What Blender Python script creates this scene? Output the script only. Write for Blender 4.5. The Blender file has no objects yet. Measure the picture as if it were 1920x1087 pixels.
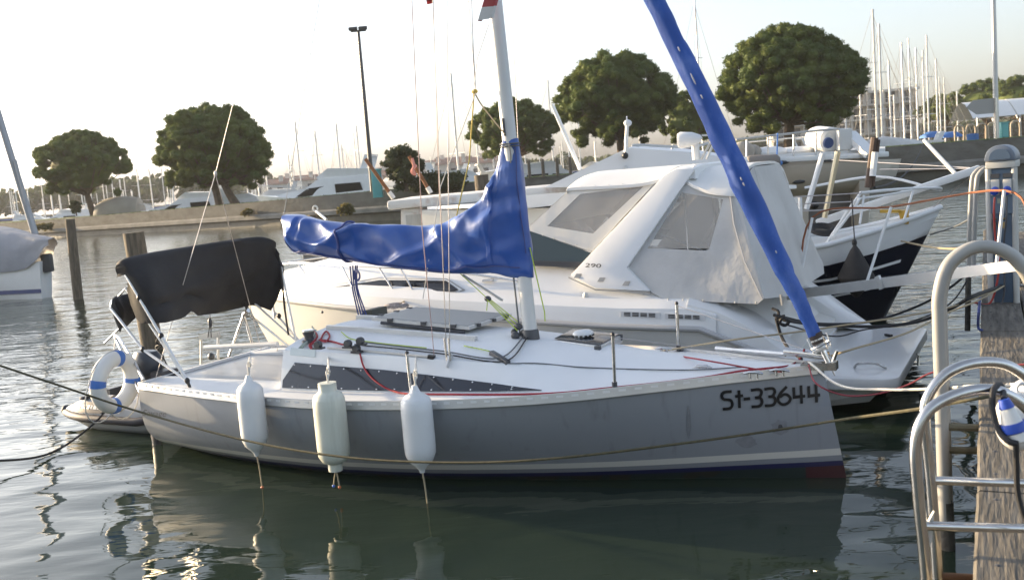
import bpy, bmesh, math, random
from math import sin, cos, tan, pi, radians, sqrt, atan2
from mathutils import Vector, Matrix, noise
V = Vector
random.seed(7)
S = bpy.context.scene
COL = S.collection
# ---------------------------------------------------------------- camera
FPX, CXP, CYP, CAMZ = 1867.0, 960.0, 543.5, 2.35      # photo pixels
ROLL, PITCH = radians(4.5), radians(6.6)
cam_d = bpy.data.cameras.new("camera")
cam = bpy.data.objects.new("camera", cam_d); COL.objects.link(cam)
cam_d.sensor_width = 36.0
cam_d.lens = FPX / 1920 * 36.0
cam_d.clip_start = 0.05; cam_d.clip_end = 6000
_f = V((0, cos(PITCH), -sin(PITCH))); _u = V((0, sin(PITCH), cos(PITCH))); _r = V((1, 0, 0))
_rx = _r * cos(ROLL) - _u * sin(ROLL)        # image x axis in world
_ux = _r * sin(ROLL) + _u * cos(ROLL)
_rx = _r * cos(ROLL) + _u * (-sin(ROLL)); _ux = _r * sin(ROLL) + _u * cos(ROLL)
cam.matrix_world = Matrix(((_rx.x, _ux.x, -_f.x, 0), (_rx.y, _ux.y, -_f.y, 0), (_rx.z, _ux.z, -_f.z, CAMZ), (0, 0, 0, 1)))
cam_d.dof.use_dof = True; cam_d.dof.focus_distance = 8.6; cam_d.dof.aperture_fstop = 4.5
S.camera = cam
# ---------------------------------------------------------------- sky, sun, exposure
SUN_AZ, SUN_EL = radians(61), radians(9.5)              # azimuth left of the view direction
sund = V((-sin(SUN_AZ) * cos(SUN_EL), cos(SUN_AZ) * cos(SUN_EL), sin(SUN_EL)))
wd = bpy.data.worlds.new("World"); S.world = wd; wd.use_nodes = True
nt = wd.node_tree; bg = nt.nodes["Background"]
sky = nt.nodes.new("ShaderNodeTexSky"); sky.sky_type = 'NISHITA'; sky.sun_disc = False
sky.sun_elevation = SUN_EL; sky.sun_rotation = -SUN_AZ
sky.air_density = 1.0; sky.dust_density = 3.0; sky.ozone_density = 1.0
hs = nt.nodes.new("ShaderNodeHueSaturation"); hs.inputs["Saturation"].default_value = 0.5
nt.links.new(sky.outputs[0], hs.inputs["Color"]); tn = nt.nodes.new("ShaderNodeMix"); tn.data_type = 'RGBA'; tn.blend_type = 'MULTIPLY'; tn.inputs["Factor"].default_value = 1.0
tn.inputs["B"].default_value = (0.93, 0.985, 1.11, 1); nt.links.new(hs.outputs[0], tn.inputs["A"]); nt.links.new(tn.outputs["Result"], bg.inputs[0])
bg.inputs[1].default_value = 0.15
sl = bpy.data.lights.new("sun", 'SUN'); sl.energy = 4.2; sl.angle = radians(0.6); sl.color = (1.0, 0.74, 0.42)
so = bpy.data.objects.new("sun", sl); COL.objects.link(so)
so.rotation_euler = sund.to_track_quat('Z', 'Y').to_euler()
S.view_settings.view_transform = 'Standard'; S.view_settings.look = 'None'
S.view_settings.exposure = 1.52; S.view_settings.gamma = 1.0
S.render.engine = 'CYCLES'; S.cycles.max_bounces = 8; S.cycles.transparent_max_bounces = 12
S.cycles.caustics_reflective = False; S.cycles.caustics_refractive = False
S.cycles.use_denoising = True
# ---------------------------------------------------------------- pixel -> place helpers
C0 = V((0, 0, CAMZ))
def ray(px, py):
    u = (px - CXP) / FPX; v = (CYP - py) / FPX
    a = u * cos(ROLL) + v * sin(ROLL); b = -u * sin(ROLL) + v * cos(ROLL)
    return V((a, cos(PITCH) + b * sin(PITCH), -sin(PITCH) + b * cos(PITCH)))
def W(px, py, z=0.0):                                   # point at height z
    d = ray(px, py); return C0 + d * ((z - CAMZ) / d.z)
def D(px, py, y):                                       # point at distance y
    d = ray(px, py); return C0 + d * (y / d.y)
B0 = V((2.296, 6.950, 0)); TH = radians(28.4)           # the sailing boat's frame: x forward, y to port
EX = V((cos(TH), -sin(TH), 0)); EY = V((sin(TH), cos(TH), 0))
FR = Matrix(((EX.x, EY.x, 0, B0.x), (EX.y, EY.y, 0, B0.y), (0, 0, 1, 0), (0, 0, 0, 1)))
FRI = FR.inverted()
def P(px, py, p0, n):                                   # ray with a plane of the boat's frame
    o = FRI @ C0; d = FRI.to_3x3() @ ray(px, py); n = V(n); p0 = V(p0)
    return o + d * ((p0 - o).dot(n) / d.dot(n))
def Ly(px, py, b): return P(px, py, (0, b, 0), (0, 1, 0))
def Lz(px, py, z): return P(px, py, (0, 0, z), (0, 0, 1))
def Lx(px, py, x): return P(px, py, (x, 0, 0), (1, 0, 0))
def G(p): return FR @ V(p)
def lerp(a, b, t): return a + (b - a) * t
def interp(xs, ys, x):                                  # xs descending or ascending
    if xs[0] > xs[-1]: xs = xs[::-1]; ys = ys[::-1]
    if x <= xs[0]: return ys[0]
    for i in range(len(xs) - 1):
        if x <= xs[i + 1]:
            t = (x - xs[i]) / (xs[i + 1] - xs[i]); return ys[i] + (ys[i + 1] - ys[i]) * t
    return ys[-1]
def cr(pts, n=6):                                       # smooth curve through points
    pts = [V(p) for p in pts]; out = []
    Q = [pts[0] * 2 - pts[1]] + pts + [pts[-1] * 2 - pts[-2]]
    for i in range(1, len(Q) - 2):
        for k in range(n):
            t = k / n; a, b, c, d = Q[i - 1:i + 3]
            out.append(0.5 * ((2 * b) + (c - a) * t + (2 * a - 5 * b + 4 * c - d) * t * t + (3 * b - a - 3 * c + d) * t ** 3))
    return out + [pts[-1]]
def sag(a, b, s, n=16):                                 # hanging line between two points
    a = V(a); b = V(b); return [a.lerp(b, i / n) - V((0, 0, s * 4 * (i / n) * (1 - i / n))) for i in range(n + 1)]
# ---------------------------------------------------------------- materials
MATS = {}
def M(name, col, rough=0.5, metal=0.0, var=0.0, vs=4.0, bump=0.0, bs=40.0, dirt=None, ds=2.0, da=0.5, coat=0.0, alpha=1.0, trans=0.0, stretch=(1, 1, 1), rvar=0.0, spec=0.5):
    m = bpy.data.materials.new(name); m.use_nodes = True; t = m.node_tree; p = t.nodes["Principled BSDF"]
    L = t.links.new
    p.inputs["Base Color"].default_value = (*col, 1); p.inputs["Roughness"].default_value = rough
    p.inputs["Metallic"].default_value = metal; p.inputs["Coat Weight"].default_value = coat
    p.inputs["Alpha"].default_value = alpha; p.inputs["Transmission Weight"].default_value = trans
    p.inputs["Specular IOR Level"].default_value = spec
    tc = t.nodes.new("ShaderNodeTexCoord"); mp = t.nodes.new("ShaderNodeMapping"); mp.inputs["Scale"].default_value = stretch
    L(tc.outputs["Object"], mp.inputs["Vector"])
    src = None
    if var or rvar:
        n = t.nodes.new("ShaderNodeTexNoise"); n.inputs["Scale"].default_value = vs; n.inputs["Detail"].default_value = 6
        L(mp.outputs[0], n.inputs["Vector"])
        if var:
            r = t.nodes.new("ShaderNodeMapRange"); r.inputs["From Min"].default_value = 0.3; r.inputs["From Max"].default_value = 0.7
            r.inputs["To Min"].default_value = 1 - var; r.inputs["To Max"].default_value = 1 + var
            L(n.outputs["Fac"], r.inputs["Value"])
            x = t.nodes.new("ShaderNodeMix"); x.data_type = 'RGBA'; x.blend_type = 'MULTIPLY'; x.inputs["Factor"].default_value = 1
            x.inputs["A"].default_value = (*col, 1); L(r.outputs[0], x.inputs["B"]); src = x.outputs["Result"]
        if rvar:
            r = t.nodes.new("ShaderNodeMapRange"); r.inputs["To Min"].default_value = max(0, rough - rvar); r.inputs["To Max"].default_value = min(1, rough + rvar)
            L(n.outputs["Fac"], r.inputs["Value"]); L(r.outputs[0], p.inputs["Roughness"])
    if dirt:
        n = t.nodes.new("ShaderNodeTexNoise"); n.inputs["Scale"].default_value = ds; n.inputs["Detail"].default_value = 8; n.inputs["Roughness"].default_value = 0.65
        L(mp.outputs[0], n.inputs["Vector"])
        r = t.nodes.new("ShaderNodeMapRange"); r.inputs["From Min"].default_value = 0.5; r.inputs["From Max"].default_value = 0.72; r.inputs["To Max"].default_value = da
        L(n.outputs["Fac"], r.inputs["Value"])
        x = t.nodes.new("ShaderNodeMix"); x.data_type = 'RGBA'; L(r.outputs[0], x.inputs["Factor"])
        if src: L(src, x.inputs["A"])
        else: x.inputs["A"].default_value = (*col, 1)
        x.inputs["B"].default_value = (*dirt, 1); src = x.outputs["Result"]
    if src: L(src, p.inputs["Base Color"])
    if bump:
        n = t.nodes.new("ShaderNodeTexNoise"); n.inputs["Scale"].default_value = bs; n.inputs["Detail"].default_value = 5
        L(mp.outputs[0], n.inputs["Vector"])
        b = t.nodes.new("ShaderNodeBump"); b.inputs["Strength"].default_value = 1.0; b.inputs["Distance"].default_value = bump
        L(n.outputs["Fac"], b.inputs["Height"]); L(b.outputs[0], p.inputs["Normal"])
    MATS[name] = m; return m
# ---------------------------------------------------------------- mesh builder (collects ONE mesh)
class MB:
    def __init__(s, f=None): s.v = []; s.q = []; s.f = f
    def add(s, vs, fs):
        o = len(s.v); s.v += [s.f @ V(v) if s.f is not None else V(v) for v in vs]; s.q += [tuple(i + o for i in f) for f in fs]; return s
    def box(s, c, d, R=None):
        x, y, z = d[0] / 2, d[1] / 2, d[2] / 2; c = V(c)
        vs = [V((i, j, k)) for i in (-x, x) for j in (-y, y) for k in (-z, z)]
        vs = [c + (R @ v if R is not None else v) for v in vs]
        return s.add(vs, [(0, 1, 3, 2), (4, 6, 7, 5), (0, 4, 5, 1), (2, 3, 7, 6), (0, 2, 6, 4), (1, 5, 7, 3)])
    def bar(s, a, b, w, h, up=(0, 0, 1)):               # rectangular bar between two points
        a = V(a); b = V(b); t = (b - a).normalized(); sd = t.cross(V(up))
        sd = sd.normalized() if sd.length > 1e-5 else V((1, 0, 0)); u = sd.cross(t)
        vs = [p + sd * (i * w / 2) + u * (j * h / 2) for p in (a, b) for i, j in ((-1, -1), (1, -1), (1, 1), (-1, 1))]
        return s.add(vs, [(3, 2, 1, 0), (4, 5, 6, 7), (0, 1, 5, 4), (1, 2, 6, 5), (2, 3, 7, 6), (3, 0, 4, 7)])
    def tube(s, pts, r, n=8, cap=True):
        pts = [V(p) for p in pts]; N = len(pts); vs = []; fs = []; prev = None
        for i, p in enumerate(pts):
            t = (pts[min(i + 1, N - 1)] - pts[max(i - 1, 0)])
            t = t.normalized() if t.length > 1e-9 else V((0, 0, 1))
            if prev is None: a = t.orthogonal().normalized()
            else:
                a = prev - t * prev.dot(t); a = a.normalized() if a.length > 1e-6 else t.orthogonal().normalized()
            prev = a; b = t.cross(a); rr = r[i] if isinstance(r, (list, tuple)) else r
            vs += [p + (a * cos(2 * pi * k / n) + b * sin(2 * pi * k / n)) * rr for k in range(n)]
        for i in range(N - 1):
            for k in range(n):
                k2 = (k + 1) % n; fs.append((i * n + k, i * n + k2, (i + 1) * n + k2, (i + 1) * n + k))
        if cap: fs += [tuple(range(n))[::-1], tuple((N - 1) * n + k for k in range(n))]
        return s.add(vs, fs)
    def loft(s, secs, cyc=True, cap=True):
        n = len(secs[0]); vs = [v for q in secs for v in q]; fs = []
        for i in range(len(secs) - 1):
            for k in range(n if cyc else n - 1):
                k2 = (k + 1) % n; fs.append((i * n + k, i * n + k2, (i + 1) * n + k2, (i + 1) * n + k))
        if cap: fs += [tuple(range(n))[::-1], tuple((len(secs) - 1) * n + k for k in range(n))]
        return s.add(vs, fs)
    def prism(s, poly, vec):
        poly = [V(p) for p in poly]; n = len(poly); vec = V(vec)
        return s.add(poly + [p + vec for p in poly], [tuple(range(n))[::-1], tuple(range(n, 2 * n))] + [(i, (i + 1) % n, n + (i + 1) % n, n + i) for i in range(n)])
    def lathe(s, o, ax, prof, n=20):
        o = V(o); ax = V(ax).normalized(); a = ax.orthogonal().normalized(); b = ax.cross(a)
        return s.loft([[o + ax * t + (a * cos(2 * pi * k / n) + b * sin(2 * pi * k / n)) * r for k in range(n)] for t, r in prof])
    def ell(s, c, r, n=12, m=8, R=None):
        c = V(c); secs = []
        for i in range(m + 1):
            th = pi * i / m; zz = cos(th); rr = max(sin(th), 1e-3)
            secs.append([c + (R @ V((r[0] * rr * cos(2 * pi * k / n), r[1] * rr * sin(2 * pi * k / n), r[2] * zz)) if R is not None else V((r[0] * rr * cos(2 * pi * k / n), r[1] * rr * sin(2 * pi * k / n), r[2] * zz))) for k in range(n)])
        return s.loft(secs)
    def torus(s, c, ax, R, r, n=36, m=12, sx=1.0):
        c = V(c); ax = V(ax).normalized(); up = V((0, 0, 1)); a = up.cross(ax).normalized(); b = ax.cross(a)
        vs = []; fs = []
        for i in range(n):
            d = a * cos(2 * pi * i / n) + b * sin(2 * pi * i / n)
            for k in range(m): vs.append(c + d * (R + r * cos(2 * pi * k / m)) + ax * (r * sx * sin(2 * pi * k / m)))
        for i in range(n):
            for k in range(m): fs.append((i * m + k, ((i + 1) % n) * m + k, ((i + 1) % n) * m + (k + 1) % m, i * m + (k + 1) % m))
        return s.add(vs, fs)
ROOTM = {}
def _mesh(name, mb, mat, inv, smooth=True, ang=38, bevel=0):
    me = bpy.data.meshes.new(name); me.from_pydata([tuple(inv @ v) for v in mb.v], [], mb.q); me.update()
    bm = bmesh.new(); bm.from_mesh(me); bmesh.ops.recalc_face_normals(bm, faces=bm.faces)
    if bevel:
        es = [e for e in bm.edges if len(e.link_faces) == 2 and e.calc_face_angle(0) > radians(30)]
        bmesh.ops.bevel(bm, geom=es, offset=bevel, segments=2, profile=0.6, affect='EDGES', clamp_overlap=True)
    bm.to_mesh(me); bm.free()
    if smooth: me.shade_smooth(); me.set_sharp_from_angle(angle=radians(ang))
    me.materials.append(mat); return me
def _tag(o, label, cat, group, kind):
    if label: o["label"] = label
    if cat: o["category"] = cat
    if group: o["group"] = group
    if kind: o["kind"] = kind
def thing(name, label, cat, at=(0, 0, 0), group=None, frame=None):
    o = bpy.data.objects.new(name, None); COL.objects.link(o); o.empty_display_size = 0.1
    m = frame if frame is not None else Matrix.Translation(V(at)); o.matrix_world = m; ROOTM[o.name] = m
    _tag(o, label, cat, group, None); return o
def part(name, mb, mat, parent, label=None, kind=None, **k):
    m = ROOTM[parent.name]
    o = bpy.data.objects.new(name, _mesh(name, mb, mat, m.inverted(), **k)); COL.objects.link(o); o.parent = parent
    ROOTM[o.name] = m; _tag(o, label, None, None, kind); return o
def solo(name, mb, mat, label=None, cat=None, group=None, kind=None, at=None, **k):
    if at is None:
        lo = V((sum(v.x for v in mb.v) / len(mb.v), sum(v.y for v in mb.v) / len(mb.v), min(v.z for v in mb.v)))
    else: lo = V(at)
    m = Matrix.Translation(lo)
    o = bpy.data.objects.new(name, _mesh(name, mb, mat, m.inverted(), **k)); COL.objects.link(o); o.matrix_world = m
    ROOTM[o.name] = m; _tag(o, label, cat, group, kind); return o
def dup(root, m, label=None, group=None):               # a copy of a thing with copies of its parts and sub-parts
    r = root.copy(); COL.objects.link(r); r.matrix_world = m; ROOTM[r.name] = m
    if label: r["label"] = label
    if group: r["group"] = group
    for ch in list(root.children):
        c = ch.copy(); COL.objects.link(c); c.parent = r
        for g in list(ch.children):
            d = g.copy(); COL.objects.link(d); d.parent = c
    return r
def rope(name, pts, r, mat, label, group=None, cat="rope", n=6):
    return solo(name, MB().tube(pts, r, n), mat, label, cat, group)
_txt = {}
def text_polys(s, shear=0.0):                           # outline triangles of a word, height about 1
    cu = bpy.data.curves.new("t", 'FONT'); cu.body = s; cu.shear = shear; cu.resolution_u = 4
    o = bpy.data.objects.new("t", cu); COL.objects.link(o); dg = bpy.context.evaluated_depsgraph_get(); dg.update()
    me = o.evaluated_get(dg).to_mesh(); vs = [v.co.copy() for v in me.vertices]; fs = [tuple(p.vertices) for p in me.polygons]
    o.evaluated_get(dg).to_mesh_clear(); bpy.data.objects.remove(o); bpy.data.curves.remove(cu)
    return vs, fs
# ---------------------------------------------------------------- the palette
gel = M("white_gelcoat", (0.74, 0.745, 0.74), 0.28, var=0.03, vs=3, dirt=(0.55, 0.53, 0.48), ds=1.2, da=0.18, coat=0.2)
gel2 = M("cream_gelcoat", (0.70, 0.69, 0.65), 0.32, var=0.04, vs=2, dirt=(0.5, 0.46, 0.38), ds=1.5, da=0.25)
deckw = M("white_deck", (0.74, 0.76, 0.77), 0.5, var=0.03, vs=5, bump=0.0004, bs=400, dirt=(0.5, 0.5, 0.48), ds=2.5, da=0.2)
alu = M("aluminium", (0.62, 0.62, 0.61), 0.38, 0.55, var=0.05, vs=8)
mastm = M("painted_mast", (0.66, 0.66, 0.64), 0.4, 0.1, var=0.04, vs=3)
steel = M("stainless_steel", (0.62, 0.61, 0.59), 0.22, 1.0, var=0.08, vs=12, rvar=0.1)
galv = M("galvanised_steel", (0.56, 0.56, 0.54), 0.45, 0.4, var=0.08, vs=9)
blk = M("black_plastic", (0.018, 0.018, 0.02), 0.45)
dkg = M("dark_grey", (0.06, 0.062, 0.068), 0.4)
blackc = M("black_canvas", (0.016, 0.015, 0.016), 0.75, var=0.2, vs=6, bump=0.0008, bs=300)
smoked = M("smoked_acrylic", (0.012, 0.014, 0.02), 0.08, rvar=0.05, vs=5)
smoke_s = M("smoked_acrylic_panel", (0.018, 0.022, 0.032), 0.15, rvar=0.08, vs=4)
redr = M("red_rope", (0.30, 0.018, 0.03), 0.7, bump=0.001, bs=300)
whr = M("white_rope", (0.62, 0.60, 0.55), 0.8, bump=0.001, bs=300)
tanr = M("tan_rope", (0.36, 0.30, 0.20), 0.85, bump=0.0015, bs=250)
blkr = M("black_rope", (0.02, 0.02, 0.022), 0.7, bump=0.001, bs=300)
limer = M("lime_rope", (0.45, 0.58, 0.06), 0.7)
goldr = M("yellow_rope", (0.62, 0.45, 0.10), 0.7)
greyr = M("grey_rope", (0.12, 0.13, 0.14), 0.7)
bluer = M("blue_rope", (0.05, 0.07, 0.22), 0.7)
wire = M("rigging_wire", (0.5, 0.46, 0.43), 0.35, 0.8)
pinkw = M("red_halyard", (0.45, 0.30, 0.27), 0.6)
vinylw = M("white_vinyl", (0.76, 0.75, 0.72), 0.45, var=0.03, vs=4, bump=0.002, bs=6)
canvg = M("grey_canvas", (0.60, 0.60, 0.58), 0.8, var=0.06, vs=3, bump=0.003, bs=5)
piling = M("weathered_timber", (0.14, 0.115, 0.085), 0.9, var=0.35, vs=5, bump=0.02, bs=10, stretch=(6, 6, 0.7), dirt=(0.06, 0.055, 0.04), ds=2, da=0.6)
# ================================================================ water, far shore
def water_mat():
    m = bpy.data.materials.new("harbour_water"); m.use_nodes = True; t = m.node_tree; p = t.nodes["Principled BSDF"]; L = t.links.new
    p.inputs["Base Color"].default_value = (0.020, 0.032, 0.022, 1); p.inputs["Roughness"].default_value = 0.03; p.inputs["IOR"].default_value = 1.333
    tc = t.nodes.new("ShaderNodeTexCoord")
    def nz(scale, rot, st, det=2, dist=0.0):
        mp = t.nodes.new("ShaderNodeMapping"); mp.inputs["Rotation"].default_value = (0, 0, rot); mp.inputs["Scale"].default_value = st
        L(tc.outputs["Object"], mp.inputs["Vector"])
        n = t.nodes.new("ShaderNodeTexNoise"); n.inputs["Scale"].default_value = scale; n.inputs["Detail"].default_value = det
        n.inputs["Distortion"].default_value = dist
        L(mp.outputs[0], n.inputs["Vector"]); return n.outputs["Fac"]
    def mul(a, b):
        x = t.nodes.new("ShaderNodeMath"); x.operation = 'MULTIPLY'
        for i, q in enumerate((a, b)):
            if isinstance(q, float): x.inputs[i].default_value = q
            else: L(q, x.inputs[i])
        return x.outputs[0]
    def add(a, b):
        x = t.nodes.new("ShaderNodeMath"); L(a, x.inputs[0]); L(b, x.inputs[1]); return x.outputs[0]
    # open water is more ruffled than the lee between the boats
    sep = t.nodes.new("ShaderNodeSeparateXYZ"); L(tc.outputs["Object"], sep.inputs[0])
    r = t.nodes.new("ShaderNodeMapRange"); r.interpolation_type = 'SMOOTHSTEP'
    r.inputs["From Min"].default_value = 6.5; r.inputs["From Max"].default_value = 16; r.inputs["To Min"].default_value = 0.14; r.inputs["To Max"].default_value = 1.0
    L(sep.outputs["Y"], r.inputs["Value"])
    big = mul(nz(0.55, 0.5, (1, 1.7, 1), 2, 0.4), 0.062)
    mid = mul(mul(nz(2.0, -0.1, (0.8, 1.7, 1), 2, 0.5), 0.027), r.outputs[0])
    sm = mul(mul(nz(6.5, 0.1, (0.6, 1.8, 1), 2, 0.4), 0.0085), r.outputs[0])
    h = add(add(big, mid), sm)
    b = t.nodes.new("ShaderNodeBump"); b.inputs["Distance"].default_value = 1.0; b.inputs["Strength"].default_value = 1.0
    L(h, b.inputs["Height"]); L(b.outputs[0], p.inputs["Normal"])
    return m
solo("water", MB().add([(-2500, -60, 0), (2500, -60, 0), (2500, 4000, 0), (-2500, 4000, 0)], [(0, 1, 2, 3)]), water_mat(), kind="structure", at=(0, 0, 0), smooth=False)
conc = M("sea_wall_concrete", (0.140, 0.134, 0.116), 0.9, var=0.22, vs=0.9, bump=0.03, bs=3, dirt=(0.075, 0.07, 0.05), ds=0.5, da=0.8, stretch=(1, 1, 2.2))
wetc = M("wet_concrete", (0.075, 0.07, 0.05), 0.6, var=0.3, vs=1.2, bump=0.03, bs=3)
ledgec = M("pale_ledge_concrete", (0.20, 0.192, 0.172), 0.85, var=0.25, vs=1.0, bump=0.02, bs=3)
grassm = M("quay_grass", (0.085, 0.12, 0.03), 0.95, var=0.35, vs=1.5, bump=0.05, bs=8)
WL_ = [V((-150, 178, 0)), V((-95, 131, 0)), V((-39.9, 88, 0)), V((-18.4, 73.6, 0)), V((-7, 64.5, 0)), V((9, 62.2, 0)), V((22.3, 60.4, 0)), V((38, 58.6, 0)), V((90, 53, 0))]
WH = [1.40, 1.45, 1.54, 1.78, 1.98, 2.1, 2.2, 2.15, 2.1]
def wall_at(i):
    a = WL_[max(i - 1, 0)]; b = WL_[min(i + 1, len(WL_) - 1)]; t = (b - a).normalized(); return V((t.y, -t.x, 0))
def wprof(prof):
    return [[WL_[i] + wall_at(i) * o + V((0, 0, z * WH[i] if z > -.2 else z)) for o, z in prof] for i in range(len(WL_))]
rt = thing("sea_wall", "long weathered concrete sea wall with a pale ledge across the channel", "wall", WL_[4])
part("wall_face", MB().loft(wprof([(-0.4, 0.5), (-0.4, 1.0), (0, 1.0), (0.02, 0.5)])), conc, rt)
part("ledge", MB().loft(wprof([(-0.3, 0.27), (-0.3, 0.496), (0.3, 0.496), (0.42, 0.44), (0.42, 0.3), (0.3, 0.27)])), ledgec, rt)
part("wall_foot", MB().loft(wprof([(-0.3, -0.5), (-0.3, 0.268), (0.1, 0.268), (0.16, -0.5)])), wetc, rt)
solo("quay_ground", MB().loft([[WL_[i] + wall_at(i) * o + V((0, 0, WH[i] * z)) for o, z in ((-0.42, 0.9), (-0.42, 1.01), (-6, 1.03), (-7.5, 0.9))] for i in range(len(WL_))]), grassm, kind="structure", at=(0, 0, 0))
# a fringe of blades along the top of the wall
mb = MB()
for i in range(len(WL_) - 1):
    L_ = (WL_[i + 1] - WL_[i]).length
    for k in range(int(L_ * 16)):
        t = random.random(); p = WL_[i].lerp(WL_[i + 1], t) + wall_at(i) * -(0.05 + random.random() * 0.9) + V((0, 0, lerp(WH[i], WH[i + 1], t) - 0.01))
        a = random.random() * 6.28; h = random.uniform(0.03, 0.13); w = random.uniform(0.02, 0.05)
        mb.add([p - V((w * cos(a), w * sin(a), 0)), p + V((w * cos(a), w * sin(a), 0)), p + V((random.gauss(0, .04), random.gauss(0, .04), h))], [(0, 1, 2)])
solo("wall_grass", mb, grassm, kind="stuff", smooth=False)
# ---------------------------------------------------------------- foliage
def leafmat(name, a, b, sc):
    m = bpy.data.materials.new(name); m.use_nodes = True; t = m.node_tree; p = t.nodes["Principled BSDF"]; L = t.links.new
    tc = t.nodes.new("ShaderNodeTexCoord"); n = t.nodes.new("ShaderNodeTexNoise"); n.inputs["Scale"].default_value = sc; n.inputs["Detail"].default_value = 3
    L(tc.outputs["Object"], n.inputs["Vector"])
    r = t.nodes.new("ShaderNodeMapRange"); r.inputs["From Min"].default_value = .35; r.inputs["From Max"].default_value = .65; L(n.outputs["Fac"], r.inputs["Value"])
    x = t.nodes.new("ShaderNodeMix"); x.data_type = 'RGBA'; x.inputs["A"].default_value = (*a, 1); x.inputs["B"].default_value = (*b, 1); L(r.outputs[0], x.inputs["Factor"])
    L(x.outputs["Result"], p.inputs["Base Color"]); p.inputs["Roughness"].default_value = 0.7; p.inputs["Specular IOR Level"].default_value = 0.25
    tr = t.nodes.new("ShaderNodeBsdfTranslucent"); L(x.outputs["Result"], tr.inputs["Color"])
    ms = t.nodes.new("ShaderNodeMixShader"); ms.inputs[0].default_value = 0.3
    L(p.outputs[0], ms.inputs[1]); L(tr.outputs[0], ms.inputs[2]); L(ms.outputs[0], t.nodes["Material Output"].inputs[0])
    return m
pinem = leafmat("pine_needles", (0.074, 0.115, 0.030), (0.125, 0.155, 0.036), 0.55)
shrubm = leafmat("shrub_leaves", (0.03, 0.045, 0.018), (0.055, 0.07, 0.025), 1.2)
drym = leafmat("dry_weeds", (0.16, 0.13, 0.05), (0.11, 0.11, 0.035), 2)
farm = leafmat("far_foliage", (0.04, 0.06, 0.028), (0.075, 0.09, 0.04), 0.12)
barkm = M("pine_bark", (0.10, 0.07, 0.05), 0.95, var=0.3, vs=3, bump=0.05, bs=6)
def tuft(mb, p, s, d):                                  # a spray of needles: three narrow blades
    for _ in range(3):
        a = V((random.gauss(0, 1), random.gauss(0, 1), random.gauss(0, 1))).normalized()
        t = (d + a * 0.9).normalized(); w = t.orthogonal().normalized() * s * 0.24; q = p + t * s
        mb.add([p - w * .5, p + w * .5, q + w, q - w], [(0, 1, 2, 3)])
def scale(mb, p, s, d):                                 # needles seen as a leafy scale facing outward
    n = (d + V((random.gauss(0, 1), random.gauss(0, 1), random.gauss(0, 1))) * 0.38).normalized(); a = n.orthogonal().normalized(); b = n.cross(a); t = random.random() * 6.28
    u = (a * cos(t) + b * sin(t)) * s * .62; w = (b * cos(t) - a * sin(t)) * s * .34
    mb.add([p - u - w * .5, p + w * .2 - u * .2 + w, p + u, p + u * .1 - w], [(0, 1, 2, 3)])
def clump(mb, c, r, n, s, flat=0.75):
    mb.ell(c, (r * .8, r * .8, r * .8 * flat), 8, 6)
    for _ in range(n):
        d = V((random.gauss(0, 1), random.gauss(0, 1), random.gauss(0, 1))).normalized()
        k = r * random.uniform(0.7, 1.0); q_ = c + V((d.x * k, d.y * k, d.z * k * flat)); scale(mb, q_, s, d); scale(mb, q_ + d * s * random.uniform(-.4, .4), s, d)
        if random.random() < .45: tuft(mb, q_, s * 1.1, (d + V((0, 0, .6))).normalized())
def pine(base, ctr, rx, rz, label, trunks=((0, 0),), n=150, seed=1, gaps=(), low=0.35, tw=0.3, per=120, sz=None):
    random.seed(seed); base = V(base); ctr = V(ctr)
    rt = thing("pine_tree", label, "tree", base, "umbrella pines on the quay")
    cr_, br = MB(), MB(); cs = []
    sz = sz or rx * 0.021
    for i in range(n):
        for _ in range(40):
            d = V((random.gauss(0, 1), random.gauss(0, 1), random.gauss(0, 1) * 0.95 + 0.2)).normalized()
            if d.z < -low: continue
            rad = random.uniform(0.84, 0.97) if d.z > -0.05 else random.uniform(0.45, 0.95)
            if i % 9 == 0: rad *= random.uniform(0.5, 0.85)
            wob = 1 + 0.13 * noise.noise(d * 2.3 + V((seed * 3.1, 0, 0)))
            p = ctr + V((d.x * rx * rad * wob, d.y * rx * rad * wob, d.z * rz * (rad if d.z > 0 else rad * 0.95) * wob))
            if any((p - ctr - V(g[:3])).length < g[3] for g in gaps) and random.random() < 0.85: continue
            break
        r = rx * random.uniform(.075, .125); cs.append((p, r)); clump(cr_, p, r, per, sz)
    cr_.ell(ctr + V((0, 0, rz * .12)), (rx * .62, rx * .62, rz * .55), 16, 10)
    fork = [base + V((o[0], o[1], 0)) for o in trunks]
    for f, o in zip(fork, trunks):
        top = ctr + V((o[0] * 0.5, o[1] * 0.5, -rz * 0.25))
        pts = cr([f, f.lerp(top, 0.4) + V((random.uniform(-.1, .1), 0, 0)), f.lerp(top, 0.75), top], 4)
        br.tube(pts, [lerp(tw, tw * 0.5, i / (len(pts) - 1)) for i in range(len(pts))], 8)
        for p, r in cs[::3]:
            s_ = pts[random.randint(len(pts) // 2, len(pts) - 1)]
            mid = s_.lerp(p, 0.55) + V((0, 0, -abs(p.z - s_.z) * 0.12))
            br.tube([s_, mid, p], [tw * 0.26, tw * 0.15, tw * 0.06], 5, cap=False)
    part("crown", cr_, pinem, rt, smooth=False); part("trunk", br, barkm, rt)
    return rt
def pt(px, py, y): return D(px, py, y)
def gz(px, y, z): p = D(px, 300, y); return V((p.x, p.y, z))
pine(gz(163, 92, 1.5), pt(155, 322, 92), 4.3, 3.7, "umbrella pine with an airy crown beside the small topiary bush", n=330, seed=3, gaps=((2.2, -2.6, -1.2, 1.6), (2.0, 0, -1.3, 1.8), (1.6, 2, -1.6, 1.8)), low=0.7, tw=0.34, per=100)
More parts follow.
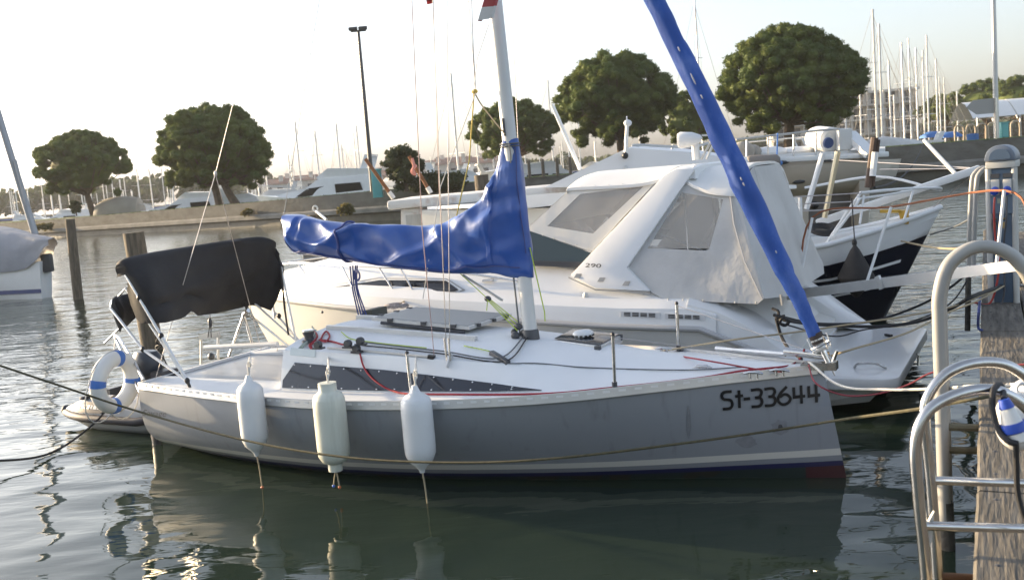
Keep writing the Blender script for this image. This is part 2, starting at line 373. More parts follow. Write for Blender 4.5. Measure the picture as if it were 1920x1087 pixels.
pine(gz(432, 79, 1.6), pt(402, 295, 80), 4.6, 4.1, "umbrella pine on two leaning trunks, nearest the floodlight mast", trunks=((0.1, 0), (-1.35, 0.5)), n=480, seed=5, low=0.75, tw=0.36)
pine(gz(978, 84, 2), pt(962, 252, 84), 3.8, 2.8, "smallest umbrella pine, partly hidden behind the white mast", n=330, seed=8, low=0.75, tw=0.3)
pine(gz(1166, 75, 2.1), pt(1157, 202, 75), 4.6, 3.9, "umbrella pine with sunlit top above the white canvas boat cover", n=480, seed=11, low=0.75, tw=0.36, gaps=((3, -2.4, -2.6, 1.7), (2.4, 0, -3, 1.7)))
pine(gz(1482, 66, 2.2), pt(1480, 166, 66), 4.75, 3.9, "biggest and roundest umbrella pine, beside the apartment block", n=540, seed=14, low=0.8, tw=0.42)
for px, py, y, rx, rz, sd, lab in ((1775, 212, 150, 4.2, 2.6, 21, "far pine standing behind the row of leaning masts"), (1850, 200, 140, 5.6, 3.6, 22, "far pine rising behind the blank direction board"), (1915, 195, 130, 5.2, 3.6, 23, "far pine behind the turquoise cabinet"), (1288, 235, 88, 2.6, 3.0, 25, "dark ragged pine between the two big sunlit umbrella pines")):
    pine(gz(px, y, 1), pt(px, py, y), rx, rz, lab, n=110, seed=sd, low=0.5, tw=0.3, per=110, sz=0.16)
def bush(name, base, rx, rz, label, mat, n=26, sd=1, s=0.16, stem=True, cat="bush"):
    random.seed(sd); base = V(base); rt = thing(name, label, cat, base); mb = MB()
    for _ in range(n):
        d = V((random.gauss(0, 1), random.gauss(0, 1), random.gauss(0, 1))).normalized() * random.uniform(0.3, 0.9)
        clump(mb, base + V((d.x * rx, d.y * rx, rz + d.z * rz)), rx * 0.3, 34, s)
    part("foliage", mb, mat, rt, smooth=False)
    if stem: part("stem", MB().tube([base - V((0, 0, .1)), base + V((0.04, 0, rz * 0.8))], rx * 0.1, 6), barkm, rt)
bush("topiary_bush", gz(130, 88, 1.5) + V((0, 0, .3)), 0.62, 0.62, "small round dark topiary bush on the wall beside the airy pine", shrubm, 22, 1, 0.12)
bush("evergreen_bush", gz(757, 63, 1.9), 1.3, 1.45, "dense dark rounded bush between the two rusty poles", shrubm, 60, 2, 0.16)
bush("low_shrub", gz(800, 63.4, 1.8), 1.4, 0.45, "low dark spreading shrub behind the rusty cabin roof", shrubm, 40, 3, 0.14)
bush("low_shrub", gz(840, 63.4, 1.8), 1.4, 0.4, "low spreading shrub nearest the leaning wooden pile", shrubm, 40, 4, 0.14)
bush("weed_tuft", W(650, 400, 0.9) + V((0, 0, -.05)), 0.5, 0.28, "yellow-green weed tuft growing on the wall ledge", drym, 14, 5, 0.13, False, "weeds")
bush("weed_tuft", WL_[2].lerp(WL_[3], 0.02) + V((-.6, -.7, 0.75)), 0.7, 0.25, "dry brown weed tuft on the ledge beyond the lone timber pile", drym, 12, 6, 0.15, False, "weeds")
bush("weed_tuft", WL_[3].lerp(WL_[4], 0.0) + V((-.4, -.5, 0.85)), 0.5, 0.22, "small dry weed tuft on the ledge below the two-trunk pine", drym, 10, 7, 0.14, False, "weeds")
# far shore: low wooded strip
solo("far_shore", MB().box((-20, 330, 0.4), (760, 150, 1.2)), M("far_ground", (0.09, 0.09, 0.05), 0.95, var=0.3, vs=0.1), kind="structure", at=(0, 330, 0))
random.seed(31); mb = MB()
for i in range(900):
    x = random.uniform(-260, 180); y = random.uniform(262, 330)
    h = 3.2 + 2.2 * noise.noise(V((x * 0.03, y * .02, 0))) + (4.5 if x < -75 else 0) + (2.0 if x > 60 else 0)
    c = V((x, y, 0.8 + random.uniform(0.4, 1) * h))
    for _ in range(26):
        d = V((random.gauss(0, 1), random.gauss(0, 1), random.gauss(0, .7))).normalized(); q = c + V((d.x * 2.6, d.y * 2.6, d.z * 1.6))
        a = V((random.gauss(0, 1), random.gauss(0, 1), random.gauss(0, 1))).normalized() * 0.75; b = a.orthogonal().normalized() * 0.7
        mb.add([q - a - b, q + a - b, q + a + b, q - a + b], [(0, 1, 2, 3)])
solo("far_woods", mb, farm, kind="stuff", smooth=False)
# ---------------------------------------------------------------- far houses
wallh = [M("pale_house_wall", (0.62, 0.58, 0.52), 0.85, var=0.08, vs=.5), M("pink_house_wall", (0.55, 0.40, 0.33), 0.85, var=0.08, vs=.5)]
roofh = M("terracotta_roof", (0.24, 0.15, 0.115), 0.85, var=0.15, vs=1); dwin = M("dark_window", (0.10, 0.10, 0.105), 0.6, spec=.1)
random.seed(40)
HL = ["white two-storey house left of the floodlight mast", "pale low house with chimney behind the covered white yacht", "pale house with chimneys just past the floodlight", "pink-walled house behind the evergreen bush", "white house with tall chimneys between the bush and the thin mast", "pale house with two chimneys beyond the moored white boats", "white house showing under the small pine", "long pale house far behind the white mast"]
for i, (px, w) in enumerate(((505, 9), (560, 10), (700, 9), (745, 8), (800, 10), (850, 9), (890, 9), (925, 11))):
    b = gz(px, 250 + (i % 3) * 6, 0.95); h = 3.4 + (i % 3) * 0.5 + (1.2 if i > 3 else 0); rt = thing("house", HL[i], "house", b, "houses on the far shore")
    part("wall", MB().box(b + V((0, 0, h / 2)), (w, 7, h)), wallh[1 if i == 3 else 0], rt, smooth=False)
    rf = part("roof", MB().prism([b + V((-w / 2 - .4, -3.9, h)), b + V((w / 2 + .4, -3.9, h)), b + V((w / 2 + .4, 0, h + 1.3)), b + V((-w / 2 - .4, 0, h + 1.3))], (0, 0.3, 0.12)).prism([b + V((-w / 2 - .4, 3.9, h)), b + V((w / 2 + .4, 3.9, h)), b + V((w / 2 + .4, 0.2, h + 1.3)), b + V((-w / 2 - .4, 0.2, h + 1.3))], (0, 0.3, 0.12)), roofh, rt, smooth=False)
    for k in range(2): part("chimney", MB().box(b + V(((k - .5) * w * .6, -1.5, h + 1.2)), (0.9, 0.9, 1.6)).box(b + V(((k - .5) * w * .6, -1.5, h + 2.06)), (1.2, 1.2, 0.14)), wallh[0], rf, smooth=False)
    for k in range(3): part("window", MB().box(b + V(((k - 1) * w * .3, -3.53, h * 0.62)), (1.3, 0.1, 1.3)), dwin, rt, smooth=False)
# apartment block
apw = M("apartment_render", (0.68, 0.62, 0.54), 0.85, var=0.06, vs=.3); balm = M("balcony_slab", (0.62, 0.57, 0.50), 0.85)
b = gz(1583, 215, 1.0); rt = thing("apartment_building", "beige flat-roofed apartment block with rows of balconies behind the masts", "building", b)
R = Matrix.Rotation(radians(-12), 3, 'Z')
def ab(x, y, z): return b + R @ V((x, y, z))
part("wall", MB().box(ab(0, 5, 6.2), (30, 10, 12.4), R), apw, rt, smooth=False)
part("roof", MB().box(ab(0, 5, 12.65), (31, 11.5, 0.5), R).box(ab(4, 5, 13.4), (5, 4, 1), R), balm, rt, smooth=False)
for fl in range(4):
    sl_ = part("balcony", MB().box(ab(0, -0.9, 0.9 + fl * 3.0), (29, 1.8, 0.25), R), balm, rt, smooth=False)
    mb = MB().box(ab(0, -1.75, 1.9 + fl * 3.0), (29, 0.06, 0.08), R)
    for k in range(59): mb.box(ab(-14.5 + k * 0.5, -1.75, 1.45 + fl * 3.0), (0.05, 0.05, 0.85), R)
    part("railing", mb, mastm, sl_, smooth=False)
    for k in range(9): part("window", MB().box(ab(-13 + k * 3.25, -0.03, 2.3 + fl * 3.0), (1.9 if k % 2 else 1.3, 0.1, 2.1), R), dwin, rt, smooth=False)
    for k in range(10): part("divider", MB().box(ab(-14.6 + k * 3.25, -0.9, 2.42 + fl * 3.0), (0.18, 1.6, 2.7), R), apw, rt, smooth=False)
# white pavilion and turquoise cabinet
b = gz(1890, 120, 1.6); rt = thing("pavilion", "white arched canvas pavilion behind the turquoise cabinet", "pavilion", b)
secs = [[b + V((x, (y - 3), 3.0 + 2.0 * cos(y / 6 * pi - pi / 2) * (1 if abs(x) < 9 else .9) + zz)) for y in (0, 1, 2, 3, 4, 5, 6)] for x, zz in ((-5.5, 0), (-.4, 0), (-.3, -.5), (-.2, 0), (4.8, 0), (4.9, -.5), (5.0, 0), (10, 0))]
part("canopy", MB().loft(secs, False, False), vinylw, rt)
part("pole", MB().tube([b + V((-5, -3, 0)), b + V((-5, -3, 3))], .1, 6).tube([b + V((0, -3, 0)), b + V((0, -3, 3))], .1, 6).tube([b + V((9, -3, 0)), b + V((9, -3, 3))], .1, 6), galv, rt)
p = D(1882, 261, 64); rt = thing("turquoise_cabinet", "turquoise utility cabinet standing on the grass beyond the pedestal", "cabinet", p)
tq = M("turquoise_paint", (0.10, 0.40, 0.40), 0.5, var=.08)
part("body", MB().box(p + V((0, 0, 0.5)), (0.46, 0.4, 1.0)), tq, rt, bevel=.03); part("cap", MB().box(p + V((0, 0, 1.04)), (0.54, 0.48, 0.08)), tq, rt); part("panel", MB().box(p + V((0, -.21, 0.55)), (0.36, 0.03, 0.75)), M("turquoise_panel", (.14, .46, .45), .4), rt)
p = gz(703, 63.5, 1.9); rt = thing("turquoise_cabinet", "turquoise utility cabinet at the foot of the floodlight mast", "cabinet", p)
part("body", MB().box(p + V((0, 0, 0.5)), (0.6, 0.5, 1.7)), tq, rt, bevel=.03); part("cap", MB().box(p + V((0, 0, 1.4)), (0.7, 0.6, 0.1)), tq, rt)
# hoop barriers behind the wall on the far right
for i, px in enumerate((1800, 1822, 1842, 1862, 1905)):
    p = gz(px, 72, 2.0); solo("hoop_barrier", MB().tube(cr([p + V((-.3, 0, 0)), p + V((-.3, 0, 1.1)), p + V((0, 0, 1.3)), p + V((.3, 0, 1.1)), p + V((.3, 0, 0))], 4), .07, 6), M("sandstone_hoop", (.45, .38, .28), .7) if i == 0 else MATS["sandstone_hoop"],
        "pale low hoop barrier in the row before the arched pavilion", "barrier", "hoop barriers before the pavilion")
# floodlight mast, lamp post and blank sign
def lattice_mast(label, base, top, r, head):
    rt = thing("floodlight_mast" if head else "lamp_post", label, "light mast", base); base = V(base); top = V(top)
    part("pole", MB().tube([base, top], [r, r * 0.6], 10), dkg if head else galv, rt)
    n = 26; mb = MB(); s = V((-.55 if head else 0.28, 0, 0))
    for k in range(n if head else 14):
        q = base.lerp(top, (0.42 if head else 0.75) + (0.55 if head else 0.24) * k / n)
        mb.tube([q + s * .4 - V((.16, 0, 0)), q + s * .4 + V((.16, 0, 0))] if head else [q - s, q + s], .018, 4)
    if not head: mb.tube([base.lerp(top, .75) - s, top - s], .015, 4).tube([base.lerp(top, .75) + s, top + s], .015, 4)
    part("rungs", mb, galv, rt)
    if head:
        hd = part("bracket", MB().bar(top + V((-.5, 0, .05)), top + V((.5, 0, .05)), .12, .1), dkg, rt)
        for k in (-1, 1): part("lamp_head", MB().box(top + V((k * .32, -.1, .2)), (.55, .4, .22), Matrix.Rotation(.25, 3, 'X')), dkg, rt, bevel=.03)
lattice_mast("tall dark floodlight mast with twin lamp heads beside the two-trunk pine", D(699, 360, 66), D(672, 60, 66), 0.16, True)
lattice_mast("grey lamp mast with climbing rungs rising behind the service pedestal", D(1869, 278, 63), D(1857, -260, 63), 0.17, False)
c = D(1844, 200, 62); rt = thing("direction_board", "blank grey pointed board on a pale steel post behind the service pedestal", "sign", D(1869, 275, 62))
part("post", MB().tube([D(1869, 280, 62), D(1866, 184, 62)], .1, 8), steel, rt)
part("board", MB().prism([D(1812, 202, 62), D(1825, 188, 62), D(1867, 184, 62), D(1868, 212, 62), D(1832, 215, 62)], (0, .06, 0)), M("grey_board", (.36, .35, .33), .6), rt)
# ================================================================ the grey sailing boat (its own frame: x forward from the stem, y to port)
HX = [0, -.4, -.85, -1.3, -1.8, -2.4, -3.0, -3.75, -4.65, -5.5, -6.12]
BS = [.02, .20, .42, .68, .92, 1.09, 1.20, 1.26, 1.18, 1.03, .90]
ZS = [.80, .79, .775, .76, .735, .715, .70, .69, .69, .69, .69]
BW = [.0, .10, .22, .36, .50, .65, .78, .86, .82, .66, .42]
DC = [.25, .28, .30, .32, .34, .36, .36, .34, .26, .12, .05]
XS = [-.0, -.1, -.2, -.4, -.62, -.85, -1.07, -1.3, -1.55, -1.8, -2.1, -2.4, -2.7, -3.0, -3.37, -3.75, -4.2, -4.65, -5.07, -5.5, -5.8, -6.12]
def smooth(ys, x):                                      # smooth interpolation of a station table
    a = [interp(HX, ys, x + d) for d in (-.25, -.12, 0, .12, .25)]
    if x > -.2: return interp(HX, ys, x)
    return sum(a) / 5 if x > -5.8 else interp(HX, ys, x)
def bs_(x): return smooth(BS, x)
def zs_(x): return smooth(ZS, x)
def hull_b(x, z):                                       # half breadth of the hull at x, z
    b = bs_(x); zs = zs_(x); d = smooth(DC, x); w = smooth(BW, x)
    s = min(max((zs - z) / (zs + d), 0), 1); s0 = zs / (zs + d); r = min(max(w / max(b, 1e-4), .02), .98)
    # (1-s0^n)^.6 = r
    q = 1 - r ** (1 / .6); n = math.log(max(q, 1e-6)) / math.log(s0)
    return b * max(1 - s ** n, 0) ** .6
def sh_(x, z): return -.13 * min(max(z / .8, 0), 1) * max(0, 1 + x)    # the stem leans aft towards the deck
def shp(p): return V((p.x + sh_(p.x, p.z), p.y, p.z))
def hull_bx(x, z):
    s = x
    for _ in range(4): s = x - sh_(s, z)
    return hull_b(min(s, 0), z)
def hull_sec(x, off=0):
    zs = zs_(x); d = smooth(DC, x); out = []
    for i in range(23):
        z = zs - (zs + d) * (i / 22) ** 1.0; out.append(V((x + sh_(x, z), -(hull_b(x, z) + off), z)))
    return out + [V((p.x, -p.y, p.z)) for p in out[::-1]]
def hullmat():
    m = bpy.data.materials.new("grey_topsides"); m.use_nodes = True; t = m.node_tree; p = t.nodes["Principled BSDF"]; L = t.links.new
    p.inputs["Roughness"].default_value = 0.36; p.inputs["Coat Weight"].default_value = 0.12; p.inputs["Coat Roughness"].default_value = .2
    tc = t.nodes.new("ShaderNodeTexCoord"); sp = t.nodes.new("ShaderNodeSeparateXYZ"); L(tc.outputs["Object"], sp.inputs[0])
    def math_(op, a, b, c=None):
        x = t.nodes.new("ShaderNodeMath"); x.operation = op
        for i, q in enumerate((a, b, c)):
            if q is None: continue
            if isinstance(q, (int, float)): x.inputs[i].default_value = q
            else: L(q, x.inputs[i])
        return x.outputs[0]
    # painted boot-top lines sweep up a little to both ends
    x2 = math_('MAXIMUM', math_('ADD', sp.outputs["X"], 3.2), 0.0); x2 = math_('MULTIPLY', math_('MULTIPLY', x2, x2), .0055); zz = math_('SUBTRACT', sp.outputs["Z"], x2)
    nz = t.nodes.new("ShaderNodeTexNoise"); nz.inputs["Scale"].default_value = 2.2; nz.inputs["Detail"].default_value = 7; L(tc.outputs["Object"], nz.inputs["Vector"])
    mp = t.nodes.new("ShaderNodeMapping"); mp.inputs["Scale"].default_value = (9, 9, .6); L(tc.outputs["Object"], mp.inputs["Vector"])
    n2 = t.nodes.new("ShaderNodeTexNoise"); n2.inputs["Scale"].default_value = 1.4; n2.inputs["Detail"].default_value = 5; L(mp.outputs[0], n2.inputs["Vector"])
    def rgb(c): 
        x = t.nodes.new("ShaderNodeRGB"); x.outputs[0].default_value = (*c, 1); return x.outputs[0]
    def mix(f, a, b):
        x = t.nodes.new("ShaderNodeMix"); x.data_type = 'RGBA'
        if isinstance(f, float): x.inputs["Factor"].default_value = f
        else: L(f, x.inputs["Factor"])
        L(a, x.inputs["A"]); L(b, x.inputs["B"]); return x.outputs["Result"]
    grey = mix(math_('MULTIPLY', nz.outputs["Fac"], 1.0), rgb((.265, .285, .315)), rgb((.30, .318, .345)))
    rr = t.nodes.new("ShaderNodeMapRange"); rr.inputs["From Min"].default_value = .58; rr.inputs["From Max"].default_value = .75; rr.inputs["To Max"].default_value = .7; L(n2.outputs["Fac"], rr.inputs["Value"])
    grey = mix(rr.outputs[0], grey, rgb((.21, .22, .235)))
    anti = mix(math_('GREATER_THAN', sp.outputs["X"], -.27), rgb((.02, .032, .03)), rgb((.055, .018, .022)))
    anti = mix(math_('GREATER_THAN', nz.outputs["Fac"], .56), anti, rgb((.03, .03, .022)))
    c = grey
    for lo, hi, col in ((.112, .162, rgb((.62, .61, .57))), (.072, .112, rgb((.235, .25, .275))), (-9, .072, rgb((.018, .020, .075))), (-9, .036, anti)):
        f = math_('MULTIPLY', math_('GREATER_THAN', zz, lo), math_('LESS_THAN', zz, hi)); c = mix(f, c, col)
    L(c, p.inputs["Base Color"])
    r2 = t.nodes.new("ShaderNodeMapRange"); r2.inputs["To Min"].default_value = .26; r2.inputs["To Max"].default_value = .5; L(nz.outputs["Fac"], r2.inputs["Value"]); L(r2.outputs[0], p.inputs["Roughness"])
    return m
gm = hullmat()
boat = thing("sailing_boat", "grey-hulled sailing boat with blue sail cover, black canopy and three white fenders", "sailing boat", frame=FR)
B = lambda: MB(FR)
hull = part("hull", B().loft([hull_sec(x) for x in XS]), gm, boat, ang=60)
# --- deck with the wedge-shaped coachroof
CX = [0, -.4, -.85, -1.3, -2.0, -2.47, -3.3, -4.0, -4.44]; ZC = [.815, .83, .855, .885, .945, 1.0, 1.06, 1.10, 1.12]
YX = [0, -.4, -.9, -1.5, -2.0, -2.4, -2.9, -3.75, -4.44]; YC = [.012, .15, .34, .60, .76, .80, .83, .86, .87]
YT = [.006, .05, .12, .26, .50, .62, .69, .75, .77]; HF = [.5, .5, .55, .62, .70, .74, .78, .80, .80]
def zd_(x): return zs_(x) + .012
def roof(x):
    yc = interp(YX, YC, x); yt = interp(YX, YT, x); zc = interp(CX, ZC, x); zd = zd_(x); zt = zd + (zc - zd) * interp(YX, HF, x); return yc, yt, zc, zd, zt
def sidept(x, f, off=0.0):
    yc, yt, zc, zd, zt = roof(x); n = V((0, -(zt - zd), (yc - yt))).normalized() if zt > zd else V((0, 0, 1)); n = V((0, -abs(n.y), abs(n.z)))
    return V((x, -lerp(yc, yt, f), lerp(zd, zt, f))) + n * off
def roofz(x, y):
    yc, yt, zc, zd, zt = roof(x); y = abs(y)
    if y > yc: return zd
    if y > yt: return lerp(zd, zt, (yc - y) / (yc - yt))
    return zt + (zc - zt) * (1 - (y / yt) ** 2)
def deck_sec(x):
    yc, yt, zc, zd, zt = roof(x); b = bs_(x) - .008; out = [V((x, -b, zs_(x) - .02)), V((x, -b, zd - .004)), V((x, -lerp(b, yc, .5), zd + .004)), V((x, -yc - .001, zd)), V((x, -lerp(yc, yt, .92), lerp(zd, zt, .96)))]
    for k in range(1, 6): y = yt * (1 - k / 5); out.append(V((x, -y * (1), roofz(x, y)))) if y > 0 else out.append(V((x, 0, zc)))
    out = [shp(p) for p in out]
    return out + [V((p.x, -p.y, p.z)) for p in out[-2::-1]]
dx = [-.01, -.15, -.3, -.5, -.7, -.9, -1.1, -1.3, -1.5, -1.75, -2.0, -2.25, -2.5, -2.75, -3.0, -3.25, -3.5, -3.75, -4.0, -4.2, -4.44]
deck = part("deck", B().loft([deck_sec(x) for x in dx], False, False), deckw, boat, ang=30)
# cabin end bulkhead, cockpit
sec = deck_sec(-4.44)[3:-3]
part("bulkhead", B().prism(sec + [V((-4.44, .87, .25)), V((-4.44, -.87, .25))], (.03, 0, 0)), deckw, boat, smooth=False)
part("companionway", B().prism([V((-4.45, -.27, .42)), V((-4.45, .27, .42)), V((-4.45, .22, 1.03)), V((-4.45, -.22, 1.03))], (-.02, 0, 0)), smoked, boat, smooth=False)
def cock(x):
    b = bs_(x) - .008; z = zd_(x); e = .60 if x > -5.9 else .56; fl = .30
    k = interp([-4.4, -4.9, -5.6, -6.12], [.10, .07, .03, .0], x)
    o = [V((x, -b, z - .03)), V((x, -b, z - .004)), V((x, -lerp(b, e, .7), z + .006)), V((x, -e - .03, z + .012)), V((x, -e, z - .005)), V((x, -e + .05, fl))]
    p = [V((x, -q.y, q.z + (k if i in (3, 4) else k * .5 if i == 2 else 0))) for i, q in enumerate(o)]
    return o + p[::-1]
part("cockpit", B().loft([cock(x) for x in (-4.43, -4.7, -5.0, -5.3, -5.6, -5.9, -6.1)], False, False), deckw, boat, ang=30)
part("transom_trim", B().prism([V((-6.1, -.88, .715)), V((-6.1, .88, .715)), V((-6.1, .88, .66)), V((-6.1, -.88, .66))], (-.035, 0, 0)), deckw, boat)
# long tinted cabin window
wx = [-4.41, -4.3, -4.1, -3.8, -3.4, -3.0, -2.7, -2.4, -2.2, -2.02]
def wtop(x): return interp([-4.43, -4.32, -3.4, -2.88, -2.4, -2.02], [.12, .66, .58, .47, .28, .05], x)
lo = [sidept(x, .035, .004) for x in wx]; hi = [sidept(x, wtop(x), .004) for x in wx]; loo = [p + V((0, -.008, .004)) for p in lo]; hio = [p + V((0, -.008, .004)) for p in hi]
win = part("cabin_window", B().loft([[a, b, c, d] for a, b, c, d in zip(lo, loo, hio, hi)]), smoke_s, boat, ang=20)
smoke_s.node_tree.nodes["Principled BSDF"].inputs["Coat Weight"].default_value = .5
mb = B()
for x in [-4.3 + .17 * k for k in range(13)]:
    for f in (.075, wtop(x) - .05):
        if f > .07: q = sidept(x, f, .013); mb.ell(q, (.008, .008, .008), 6, 4)
part("screw", mb, steel, win, kind=None)
mb = B().prism([sidept(-2.83, .04, .014), sidept(-2.81, .04, .014), sidept(-2.99, .46, .014), sidept(-3.01, .46, .014)], (0, -.002, .001)); part("joint", mb, dkg, win, smooth=False)
# toe rail with its row of slots
tx = [-6.1 + i * (6.06 / 60) for i in range(61)]
part("toe_rail", B().loft([[shp(p) for p in r] for r in [[V((x, -(bs_(x) + .012), zs_(x) - .035)), V((x, -(bs_(x) + .016), zs_(x) - .030)), V((x, -(bs_(x) + .010), zs_(x) + .034)), V((x, -(bs_(x) - .008), zs_(x) + .034)), V((x, -(bs_(x) - .008), zs_(x) - .035))] for x in tx]]), alu, boat, ang=20)
part("toe_rail", B().loft([[shp(p) for p in r] for r in [[V((x, (bs_(x) + .012), zs_(x) - .035)), V((x, (bs_(x) + .016), zs_(x) - .030)), V((x, (bs_(x) + .010), zs_(x) + .034)), V((x, (bs_(x) - .008), zs_(x) + .034)), V((x, (bs_(x) - .008), zs_(x) - .035))] for x in tx]]), alu, boat, ang=20)
mb = B()
for i in range(58):
    x = -6.0 + i * .102; b = bs_(x); b2 = bs_(x + .045)
    mb.prism([shp(p) for p in (V((x, -(b + .0135), zs_(x) + .004)), V((x + .045, -(b2 + .0135), zs_(x) + .004)), V((x + .045, -(b2 + .0125), zs_(x) + .020)), V((x, -(b + .0125), zs_(x) + .020)))], (0, -.0025, 0))
part("rail_slots", mb, gel, boat, smooth=False)
# mast, boom, cover
mx = lambda z: -2.47 - (z - 1.0) * .0335
mb = B()
def msec(z, a=.062, b=.05): return [V((mx(z) + a * cos(t * pi / 8), b * sin(t * pi / 8), z)) for t in range(16)]
mast = part("mast", B().loft([msec(z) for z in (1.03, 2, 3, 4, 5, 6, 7, 8.4)]), mastm, boat)
part("mast_boot", B().loft([msec(z, a, b) for z, a, b in ((.985, .078, .066), (1.06, .075, .062), (1.075, .066, .054))]), dkg, mast)
part("spreader", B().tube([V((mx(4.55), -.04, 4.55)), V((mx(4.5) - .12, -.62, 4.62))], .018, 6).tube([V((mx(4.55), .04, 4.55)), V((mx(4.5) - .12, .62, 4.62))], .018, 6), mastm, mast)
part("masthead", B().box(V((mx(8.42), 0, 8.42)), (.16, .05, .06)), alu, mast)
part("track_end", B().bar(V((mx(2.62) - .01, -.056, 2.66)), V((mx(2.78) - .01, -.056, 2.80)), .014, .014), dkg, mast)
boom = part("boom", B().tube([Ly(536, 440, 0), V((mx(1.66) - .07, 0, 1.66))], .045, 10), alu, boat)
topP = [(530, 404), (557, 404), (585, 409), (615, 414), (667, 419), (705, 421), (750, 421), (800, 425), (830, 419), (850, 409), (870, 399), (890, 384), (905, 369), (920, 344), (930, 319), (938, 292), (945, 266), (950, 261), (955, 261)]
botP = [(536, 425), (557, 472), (585, 478), (615, 483), (667, 490), (705, 497), (750, 503), (800, 509), (830, 512), (850, 513), (870, 513), (890, 513), (905, 513), (920, 512), (930, 512), (940, 514), (952, 518), (968, 521), (984, 521)]
COATED = sv = M("blue_sail_cover", (0.018, 0.082, 0.34), 0.33, var=.14, vs=3, bump=.004, bs=11, rvar=.10, dirt=(.06, .10, .36), ds=3, da=.35)
sv.node_tree.nodes["Principled BSDF"].inputs["Coat Weight"].default_value = .45; sv.node_tree.nodes["Principled BSDF"].inputs["Coat Roughness"].default_value = .24
def wrinkle(p, k=1.0):
    a = noise.noise(V((p.x * 1.5 + p.z * 2.4, p.y * 2, p.z * .8 - p.x * .7)) * 1.25); b = noise.noise(V((p.x * 7 + p.z * 9, p.y * 3, p.z * 3 - p.x * 6)) + V((5, 5, 5)))
    c = noise.noise(V((p.x * 1.1 - p.z * 2.6, p.y * 2 + 9, p.z * 1.2)) * 1.5); r = (1 - min(1, abs(a) * 2.6)) ** 1.15; r2 = (1 - min(1, abs(c) * 2.8)) ** 1.15
    return k * (r * .042 + r2 * .034 - .018 + b * .006)
secs = []
TB = [(V(Ly(*a, 0)), V(Ly(*b, 0))) for a, b in zip(topP, botP)]
def dense(seq, n): return cr(seq, n)
tops = dense([t for t, _ in TB], 9); bots = dense([b for _, b in TB], 9); N = len(tops)
for i, (tp, bt) in enumerate(zip(tops, bots)):
    u = i / (N - 1); hgt = (tp - bt).length
    wd_ = interp([0, .06, .25, .5, .7, .85, 1], [.05, .11, .15, .14, .12, .095, .075], u)
    ring = []
    K = 64
    for k in range(K):
        a = 2 * pi * k / K; c = cos(a); s_ = sin(a)
        f = .5 + .5 * c; p = bt.lerp(tp, f)
        wf = wd_ * (lerp(1.0, .55, f ** 1.5) if hgt > .35 else 1.0)
        if u > .74: wf = max(wf, lerp(.0, .069, min(1, (u - .74) / .1)))
        y = (abs(s_) ** (.45 if u > .75 else .8)) * (1 if s_ >= 0 else -1) * wf
        side = -1 if s_ < 0 else 1
        wv = wrinkle(V((p.x, side, p.z)), 1.3 if u < .8 else .8) * min(1, abs(s_) * 2.0)
        ring.append(V((p.x, y + side * wv, p.z + .5 * wv)))
    secs.append(ring)
# round the luff off forward of the mast
last = secs[-1]
for g, sh in ((.035, .93), (.062, .72), (.078, .35)): secs.append([V((p.x + g, p.y * sh, p.z)) for p in last])
cov = part("sail_cover", B().loft(secs), sv, boat, ang=70)
def girth(px, grow=.012):
    i = min(range(N), key=lambda j: abs((tops[j].x) - px)); return [V((p.x, p.y * (1 + grow * 6), p.z + (grow if k in range(0, 16) or k > 48 else -grow * .6))) for k, p in enumerate(secs[i])]
g1 = girth(Ly(658, 450, 0).x); part("cover_strap", B().tube(g1 + [g1[0]], .011, 5), bluer, cov)
mb = B()
zt_ = Ly(958, 268, 0)
for dz in (0, .02): mb.tube([V((mx(2.58) + .082 * cos(t * pi / 8), .07 * sin(t * pi / 8), 2.575 + dz)) for t in range(17)], .006, 5)
mb.tube([V((mx(2.58) + .03, -.075, 2.6)), V((mx(2.5) + .04, -.085, 2.5)), V((mx(2.5) + .035, -.085, 2.44))], .006, 5)
part("lashing", mb, greyr, cov)
hem = [s_[K * 38 // 64] + V((0, -.006, -.004)) for s_ in secs[:-3]]
part("hem", B().tube(hem, .006, 5), bluer, cov)
zipl = [V((mx(z) + .03, -.092 + .02 * (z - 1.6) * .9, z)) for z in (1.68, 1.9, 2.1, 2.3, 2.5)]
part("mast_seam", B().tube(cr([min(secs[-2], key=lambda p: abs(p.z - z) + (0 if p.y < 0 else 9)) + V((0, -.004, 0)) for z in (1.70, 1.85, 2.0, 2.15, 2.3, 2.45, 2.55)], 4), .005, 5), bluer, cov)
# reef lines gathered under the cover strap
mb = B(); sp_ = Ly(664, 497, 0)
for k, dxx in enumerate((-.03, 0, .03, .05)): mb.tube(cr([sp_ + V((dxx, -.02, 0)), sp_ + V((dxx * .7, -.03, -.2)), Ly(672 + 5 * k, 590, 0) + V((0, 0, 0))], 4), .007, 5)
for r_ in (.05, .04): mb.torus(sp_ + V((.04, -.03, -.09)), (0.3, 1, 0), r_, .006, 14, 5)
part("reef_lines", mb, bluer, boat)
